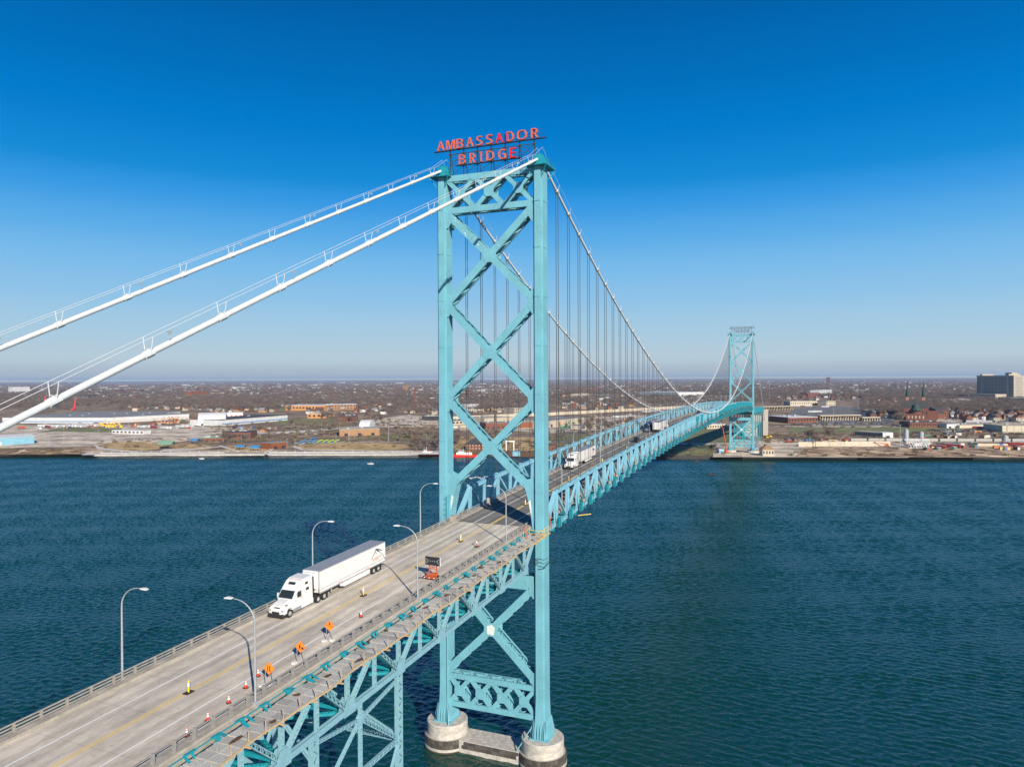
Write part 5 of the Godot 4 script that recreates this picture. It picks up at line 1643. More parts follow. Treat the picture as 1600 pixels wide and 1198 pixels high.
func make_town():
	M.wagon_grey = paint(Color(0.52, 0.51, 0.48), 0.7, mottled(122, 0.7, 1.0), 9.0)
	M.dark_glass = paint(Color(0.03, 0.035, 0.045), 0.2)
	M.sheet_white = paint(Color(0.66, 0.67, 0.69), 0.6, mottled(111, 0.85, 1.0), 30.0)
	M.cream = paint(Color(0.60, 0.53, 0.42), 0.8, mottled(112, 0.8, 1.0), 30.0)
	M.sheet_blue = paint(Color(0.20, 0.44, 0.58), 0.6, mottled(113, 0.8, 1.0), 20.0)
	M.roof_grey = paint(Color(0.27, 0.275, 0.285), 0.85, mottled(114, 0.75, 1.0), 40.0)
	M.roof_dark = paint(Color(0.07, 0.07, 0.075), 0.85, mottled(115, 0.7, 1.0), 40.0)
	M.brick = paint(Color(0.25, 0.095, 0.06), 0.9, mottled(116, 0.65, 1.0), 12.0)
	M.brick_tan = paint(Color(0.44, 0.26, 0.135), 0.9, mottled(117, 0.7, 1.0), 15.0)
	M.ochre = paint(Color(0.62, 0.30, 0.10), 0.85, mottled(118, 0.75, 1.0), 20.0)
	M.copper = paint(Color(0.035, 0.085, 0.07), 0.8, mottled(119, 0.6, 1.0), 8.0)
	M.rust_panel = paint(Color(0.33, 0.10, 0.035), 0.85, mottled(120, 0.6, 1.0), 8.0)
	M.blue_roof = paint(Color(0.05, 0.22, 0.45), 0.6)
	M.green_roof = paint(Color(0.16, 0.30, 0.22), 0.6)
	M.limestone = paint(Color(0.52, 0.46, 0.36), 0.85, mottled(121, 0.75, 1.0), 25.0)
	# --- beyond the empty lots on the park side
	building("warehouse", "huge white sheet-metal warehouse with a long bent front and flat grey roof", [3, 661], [172, 661], 652.5, 210.0, M.sheet_white, M.roof_grey, {"band": M.blue_roof})
	building("warehouse", "white warehouse wing angling away from the huge warehouse, grey roof", [172, 661], [295, 654.5], 649.5, 150.0, M.sheet_white, M.roof_grey, {"band": M.cream})
	building("shed", "pale blue sheet-metal shed at the water edge of the empty lot", [-60, 699], [53, 693], 684, 40.0, M.sheet_blue, M.sheet_white, {"roof": "gable", "rise": 2.0, "doors": 1, "door": M.white})
	building("low_building", "long low white building alone on the empty lot", [174, 677.5], [224, 678.5], 673, 12.0, M.sheet_white, M.sheet_white, {"cols": 8})
	building("terminal", "white terminal with a swept roof beside the trailer yard", [309, 665], [352, 664], 657.5, 40.0, M.sheet_white, M.sheet_white, {"roof": "barrel", "doors": 3})
	building("warehouse", "long white warehouse with blue trim and a dark roof by the park", [346, 665.5], [449, 656.5], 652.5, 60.0, M.sheet_white, M.roof_dark, {"band": M.blue_roof})
	building("office_building", "white two-storey building with red doors near the trailer yard", [351, 651.5], [379, 651], 645, 25.0, M.sheet_white, M.sheet_white, {"doors": 4, "door": M.red})
	building("school", "ochre school with a white flat roof among bare trees", [446, 641.5], [507, 641.5], 633.5, 60.0, M.ochre, M.sheet_white, {"cols": 12, "win_h": 0.3, "vents": 3})
	building("office_building", "tan two-storey block with a white roof beside the ochre school", [507, 640.5], [556, 640], 632, 50.0, M.brick_tan, M.sheet_white, {"cols": 10, "rows": 2, "vents": 3})
	building("workshop", "ochre workshop row with cream bays below the school", [480, 653.5], [522, 653], 646.5, 30.0, M.ochre, M.cream, {"cols": 6})
	building("brick_building", "red brick building next to the ochre workshops", [524, 659], [552, 659], 650, 25.0, M.brick, M.roof_dark, {"cols": 6, "rows": 2})
	building("warehouse", "tan brick warehouse with a white barrel vault behind it", [530, 681.5], [593, 680], 671, 45.0, M.brick_tan, M.limestone, {"doors": 3, "vents": 2})
	building("vaulted_hall", "white barrel-roofed hall behind the tan brick warehouse", [561, 672], [577, 672], 667, 30.0, M.sheet_white, M.sheet_white, {"roof": "barrel"})
	building("brick_building", "low brown brick building with flat dark roof by the park trees", [348, 686], [391, 685.5], 676, 30.0, M.brick, M.roof_dark, {"cols": 9, "doors": 2})
	building("brick_building", "small brick shop with green awning beside the blue shelter", [318, 690], [348, 689], 684, 14.0, M.brick, M.green_roof, {"doors": 3})
	building("park_pavilion", "rust-coloured wedge pavilion in the riverside park", [424, 702], [448, 699.5], 691.5, 16.0, M.rust_panel, M.roof_grey, {"doors": 2})
	building("depot", "long dark-fronted depot at the edge of the gravel lot", [664, 657], [700, 656], 650, 20.0, M.dark_glass, M.limestone, {})
	building("depot", "grey-roofed depot seen between the tower legs above gravel", [706, 664], [740, 663], 657, 30.0, M.limestone, M.roof_dark, {"cols": 6})
	building("factory", "pale flat factory with a tall brick chimney before it", [757, 661], [805, 658], 653, 60.0, M.limestone, M.limestone, {"vents": 3})
	building("brick_building", "long red brick works with dark loading bays behind the tower braces", [759, 671.5], [806, 670], 660.5, 25.0, M.brick, M.roof_grey, {"doors": 6})
	building("warehouse", "orange red warehouse beside the brick works", [806, 669], [832, 668], 660, 30.0, M.rust_panel, M.roof_grey, {})
	building("boathouse", "brown brick boathouse with arched windows behind the red fireboat", [727, 703], [756, 703], 694, 18.0, M.brick, M.roof_dark, {"roof": "hip", "cols": 6, "rows": 2, "win_w": 0.3, "glass": M.cream})
	building("dock_shed", "brown flat shed on the quay near the tower leg", [852, 703], [868, 702], 696, 14.0, M.brick, M.roof_dark, {"doors": 2})
	building("blue_shed", "bright blue covered dock between the quay piles", [801, 712.5], [813, 712.5], 706, 10.0, M.sheet_blue, M.sheet_blue, {"tall": 3.4})
	building("warehouse", "grey corrugated warehouse behind the green lifts", [856, 668], [912, 662], 655, 40.0, M.limestone, M.roof_grey, {"doors": 5})
	building("office_building", "cream two-storey office standing among bare trees", [912, 671], [938, 668], 664, 20.0, M.cream, M.roof_grey, {"cols": 8, "rows": 2})
	building("warehouse", "long white warehouse far beyond the main span", [1058, 622], [1100, 621], 613, 200.0, M.sheet_white, M.sheet_white, {"vents": 2})
	building("warehouse", "low white depot under the approach spans", [1105, 670], [1136, 669], 663.5, 25.0, M.cream, M.sheet_white, {"cols": 8})
	building("apartment_block", "long red brick apartment block far behind the hangers", [895, 612.5], [935, 612.5], 607, 40.0, M.brick, M.brick_tan, {"cols": 14, "rows": 3})
	building("hotel", "cream hotel-like block among dark trees behind the hangers", [906, 622], [920, 621], 615, 30.0, M.cream, M.cream, {"cols": 5, "rows": 3})
	building("school", "pale stone school with tall windows behind the tower leg", [803, 650], [824, 649], 638, 30.0, M.limestone, M.limestone, {"cols": 8, "rows": 3})
	building("office_building", "white and brown office block seen through the tower braces", [730, 642], [748, 641], 632, 30.0, M.sheet_white, M.sheet_white, {"cols": 6, "rows": 3})
	building("high_rise", "white slab hospital far away behind the falling cable", [18, 614.5], [46, 614], 604.5, 40.0, M.sheet_white, M.sheet_white, {"cols": 14, "rows": 6, "win_h": 0.35})
	building("high_rise", "tan brick tower far away beyond the thin chimney", [629, 611], [635, 611], 602, 30.0, M.brick_tan, M.brick_tan, {"cols": 4, "rows": 8})
	building("high_rise", "red brown apartment tower standing alone above the skyline", [1291.5, 600], [1297, 600], 589.5, 30.0, M.brick, M.brick_tan, {"cols": 4, "rows": 14})
	building("high_rise", "white apartment tower far behind the tower braces", [751, 615], [756, 615], 608, 25.0, M.sheet_white, M.sheet_white, {"cols": 4, "rows": 8})
	building("church_hall", "church with a broad red tiled roof among bare trees", [300, 621], [326, 620], 616, 40.0, M.brick_tan, M.rust_panel, {"roof": "gable", "rise": 12.0})
	# --- customs plaza and rail yard on the far tower's side
	building("customs_building", "long cream customs building with a row of dark windows", [1235, 633.5], [1283, 633], 627, 30.0, M.cream, M.limestone, {"cols": 14, "rows": 1, "win_w": 0.35, "win_h": 0.4, "vents": 4})
	building("customs_building", "cream and grey block behind the long customs building", [1292, 634], [1306, 633.5], 626.5, 25.0, M.cream, M.roof_grey, {"cols": 5, "rows": 2})
	building("brick_building", "low red brick building with patched white roof beside the plaza", [1232, 661], [1278, 660], 652, 55.0, M.brick, M.sheet_white, {"cols": 10, "vents": 4})
	building("brick_building", "dark red brick block among trees behind the plaza", [1263, 622.5], [1279, 622], 614, 30.0, M.brick, M.brick, {"cols": 6, "rows": 3})
	building("office_building", "white stepped office block behind the plaza trees", [1280, 619.5], [1300, 618], 609.5, 30.0, M.sheet_white, M.sheet_white, {"cols": 8, "rows": 4})
	building("house", "red brick house with white porch beside the tree-lined street", [1373, 649], [1382, 648.5], 642, 12.0, M.brick, M.roof_dark, {"roof": "gable", "cols": 3, "rows": 2})
	building("house", "white two-storey house next to the red brick house", [1354, 649.5], [1369, 649], 643, 12.0, M.sheet_white, M.roof_grey, {"roof": "gable", "cols": 4, "rows": 2})
	building("rail_shed", "long blue grey rail shed with a white end wall", [1336, 680.5], [1382, 684], 675.5, 14.0, M.roof_grey, M.limestone, {"cols": 16})
	building("rail_shed", "short white building at the end of the long rail shed", [1380, 684], [1396, 684], 676.5, 14.0, M.sheet_white, M.sheet_white, {"doors": 1})
	building("pump_house", "tan pump house with a pyramid roof on the quay by the tower", [1192, 712.5], [1210, 712.5], 702, 10.0, M.cream, M.brick_tan, {"roof": "hip", "cols": 4})
	building("equipment_shed", "small pale blue shed at the foot of the far tower", [1124, 708], [1132, 708], 703, 6.0, M.sheet_blue, M.sheet_white, {"doors": 1})
	building("warehouse", "dark red brick warehouse with white base behind the church", [1422, 668], [1474, 668], 660, 30.0, M.brick, M.roof_dark, {"cols": 12})
	building("cold_store", "white fronted store joined to the tan wall building", [1480, 669], [1500, 668.5], 662.5, 30.0, M.sheet_white, M.roof_grey, {"doors": 2})
	building("warehouse", "long tan windowless warehouse by the rail yard", [1500, 669], [1556, 667.5], 664, 40.0, M.cream, M.limestone, {})
	building("warehouse", "pinkish block-walled warehouse at the end of the rail yard", [1567, 675], [1640, 675], 665.5, 40.0, M.cream, M.limestone, {"cols": 6, "win_w": 0.03, "win_h": 0.9})
	building("brick_building", "red brick rectory with white porches beside the church", [1463, 652.5], [1483, 652], 640, 20.0, M.brick, M.roof_dark, {"cols": 6, "rows": 3, "roof": "gable", "rise": 4.0})
	building("brick_building", "row of red brick flats between church and railway station", [1505, 654], [1528, 653.5], 646, 15.0, M.brick, M.brick_tan, {"cols": 8, "rows": 2})
	building("warehouse", "long white mill roof in front of the railway station", [1470, 630], [1522, 629], 624, 40.0, M.sheet_white, M.sheet_white, {"vents": 3})
	building("post_office", "low dark glass hall at the foot of the railway station", [1580, 630], [1640, 630], 622, 60.0, M.dark_glass, M.roof_grey, {})
	# long noise wall of the approach road, and the fence wall of the quay
	for q in [["long cream retaining wall of the approach road behind the hangers", [[700, 656], [860, 649], [1000, 641.5], [1110, 635.5]], 5.5], ["long low concrete wall across the quay yard", [[1248, 697.5], [1392, 696.5]], 4.5], ["pale wall stretch behind the parked hopper wagons", [[1528, 697], [1620, 697]], 2.5]]:
		var w := thing("concrete_wall", q[0], "wall")
		for k in q[1].size() - 1:
			var a := ground(q[1][k][0], q[1][k][1]); var b := ground(q[1][k + 1][0], q[1][k + 1][1])
			var n := maxi(2, int(a.distance_to(b) / 14.0))
			for i in n:
				member("wall_panel", a.lerp(b, float(i) / n) + Vector3(0, q[2] * 0.5, 0), a.lerp(b, (i + 0.985) / n) + Vector3(0, q[2] * 0.5, 0), 0.5, q[2], M.cream, w)
	station()
	church()
	chimneys_and_silos()
	plaza_canopy()
	park_shelters()
	yard_stock()
	yard_machines()
	wagons_and_cars()
	houses()

func station():
	var p := ground(1527, 624)
	var t := thing("railway_station_tower", "eighteen-storey beige station tower with one wide shaded face of windows", "office tower", p, 0.0)
	# wide face normal (-0.85, 0.52) in (x, z); local x along that face
	var along := Vector3(0.52, 0, 0.85); var inward := Vector3(0.85, 0, -0.52)
	t.transform = Transform3D(Basis(along, Vector3.UP, -inward), p)
	var wide := 129.0; var deep := 34.0; var h := 70.0
	block("wall", Vector3(wide * 0.5, h * 0.5, -deep * 0.5), Vector3(wide, h, deep), M.limestone, t)
	for x in [wide * 0.14, wide * 0.86]:
		block("stair_tower", Vector3(x, h * 0.5 + 2.0, -deep * 0.5), Vector3(7.0, h + 4.0, deep + 3.0), M.limestone, t)
	block("penthouse", Vector3(wide * 0.8, h + 4.0, -deep * 0.5), Vector3(22, 8, 18), M.limestone, t)
	block("cornice", Vector3(wide * 0.5, h - 1.0, -deep * 0.5), Vector3(wide + 1.6, 1.6, deep + 1.6), M.limestone, t)
	for r in 15:
		for k in 26:
			if k in [3, 4, 21, 22] or r * 26 + k >= 300: continue
			block("window", Vector3(wide * (k + 0.5) / 26.0, 6.0 + 4.15 * r, 0.05), Vector3(2.9, 2.6, 0.2), M.dark_glass, t)
		block("window_band", Vector3(wide + 0.03, 6.0 + 4.15 * r, -deep * 0.5), Vector3(0.2, 1.9, deep * 0.7), M.roof_grey, t)
	var rest := Shape.new()
	for r in 15:
		for k in 26:
			if k in [3, 4, 21, 22] or r * 26 + k < 300: continue
			rest.box(Vector3(wide * (k + 0.5) / 26.0, 6.0 + 4.15 * r, 0.05), Vector3(2.9, 2.6, 0.2))
	var o := part("upper_windows", rest, M.dark_glass, t)
	o.set_meta("kind", "stuff")
	block("concourse", Vector3(wide * 0.5, 9.0, 22.0), Vector3(90, 18, 36), M.limestone, t)

func church():
	var p := ground(1413, 655.5)
	var t := thing("church", "red brick church with two green pointed spires and a dark steep roof", "church", p, deg_to_rad(-8))
	var brick: Material = M.brick
	block("wall", Vector3(17, 9, -14), Vector3(34, 18, 26), brick, t)
	var r := Shape.new()
	r.plate(PackedVector2Array([Vector2(-1.0, 18), Vector2(-27.5, 18), Vector2(-14, 29)]), Transform3D(Basis(Vector3(0, 0, 1), Vector3.UP, Vector3(-1, 0, 0)), Vector3(17, 0, 0)), 35.0)
	part("roof", r, M.roof_dark, t)
	var apse := Shape.new()
	apse.tube(Vector3(17, 0, 0), Vector3(17, 13, 0), 8, 8, 10)
	part("apse", apse, brick, t)
	var ar := Shape.new()
	ar.tube(Vector3(17, 13, 0), Vector3(17, 27, -3), 8.6, 0.1, 10)
	part("apse_roof", ar, M.copper, t)
	for x in [4.0, 27.0]:
		block("bell_tower", Vector3(x, 15, -30), Vector3(7, 30, 7), brick, t)
		block("belfry", Vector3(x, 32.5, -30), Vector3(6.2, 5, 6.2), M.brick_tan, t)
		var s := Shape.new()
		s.tube(Vector3(x, 35, -30), Vector3(x, 62, -30), 3.2, 0.08, 8)
		part("spire", s, M.copper, t)
		for f in [-1, 1]:
			for g in [-1, 1]:
				var pn := Shape.new()
				pn.tube(Vector3(x + f * 3.0, 30, -30 + g * 3.0), Vector3(x + f * 3.0, 38, -30 + g * 3.0), 0.7, 0.05, 6)
				part("pinnacle", pn, M.copper, t)
	for k in 6:
		block("window", Vector3(3.0 + 5.6 * k, 9, -0.95), Vector3(1.8, 8, 0.25), M.dark_glass, t)
	block("side_wing", Vector3(40, 7, -10), Vector3(12, 14, 18), brick, t)
	block("chapel", Vector3(17, 5, 11), Vector3(28, 10, 10), brick, t)
	for k in 5: block("window", Vector3(7.0 + 5.0 * k, 5, 16.05), Vector3(1.6, 4, 0.25), M.cream, t)

func chimneys_and_silos():
	for q in [["tall red brick chimney before the pale flat factory", 774, 668, 645, 2.2, M.brick], ["thin red brick chimney rising among bare trees", 648, 634, 607.5, 2.0, M.brick], ["small brick stack between town roofs", 660.5, 613, 604, 2.0, M.limestone]]:
		var p := ground(q[1], q[2]); var h: float = depth_of(p) * (q[2] - q[3]) / FOCAL
		var t := thing("chimney", q[0], "chimney", p)
		var a := Shape.new(); a.tube(Vector3.ZERO, Vector3(0, h, 0), q[4], q[4] * 0.72, 10, true)
		part("shaft", a, q[5], t)
		var b := Shape.new(); b.tube(Vector3(0, h - 2.0, 0), Vector3(0, h + 0.1, 0), q[4] * 0.86, q[4] * 0.86, 10, true)
		part("rim", b, q[5], t)
	for q in [["tall pale grey cement silo on legs by the hopper wagons", 1416.5, 697.5, 672, 2.3], ["shorter grey silo behind the steel frames", 1440, 689, 675.5, 2.6], ["square-topped grey silo near the tan warehouse wall", 1571.5, 693, 681.5, 2.8]]:
		var p := ground(q[1], q[2]); var h: float = depth_of(p) * (q[2] - q[3]) / FOCAL
		var t := thing("silo", q[0], "silo", p)
		var a := Shape.new(); a.tube(Vector3(0, 3, 0), Vector3(0, h, 0), q[4], q[4], 14, true)
		part("drum", a, M.galv, t)
		var b := Shape.new(); b.tube(Vector3(0, 3, 0), Vector3(0, 0.8, 0), q[4], 0.6, 14)
		part("hopper", b, M.galv, t)
		var c := Shape.new(); c.tube(Vector3(0, h, 0), Vector3(0, h + 1.2, 0), q[4], 0.5, 14, true)
		part("cap", c, M.galv, t)
		for f in [-1, 1]:
			for g in [-1, 1]: block("leg", Vector3(f * q[4] * 0.7, 1.6, g * q[4] * 0.7), Vector3(0.3, 3.2, 0.3), M.galv, t)
	for q in [[1203, 630, 592], [1303, 660, 638], [165, 664, 655], [1407, 705, 664], [940, 690, 640], [930, 690, 645], [1015, 640, 612], [545, 690, 672], [607, 690, 665], [1341, 640, 600], [1575, 676, 655], [1492, 676, 655]]:
		var p := ground(q[0], q[1]); var h: float = depth_of(p) * (q[1] - q[2]) / FOCAL
		var t := thing("light_mast", "thin grey mast rising over the far shore", "mast", p, 0.0, "masts on the far shore")
		var a := Shape.new(); a.tube(Vector3.ZERO, Vector3(0, h, 0), 0.32, 0.18, 6)
		part("pole", a, M.galv, t)
		block("lamp_bracket", Vector3(0, h, 0), Vector3(2.2, 0.3, 0.5), M.galv, t)

func plaza_canopy():
	for q in [["long toll canopy on cream piers across the plaza", [1282, 657], [1346, 656], 649, 16], ["grey toll canopy beyond the long cream one", [1348, 658], [1376, 657.5], 652, 7], ["row of toll booths under a cream roof beside the approach", [1180, 642], [1240, 640.5], 635.5, 14]]:
		var a := ground(q[1][0], q[1][1]); var b := ground(q[2][0], q[2][1]); var h: float = depth_of(a) * (q[1][1] - q[3]) / FOCAL
		var x := (b - a).normalized(); var wide := a.distance_to(b)
		var t := thing("toll_canopy", q[0], "canopy", a, atan2(-x.z, x.x))
		block("roof", Vector3(wide * 0.5, h - 0.5, -6), Vector3(wide, 1.2, 13), M.cream, t)
		for k in q[4]:
			block("pier", Vector3(wide * (k + 0.5) / q[4], (h - 1.1) * 0.5, -6), Vector3(1.1, h - 1.1, 6), M.ochre if k % 3 == 0 else M.cream, t)
			block("booth", Vector3(wide * (k + 0.5) / q[4], 1.4, 1.0), Vector3(1.8, 2.8, 3.0), M.limestone, t)

func park_shelters():
	for q in [["green roofed open shelter in the riverside park", 247, 701.5, 267, 689, M.green_roof, 9.0], ["blue roofed shelter beside the park road", 297, 693, 307, 685.5, M.blue_roof, 8.0], ["blue folded-roof shelter near the promenade", 368, 702, 380, 695.5, M.blue_roof, 7.0], ["blue box-roofed shelter beside the folded one", 390, 705, 403, 696.5, M.blue_roof, 8.0], ["small blue awning over the playground", 485, 687, 493, 683.5, M.blue_roof, 6.0], ["blue tent roof under bare park trees", 664, 690, 670, 686, M.blue_roof, 6.0]]:
		var a := ground(q[1], q[2]); var b := ground(q[3], q[2]); var h: float = depth_of(a) * (q[2] - q[4]) / FOCAL
		var x := (b - a).normalized(); var wide := a.distance_to(b); var deep: float = q[6]
		var t := thing("park_shelter", q[0], "shelter", a, atan2(-x.z, x.x))
		for k in [[0.08, -0.1], [0.92, -0.1], [0.08, -0.9], [0.92, -0.9]]:
			block("post", Vector3(wide * k[0], h * 0.35, deep * k[1]), Vector3(0.4, h * 0.7, 0.4), M.rusty, t)
		var st := Shape.new()
		st.plate(PackedVector2Array([Vector2(0.8, h * 0.62), Vector2(-deep * 0.5, h), Vector2(-deep - 0.8, h * 0.62), Vector2(-deep - 0.8, h * 0.55), Vector2(-deep * 0.5, h * 0.92), Vector2(0.8, h * 0.55)]), Transform3D(Basis(Vector3(0, 0, 1), Vector3.UP, Vector3(-1, 0, 0)), Vector3(wide * 0.5, 0, 0)), wide + 1.0)
		part("roof", st, q[5], t)
	# playground of blue and green slides
	var g := ground(485, 692)
	var t := thing("playground", "blue and lime green playground slides and mounds in the park", "playground", g, deg_to_rad(20))
	var lime := paint(Color(0.32, 0.50, 0.06), 0.6)
	for k in 7:
		block("pad", Vector3(-14 + k * 6.0, 0.3, -2.0 * (k % 3)), Vector3(5.2, 0.4, 5.0), M.sheet_blue if k % 3 != 1 else M.blue_roof, t)
		var s := Shape.new()
		s.path_tube([Vector3(k * 6.0 - 10, 0.5, 4), Vector3(k * 6.0 - 8.5, 2.4, 0), Vector3(k * 6.0 - 6, 3.0, -4)], [0.6, 0.6, 0.6], 6)
		part("slide", s, lime if k > 2 else M.blue_roof, t)

func boom_lift(label: String, p: Vector3, turn: float, m: Material, raise: float, long: float, group: String):
	var t := thing("boom_lift", label, "boom lift", p, turn, group)
	block("chassis", Vector3(0, 0.9, 0), Vector3(2.4, 0.9, 4.4), m, t)
	for f in [-1, 1]:
		for z in [-1.5, 1.5]: wheel(t, f * 1.15, z, 0.5, 0.4)
	block("turret", Vector3(0, 2.0, 0.4), Vector3(1.9, 1.3, 2.4), m, t)
	var tip := Vector3(0, 2.6 + sin(raise) * long, -cos(raise) * long)
	member("boom", Vector3(0, 2.6, 0.6), tip.lerp(Vector3(0, 2.6, 0.6), 0.35), 0.5, 0.6, m, t)
	member("jib", tip.lerp(Vector3(0, 2.6, 0.6), 0.36), tip, 0.32, 0.4, m, t)
	block("basket", tip + Vector3(0, 0.3, -0.6), Vector3(1.8, 1.1, 0.9), m, t)

func yard_machines():
	rng.seed = 4041
	for k in 13:
		boom_lift("yellow boom lift parked in the row before the white warehouse", ground(157 + k * 2.6 + rng.randf_range(-0.6, 0.6), 667.5 + rng.randf_range(-0.8, 0.8)), rng.randf_range(0.6, 2.2), M.yellow, rng.randf_range(0.2, 0.9), rng.randf_range(4, 7), "yellow lifts")
	for k in 14:
		boom_lift("orange and cream boom lift with raised arm in the equipment yard", ground(244 + k * 2.6 + rng.randf_range(-0.6, 0.6), 661.8 + rng.randf_range(-1.0, 1.0)), rng.randf_range(-1.5, 1.5), M.orange_steel if k % 2 == 0 else M.lumber, rng.randf_range(0.6, 1.2), rng.randf_range(6, 9), "orange lifts")
	for k in 16:
		boom_lift("green boom lift parked behind the hangers", ground(874 + k * 2.6 + rng.randf_range(-1, 1), 669.0 - k * 0.05 + rng.randf_range(-1.2, 1.2)), rng.randf_range(-1.5, 1.5), M.green_lift if k % 4 else M.red, rng.randf_range(0.3, 0.9), rng.randf_range(5, 8), "green lifts")
	boom_lift("orange boom lift with its long arm up against the far tower", at(-12.5, LAND, SPAN - 12.0), 2.5, M.orange_steel, 1.36, 36.0, "")
	boom_lift("orange boom lift lowered on the quay yard near the hopper wagons", ground(1386, 697.5), 1.4, M.orange_steel, 0.08, 10.0, "")
	# two red crawler cranes behind the cable
	for q in [["red lattice crane beyond the great warehouse", 114, 641, 622], ["small red lattice crane behind the falling cable", 67, 634, 618]]:
		var p := ground(q[1], q[2]); var h: float = depth_of(p) * (q[2] - q[3]) / FOCAL
		var t := thing("crawler_crane", q[0], "crane", p, 0.4)
		block("cab", Vector3(0, 3, 0), Vector3(5, 4, 8), M.red, t)
		for f in [-1, 1]: block("track", Vector3(f * 3.2, 0.8, 0), Vector3(1.4, 1.6, 9), M.iron, t)
		part("boom", laced_bar(Vector3(0, 3, -3), Vector3(0, h, -h * 0.35), 1.8, 1.5, Vector3(1, 0, 0)), M.red, t)
	# grey steel frames and red boxes on the quay
	for k in 4:
		var p := ground(1430 + k * 8.0, 700.0)
		var t := thing("steel_frame", "pale slanting steel frame stacked on the quay between the silos", "steel frame", p, 0.5, "steel frames on the quay")
		for j in 3:
			member("leg", Vector3(j * 3 - 3, 0, 0), Vector3(j * 3 - 6, 8, -3), 0.5, 0.5, M.rope_pale, t)
			member("brace", Vector3(j * 3 - 6, 0, -3), Vector3(j * 3 - 3, 7, 0), 0.4, 0.4, M.rope_pale, t)
		member("rail", Vector3(-9, 8, -3), Vector3(1, 8, -3), 0.5, 0.5, M.rope_pale, t)
		block("sledge", Vector3(-2, 0.4, 0), Vector3(10, 0.8, 3), M.galv, t)

func box_trailer_template(called: String, label: String, m: Material, long: float, group: String) -> Node3D:
	var t := thing(called, label, "trailer", Vector3.ZERO, 0.0, group)
	block("box", Vector3(0, 2.6, 0), Vector3(2.6, 2.8, long), m, t)
	block("roof", Vector3(0, 4.03, 0), Vector3(2.6, 0.06, long), M.sheet_white, t)
	block("skirt", Vector3(0, 0.9, long * 0.1), Vector3(2.2, 0.6, long * 0.4), M.galv, t)
	for f in [-1, 1]: wheel(t, f * 1.0, -long * 0.38, 0.5, 0.5)
	return t

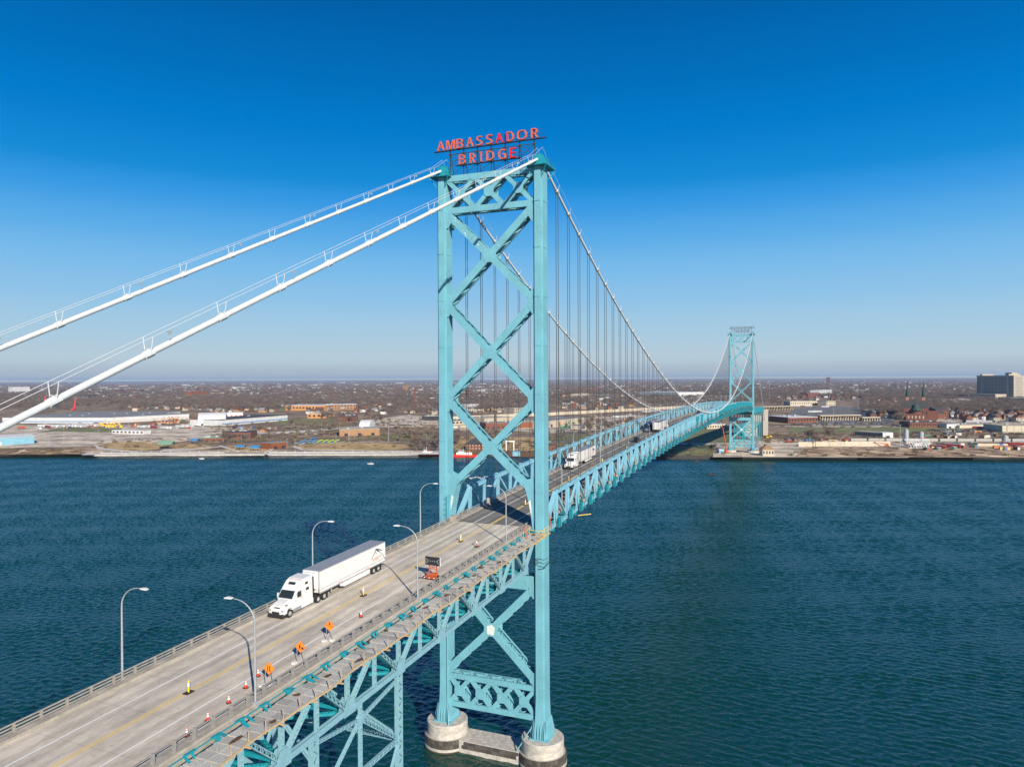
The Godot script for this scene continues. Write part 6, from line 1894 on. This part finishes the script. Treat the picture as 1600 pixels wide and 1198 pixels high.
func wagons_and_cars():
	rng.seed = 515
	# hopper wagons coupled along the track
	var car_len := 17.5
	var a := ground(1328, 692.0); var b := ground(1640, 693.0)
	var dirn := (b - a).normalized(); var yaw := atan2(-dirn.z, dirn.x)
	var bed := Shape.new(); bed.bar(a - dirn * 20 + Vector3(0, 0.12, 0), b + dirn * 20 + Vector3(0, 0.12, 0), 5.0, 0.3)
	setting("track_bed", bed, M.dirt)
	var n := int(a.distance_to(b) / car_len)
	var proto: Node3D = null
	for k in n:
		var p := a + dirn * (car_len * (k + 0.5))
		if proto == null:
			proto = thing("hopper_wagon", "pale grey covered hopper wagon in the train on the quay", "railway wagon", p, yaw, "hopper wagons")
			part("body", body([Vector2(-2.0, 1.5), Vector2(-1.45, 3.2), Vector2(-1.45, 4.3), Vector2(-0.9, 4.7), Vector2(0.9, 4.7), Vector2(1.45, 4.3), Vector2(1.45, 3.2), Vector2(0.8, 1.5), Vector2(-0.8, 1.5)], 7.9, 0.25), M.wagon_grey, proto)
			for f in [-1, 1]:
				block("end_platform", Vector3(f * 8.0, 1.35, 0), Vector3(1.2, 0.3, 2.8), M.galv, proto)
				block("bogie", Vector3(f * 6.4, 0.6, 0), Vector3(2.6, 0.9, 2.0), M.iron, proto)
				block("side_post", Vector3(f * 7.7, 2.8, 0), Vector3(0.2, 2.6, 2.8), M.galv, proto)
			block("roof_walk", Vector3(0, 4.85, 0), Vector3(14.5, 0.12, 1.0), M.galv, proto)
		else:
			again(proto, "", p, yaw)
	# trailers in the yards
	var white_box := box_trailer_template("box_trailer", "white box trailer parked in the rows before the white warehouse", M.sheet_white, 15.5, "parked box trailers")
	white_box.position = ground(60, 672)
	white_box.rotation.y = 1.2
	for k in 30:
		again(white_box, "", ground(66 + k * 3.0 + rng.randf_range(-0.6, 0.6), 667.0 + rng.randf_range(-1.2, 1.5)), 0.25 + rng.randf_range(-0.1, 0.1))
	for q in [[220, 669], [228, 668.5], [256, 671], [262, 671], [280, 668.5], [288, 668.5], [296, 668], [1270, 645], [1278, 644.5], [1264, 636], [1290, 637], [1245, 636], [1520, 661], [1530, 660], [1541, 661], [985, 652], [975, 652.5], [965, 653], [1010, 645], [1020, 644]]:
		again(white_box, "white box trailer parked singly on the far shore", ground(q[0], q[1]), 1.4 + rng.randf_range(-0.2, 0.2))
	var red_box := box_trailer_template("box_trailer", "dark red box trailer parked on the far shore", paint(Color(0.24, 0.025, 0.02), 0.6), 14.0, "parked box trailers")
	red_box.position = ground(240, 669.5)
	red_box.rotation.y = 1.3
	for q in [[236, 668.5], [74, 669], [152, 664], [1489, 700], [1484, 699], [1466, 702], [1580, 697], [1590, 697.5], [1510, 668], [1530, 671], [775, 668]]:
		again(red_box, "", ground(q[0], q[1]), 1.3 + rng.randf_range(-0.3, 0.3))
	var orange_box := box_trailer_template("box_trailer", "orange box trailer beside the pale blue shed lot", M.orange_steel, 13.0, "parked box trailers")
	orange_box.position = ground(33, 670)
	orange_box.rotation.y = 1.5
	# parked cars: one of each tint, then copies
	var tints := [paint(Color(0.6, 0.6, 0.6), 0.3), paint(Color(0.02, 0.02, 0.025), 0.3), paint(Color(0.3, 0.02, 0.02), 0.3), paint(Color(0.12, 0.14, 0.17), 0.3), M.yellow]
	var names := ["white", "black", "red", "grey", "yellow"]
	var protos := []
	for k in 5: protos.append(car("parked_car", "%s car parked in the yards of the far shore" % names[k], "car", ground(1300 + k * 5, 662), 1.2, tints[k], 4.7, 1.5, "cars parked on the far shore"))
	var rows := [[1236, 1300, 664, 22, "below the brick plaza building"], [1450, 1548, 673, 36, "in the dealer lot by the tan warehouses"], [1460, 1560, 675, 22, "in the outer row by the rail yard"], [1280, 1390, 662, 14, "in front of the toll canopy"], [570, 640, 664, 18, "on the gravel lot"], [460, 520, 679, 12, "on the park street"], [640, 690, 653, 8, "at the back of the gravel lot"], [860, 920, 673, 12, "by the green lifts"], [1225, 1262, 688, 7, "behind the low quay wall"], [30, 90, 704, 4, "on the brown river bank"], [1160, 1200, 690, 4, "behind the far tower"], [990, 1010, 655, 8, "near the cream wall"]]
	for r in rows:
		for k in r[3]:
			var j := rng.randi() % 4
			again(protos[j], "%s car parked %s" % [names[j], r[4]], ground(lerpf(r[0], r[1], (k + 0.5) / r[3]) + rng.randf_range(-0.8, 0.8), r[2] + rng.randf_range(-0.7, 0.7)), rng.randf_range(0.9, 1.6))
	for q in [[1198, 684.5], [1203, 683]]: again(protos[4], "yellow truck parked behind the far tower", ground(q[0], q[1]), 0.4).scale = Vector3(1.5, 2.0, 1.5)

func houses():
	rng.seed = 909
	var walls := [M.sheet_white, M.cream, M.brick, M.brick_tan, M.limestone, M.roof_grey]
	var tints := ["white clapboard", "cream clapboard", "red brick", "tan brick", "pale stone", "grey clapboard"]
	var roofs := [M.roof_dark, M.roof_grey, M.brick, M.rusty]
	var roof_names := ["a black", "a grey", "a red", "a brown"]
	var protos := []; var kinds := []
	for k in 6:
		for j in 2:
			var ri := (k + j * 2) % 4
			kinds.append("%s house with %s gable roof " % [tints[k], roof_names[ri]])
			var t := thing("house", "%s house with %s gable roof among the bare trees" % [tints[k], roof_names[ri]], "house", Vector3(0, -50, 0), 0.0, "houses of the far town")
			var w := 8.0 + 2.0 * j; var d := 11.0; var h := 5.5 + 1.2 * (k % 3)
			block("wall", Vector3(0, h * 0.5, 0), Vector3(w, h, d), walls[k], t)
			var st := Shape.new()
			st.plate(PackedVector2Array([Vector2(-w * 0.5 - 0.5, h - 0.2), Vector2(0, h + w * 0.42), Vector2(w * 0.5 + 0.5, h - 0.2)]), Transform3D(Basis.IDENTITY, Vector3.ZERO), d + 0.9)
			part("roof", st, roofs[ri], t)
			block("porch", Vector3(0, 1.5, d * 0.5 + 0.9), Vector3(w * 0.8, 3.0, 1.8), walls[(k + 1) % 6], t)
			for f in [-1, 1]: block("window", Vector3(f * w * 0.25, h * 0.7, d * 0.5 + 0.03), Vector3(1.3, 1.5, 0.1), M.dark_glass, t)
			protos.append(t)
	var zones := [[200, 345, 627, 642, 34, "behind the great warehouse"], [330, 480, 628, 645, 30, "near the trailer yard"], [480, 690, 626, 648, 40, "near the ochre school"], [712, 830, 628, 648, 26, "seen between the tower legs"], [870, 1000, 612, 640, 34, "behind the hangers"], [1225, 1335, 606, 625, 22, "behind the customs plaza"], [1350, 1410, 606, 655, 20, "near the tree-lined street"], [1450, 1600, 612, 655, 46, "near the railway station tower"], [1500, 1600, 646, 660, 16, "near the tan warehouses"]]
	var i := 0
	for z in zones:
		for k in z[4]:
			var p := ground(rng.randf_range(z[0], z[1]), lerpf(z[2], z[3], sqrt(rng.randf())))
			var turn := (0.35 if rng.randf() < 0.6 else 1.92) + rng.randf_range(-0.05, 0.05)
			if i < protos.size():
				protos[i].position = p; protos[i].rotation.y = turn
				protos[i].set_meta("label", kinds[i] + z[5])
			else:
				var j := rng.randi() % protos.size()
				again(protos[j], kinds[j] + z[5], p, turn)
			i += 1
	# the rest of the town: small roofs far out, too many to count
	var small := Shape.new()
	small.use_color = true
	small.tint = Color(1, 1, 1); small.box(Vector3(0, 3, 0), Vector3(9, 6, 12))
	small.tint = Color(0.3, 0.28, 0.28)
	small.plate(PackedVector2Array([Vector2(-5.2, 5.8), Vector2(0, 9.4), Vector2(5.2, 5.8)]), Transform3D.IDENTITY, 12.8)
	var mm := MultiMesh.new()
	mm.transform_format = MultiMesh.TRANSFORM_3D
	mm.use_colors = true
	mm.mesh = small.mesh()
	mm.instance_count = 3000
	for k in mm.instance_count:
		var px := rng.randf_range(-60, 1660); var py := 592.5 + 30.0 * pow(rng.randf(), 1.5)
		var p := ground(px, py + (0.0 if py > 594 else 1.5))
		var big := 1.0 if rng.randf() < 0.86 else rng.randf_range(1.6, 3.0)
		var wdt := big * rng.randf_range(0.8, 1.5)
		mm.set_instance_transform(k, Transform3D(Basis(Vector3.UP, 0.35 if rng.randf() < 0.5 else 1.92).scaled_local(Vector3(wdt * (2.0 if big > 1.5 else 1.0), 0.8 + 0.15 * big, wdt)), p))
		var g := rng.randf()
		mm.set_instance_color(k, Color(0.62, 0.62, 0.62) if g < 0.26 else (Color(0.40, 0.33, 0.25) if g < 0.5 else (Color(0.22, 0.08, 0.055) if g < 0.8 else Color(0.2, 0.19, 0.19))))
	var o := MultiMeshInstance3D.new()
	o.name = "distant_houses"
	o.multimesh = mm
	var cm := StandardMaterial3D.new()
	cm.vertex_color_use_as_albedo = true
	cm.roughness = 0.8
	o.material_override = cm
	add_child(o)
	o.set_meta("kind", "stuff")
	o.set_meta("label", "small pale roofs of the far town fading towards the horizon")
	o.set_meta("category", "town")
	# larger flat roofs far out, each a thing
	for k in 70:
		var px := rng.randf_range(0, 1600); var py := rng.randf_range(598, 614)
		var w := rng.randf_range(2.5, 11.0)
		if px > 1500 and px < 1600: continue
		building("distant_block", "low %s building far out in the hazy town" % ["white", "cream", "white", "tan"][k % 4], [px, py], [px + w, py], py - rng.randf_range(0.8, 2.0), rng.randf_range(25, 70), [M.sheet_white, M.cream, M.sheet_white, M.brick_tan][k % 4], [M.sheet_white, M.sheet_white, M.roof_grey, M.cream][(k / 3) % 4], {"group": "low buildings far out in the town"})

# ---------------------------------------------------------------- trees
func bare_tree(seed_: int, tall: float, spread: float, twigs: int) -> Array:
	var r := RandomNumberGenerator.new()
	r.seed = seed_
	var trunk := Shape.new(); var crown := Shape.new()
	trunk.tube(Vector3.ZERO, Vector3(0, tall * 0.34, 0), tall * 0.028, tall * 0.019, 6)
	trunk.tube(Vector3(0, tall * 0.34, 0), Vector3(r.randf_range(-0.3, 0.3), tall * 0.8, r.randf_range(-0.3, 0.3)), tall * 0.019, tall * 0.005, 5)
	var ends := []
	for k in 11:
		var a := TAU * k / 11.0 + r.randf_range(-0.3, 0.3)
		var from := Vector3(0, tall * r.randf_range(0.25, 0.55), 0)
		var to := Vector3(cos(a) * spread * r.randf_range(0.45, 0.8), tall * r.randf_range(0.55, 0.88), sin(a) * spread * r.randf_range(0.45, 0.8))
		var bend := from.lerp(to, 0.5) + Vector3(0, tall * 0.03, 0)
		trunk.tube(from, bend, tall * 0.011, tall * 0.007, 4); trunk.tube(bend, to, tall * 0.007, tall * 0.003, 4)
		ends.append(bend); ends.append(to); ends.append(from.lerp(bend, 0.6) + Vector3(0, tall * 0.1, 0))
	ends.append(Vector3(0, tall * 0.8, 0)); ends.append(Vector3(0, tall * 0.65, 0))
	for k in twigs:
		var e: Vector3 = ends[r.randi() % ends.size()]
		var d := Vector3(r.randf_range(-1, 1), r.randf_range(-0.35, 1.1), r.randf_range(-1, 1)).normalized()
		var p := e + d * r.randf_range(0.0, tall * 0.13)
		var q := p + (d + Vector3(r.randf_range(-0.5, 0.5), r.randf_range(0, 0.6), r.randf_range(-0.5, 0.5))).normalized() * tall * r.randf_range(0.07, 0.16)
		var w := Vector3(r.randf_range(-1, 1), r.randf_range(-1, 1), r.randf_range(-1, 1)).normalized() * tall * 0.011
		crown.tri(p - w, q, p + w)
	return [trunk.mesh(), crown.mesh()]

func evergreen(seed_: int) -> Array:
	var r := RandomNumberGenerator.new()
	r.seed = seed_
	var trunk := Shape.new(); var crown := Shape.new()
	trunk.tube(Vector3.ZERO, Vector3(0, 9, 0), 0.25, 0.05, 6)
	for k in 420:
		var y := r.randf_range(0.8, 10.0)
		var rad := (1.0 - y / 10.6) * 3.2 * sqrt(r.randf())
		var a := r.randf() * TAU
		var p := Vector3(cos(a) * rad, y, sin(a) * rad)
		var d := Vector3(cos(a), r.randf_range(-0.5, 0.3), sin(a)) * r.randf_range(0.5, 1.0)
		var w := Vector3(-sin(a), r.randf_range(-0.4, 0.4), cos(a)) * 0.28
		crown.tri(p - w, p + d, p + w)
	return [trunk.mesh(), crown.mesh()]

func to_pixel(p: Vector3) -> Vector2:
	var d := p - EYE
	var z := d.dot(ray_ahead)
	return Vector2(800.0 + FOCAL * d.dot(ray_right) / z, 599.0 - FOCAL * d.dot(ray_up) / z)

func make_trees():
	var bark := paint(Color(0.17, 0.14, 0.12), 0.95)
	var twig_tones := [paint(Color(0.17, 0.13, 0.105), 0.95), paint(Color(0.21, 0.155, 0.11), 0.95), paint(Color(0.12, 0.092, 0.08), 0.95)]
	var kinds := []
	for k in 4: kinds.append(bare_tree(300 + k, 12.5 + 1.6 * k, 5.6 + 0.5 * k, 620))
	var protos := []
	var looks := ["grey brown", "light brown", "dark brown"]
	for k in 4:
		for j in 3:
			var t := thing("bare_tree", "%s leafless tree in the far town" % looks[j], "tree", Vector3(0, -80, 0), 0.0, "bare trees of the far shore")
			part("trunk", kinds[k][0], bark, t)
			part("crown", kinds[k][1], twig_tones[j], t)
			protos.append(t)
	rng.seed = 2024
	var used := 0
	# trees one can tell apart: along the park, the streets and round the yards
	var zones := [[340, 470, 678, 696, 14, "by the brick park buildings"], [500, 600, 652, 668, 34, "between the ochre workshops and tan warehouse"], [450, 540, 668, 678, 12, "beside the park street"], [600, 690, 676, 690, 14, "on the lawn edge below the gravel lot"], [645, 690, 690, 706, 16, "at the end of the promenade near the tug"], [700, 728, 685, 706, 10, "beside the boathouse"], [755, 790, 676, 690, 6, "behind the brick works"], [836, 860, 676, 700, 8, "beside the quay shed"], [900, 960, 660, 680, 18, "around the cream office"], [940, 1000, 664, 676, 10, "behind the green lifts"], [1205, 1330, 622, 632, 30, "behind the customs building"], [1345, 1412, 625, 650, 36, "along the tree-lined street near the white house"], [1380, 1412, 655, 664, 8, "by the church forecourt"], [1446, 1600, 630, 652, 46, "between the church and the station tower"], [1260, 1275, 690, 700, 5, "behind the low quay wall"], [1280, 1300, 686, 690, 4, "by the rail shed"], [200, 345, 632, 644, 16, "behind the great white warehouse"], [330, 470, 640, 650, 12, "behind the trailer yard"]]
	for z in zones:
		for k in z[4]:
			var p := ground(rng.randf_range(z[0], z[1]), rng.randf_range(z[2], z[3]))
			var o: Node3D
			if used < protos.size():
				o = protos[used]
				o.position = p
			else:
				o = again(protos[rng.randi() % protos.size()], "", p)
			used += 1
			o.set_meta("label", "%s leafless tree %s" % [String(o.get_meta("label")).get_slice(" leafless", 0), z[5]])
			o.rotation.y = rng.randf() * TAU
			o.scale = Vector3.ONE * rng.randf_range(0.62, 1.05)
	var eg := evergreen(77)
	var ep: Node3D = null
	for q in [[877, 684], [881, 683], [870, 684], [930, 640], [925, 641], [920, 640.5], [935, 641], [762, 682], [757, 683], [640, 684], [634, 684], [340, 642], [352, 642], [360, 643], [420, 643], [625, 642], [720, 650], [766, 647], [771, 647]]:
		if ep == null:
			ep = thing("evergreen_tree", "dark green conifer among bare trees of the far shore", "tree", ground(q[0], q[1]), 0.0, "conifers of the far shore")
			part("trunk", eg[0], bark, ep)
			part("crown", eg[1], paint(Color(0.028, 0.045, 0.02), 0.9), ep)
		else:
			again(ep, "", ground(q[0], q[1]), rng.randf() * TAU).scale = Vector3.ONE * rng.randf_range(0.6, 1.1)
	# the woods between the houses, far too many to count
	var low := []
	for k in 3:
		var both := bare_tree(340 + k, 12.0, 6.0, 210)
		low.append(both[1])
	var clear := FastNoiseLite.new()
	clear.seed = 12
	clear.frequency = 0.0016
	for k in 3:
		var spots := []
		for i in 34000:
			var px := rng.randf_range(-90, 1690)
			var t := rng.randf()
			var py := 591.3 + 60.0 * t * t
			if py > 650: continue
			var p := ground(px, py)
			if clear.get_noise_2d(p.x, p.z) > 0.32: continue
			if py > 625 and rng.randf() < 0.4: continue
			if py > 641 and px < 300: continue
			if py > 634 and px > 850 and px < 1240: continue
			if py > 644 and (px < 470 or px > 700) and px < 1345: continue
			if py > 636 and px > 440 and px < 560: continue
			if py > 623 and px > 1225 and px < 1345: continue
			if py > 636 and px > 560 and px < 700 and rng.randf() < 0.5: continue
			spots.append(p)
		var mm := MultiMesh.new()
		mm.transform_format = MultiMesh.TRANSFORM_3D
		mm.use_colors = true
		mm.mesh = low[k]
		mm.instance_count = spots.size()
		for i in spots.size():
			var s := rng.randf_range(0.75, 1.35)
			mm.set_instance_transform(i, Transform3D(Basis(Vector3.UP, rng.randf() * TAU).scaled(Vector3(s * 1.15, s, s * 1.15)), spots[i]))
			var g := rng.randf_range(0.6, 1.45)
			mm.set_instance_color(i, Color(0.118 * g, 0.09 * g, 0.075 * g))
		var o := MultiMeshInstance3D.new()
		o.name = ["woods", "woods_001", "woods_002"][k]
		o.multimesh = mm
		var cm := StandardMaterial3D.new()
		cm.vertex_color_use_as_albedo = true
		cm.roughness = 0.95
		o.material_override = cm
		add_child(o)
		o.set_meta("kind", "stuff")
		o.set_meta("label", "brown mass of leafless trees stretching to the horizon")
		o.set_meta("category", "woods")

# ---------------------------------------------------------------- boats
func make_boats():
	var foam := paint(Color(0.75, 0.78, 0.78), 0.8)
	for q in [["long red fireboat with white deckhouses moored by the boathouse", 732, 713.0, 38.0, M.red], ["red and white tug moored at the end of the promenade", 672, 711.8, 21.0, M.red], ["small dark red boat moored beyond the fireboat", 789, 713.5, 10.0, M.red]]:
		var p := ground(q[1], q[2], 0.0) + Vector3(0.5, 0, 3.5)
		var t := thing("moored_boat", q[0], "boat", p, 0.33)
		var h: float = q[3] * 0.5
		var hull := Shape.new()
		var rings := []
		for y in [[-0.6, 0.82], [1.6, 1.0]]:
			var ring := PackedVector3Array()
			for v in [Vector2(-1.0, 0.0), Vector2(-0.72, 0.13), Vector2(-0.2, 0.15), Vector2(0.9, 0.13), Vector2(1.0, 0.08), Vector2(1.0, -0.08), Vector2(0.9, -0.13), Vector2(-0.2, -0.15), Vector2(-0.72, -0.13)]:
				ring.append(Vector3(v.x * h * y[1], y[0] + (0.8 if v.x < -0.6 and y[0] > 0 else 0.0), v.y * h * 1.2 * y[1]))
			rings.append(ring)
		hull.loft(rings)
		part("hull", hull, q[4], t)
		block("deckhouse", Vector3(-h * 0.15, 2.9, 0), Vector3(h * 0.75, 2.4, h * 0.2), M.white, t)
		block("wheelhouse", Vector3(-h * 0.3, 4.9, 0), Vector3(h * 0.28, 2.0, h * 0.16), M.white, t)
		block("window_band", Vector3(-h * 0.3, 5.2, 0), Vector3(h * 0.285, 0.7, h * 0.165), M.dark_glass, t)
		member("mast", Vector3(-h * 0.2, 5.8, 0), Vector3(-h * 0.2, 8.6, 0), 0.2, 0.2, M.white, t, Vector3(1, 0, 0))
		block("funnel", Vector3(h * 0.1, 4.6, 0), Vector3(h * 0.1, 1.6, h * 0.1), M.orange_steel, t)
	for q in [["dark angling boat off the park promenade", 391, 717.5], ["small white motor boat on open water off the park", 579, 725.0], ["grey skiff near the promenade wall", 315, 717.0], ["dark boat with two anglers out from the far tower", 1111, 742.0], ["dark motor boat close to the far tower lawn", 1088, 722.0]]:
		var p := ground(q[1], q[2], 0.0)
		var t := thing("small_boat", q[0], "boat", p, 0.3, "small boats on the river")
		var hull := Shape.new()
		var rings := []
		for y in [[-0.2, 0.8], [0.75, 1.0]]:
			var ring := PackedVector3Array()
			for v in [Vector2(-3.2, 0.0), Vector2(-2.0, 0.8), Vector2(2.8, 0.9), Vector2(2.8, -0.9), Vector2(-2.0, -0.8)]: ring.append(Vector3(v.x * y[1], y[0], v.y * y[1]))
			rings.append(ring)
		hull.loft(rings)
		var dark: bool = not (q[0].contains("white") or q[0].contains("grey"))
		part("hull", hull, M.iron if dark else M.white, t)
		block("console", Vector3(0.2, 1.2, 0), Vector3(0.8, 1.0, 0.8), M.iron if dark else M.roof_grey, t)
		block("outboard", Vector3(3.0, 0.7, 0), Vector3(0.5, 1.2, 0.4), M.black, t)
	# foam where a boat has just turned
	var st := Shape.new()
	rng.seed = 31
	for k in 60:
		var p := ground(732 + k * 0.62, 746.0 + 1.2 * sin(k * 0.25) + rng.randf_range(-0.8, 0.8), 0.05)
		var o := PackedVector2Array()
		for i in 6:
			var a := TAU * i / 6
			o.append(Vector2(cos(a) * rng.randf_range(0.5, 1.8), sin(a) * rng.randf_range(0.3, 0.9)))
		st.plate(o, Transform3D(Basis(Vector3(1, 0, 0), Vector3(0, 0, 1), Vector3(0, -1, 0)), p), 0.04)
	var f := setting("foam", st, foam, "stuff")
	f.set_meta("label", "white streak of foam on the river beyond the tower")
	f.set_meta("category", "foam")
	# white steel gantry on the quay
	var g := thing("boat_gantry", "white steel portal on the quay beside the boathouse", "gantry", ground(797, 706.0), 0.3)
	for x in [-3.5, 3.5]: block("leg", Vector3(x, 5, 0), Vector3(0.9, 10, 0.9), M.white, g)
	block("beam", Vector3(0, 10, 0), Vector3(8.6, 1.2, 1.2), M.white, g)

# ---------------------------------------------------------------- stock standing about the yards
func yard_stock():
	rng.seed = 6161
	var tints := [paint(Color(0.30, 0.05, 0.03), 0.7), paint(Color(0.05, 0.13, 0.30), 0.7), paint(Color(0.55, 0.54, 0.52), 0.7), paint(Color(0.42, 0.16, 0.05), 0.7), paint(Color(0.06, 0.2, 0.13), 0.7), paint(Color(0.5, 0.4, 0.22), 0.8)]
	var said := ["dark red", "blue", "white", "rust orange", "green", "tan"]
	var protos := []
	for k in 6:
		var t := thing("cargo_container", "%s cargo container standing in a yard of the far shore" % said[k], "container", Vector3(0, -40, 0), 0.0, "cargo containers in the yards")
		block("box", Vector3(0, 1.3, 0), Vector3(2.45, 2.6, 9.0 if k % 2 else 6.1), tints[k], t)
		for f in [-1, 1]:
			for g in range(-2, 3): block("rib", Vector3(f * 1.24, 1.3, g * 1.2), Vector3(0.08, 2.3, 0.25), tints[k], t)
		block("door", Vector3(0, 1.3, (9.0 if k % 2 else 6.1) * 0.5 + 0.03), Vector3(2.2, 2.4, 0.06), tints[(k + 2) % 6], t)
		protos.append(t)
	var zones := [[90, 330, 663, 670, 26, "before the great white warehouse"], [255, 345, 655, 662, 16, "in the equipment yard"], [360, 440, 668, 676, 8, "by the park warehouse"], [1420, 1600, 694, 704, 26, "among the quay silos"], [1430, 1560, 676, 686, 12, "beside the rail shed"], [1225, 1330, 684, 692, 8, "behind the low quay wall"], [700, 790, 664, 670, 8, "near the brick works"], [910, 1000, 652, 662, 14, "behind the hangers"], [1150, 1200, 694, 706, 5, "near the far tower"]]
	var used := 0
	for z in zones:
		for k in z[4]:
			var p := ground(rng.randf_range(z[0], z[1]), rng.randf_range(z[2], z[3]))
			var turn: float = [0.33, 1.9][rng.randi() % 2] + rng.randf_range(-0.1, 0.1)
			if used < 6:
				protos[used].position = p; protos[used].rotation.y = turn
				protos[used].set_meta("label", "%s cargo container %s" % [said[used], z[5]])
			else:
				var j := rng.randi() % 6
				again(protos[j], "%s cargo container %s" % [said[j], z[5]], p, turn)
			used += 1
	# yard lamps
	for k in 46:
		var z: Array = [[20, 330, 668, 700, "on the empty lot by the pale blue shed"], [340, 690, 668, 705, "in the riverside park"], [1210, 1600, 662, 705, "in the quay and rail yards"], [860, 1000, 655, 690, "in the yards behind the hangers"]][k % 4]
		var p := ground(rng.randf_range(z[0], z[1]), rng.randf_range(z[2], z[3]))
		var t := thing("yard_lamp", "thin yard lamp post " + z[4], "lamp post", p, rng.randf() * TAU, "yard lamps of the far shore")
		member("pole", Vector3.ZERO, Vector3(0, 10.5, 0), 0.22, 0.22, M.galv, t, Vector3(1, 0, 0))
		block("head", Vector3(0.6, 10.5, 0), Vector3(1.4, 0.2, 0.4), M.galv, t)
	# scrub and weeds on the open ground: uncountable
	var bush := Shape.new()
	var r := RandomNumberGenerator.new()
	r.seed = 8
	for k in 70:
		var p := Vector3(r.randf_range(-1.6, 1.6), r.randf_range(0.0, 0.7), r.randf_range(-1.6, 1.6))
		var q := p + Vector3(r.randf_range(-0.6, 0.6), r.randf_range(0.3, 1.3), r.randf_range(-0.6, 0.6))
		var w := Vector3(r.randf_range(-1, 1), r.randf_range(-0.4, 0.4), r.randf_range(-1, 1)).normalized() * 0.16
		bush.tri(p - w, q, p + w)
	var areas := [[-20, 130, 702, 709, 90], [130, 690, 686, 700, 130], [330, 690, 655, 690, 700], [700, 1000, 684, 708, 420], [1000, 1140, 694, 712, 60], [1190, 1600, 676, 692, 420], [1230, 1600, 699, 714, 70], [60, 330, 640, 660, 300], [1220, 1600, 640, 668, 450]]
	var spots := []
	for z in areas:
		for k in z[4]: spots.append(ground(rng.randf_range(z[0], z[1]), rng.randf_range(z[2], z[3])))
	var mm := MultiMesh.new()
	mm.transform_format = MultiMesh.TRANSFORM_3D
	mm.use_colors = true
	mm.mesh = bush.mesh()
	mm.instance_count = spots.size()
	for i in spots.size():
		mm.set_instance_transform(i, Transform3D(Basis(Vector3.UP, rng.randf() * TAU).scaled(Vector3.ONE * rng.randf_range(0.5, 1.7)), spots[i]))
		var g := rng.randf_range(0.7, 1.4)
		mm.set_instance_color(i, Color(0.14 * g, 0.105 * g, 0.07 * g) if rng.randf() < 0.75 else Color(0.11 * g, 0.11 * g, 0.05 * g))
	var o := MultiMeshInstance3D.new()
	o.name = "undergrowth"
	o.multimesh = mm
	var cm := StandardMaterial3D.new()
	cm.vertex_color_use_as_albedo = true
	cm.roughness = 0.95
	o.material_override = cm
	add_child(o)
	o.set_meta("kind", "stuff")
	o.set_meta("label", "brown winter scrub scattered over the open ground of the far shore")
	o.set_meta("category", "scrub")
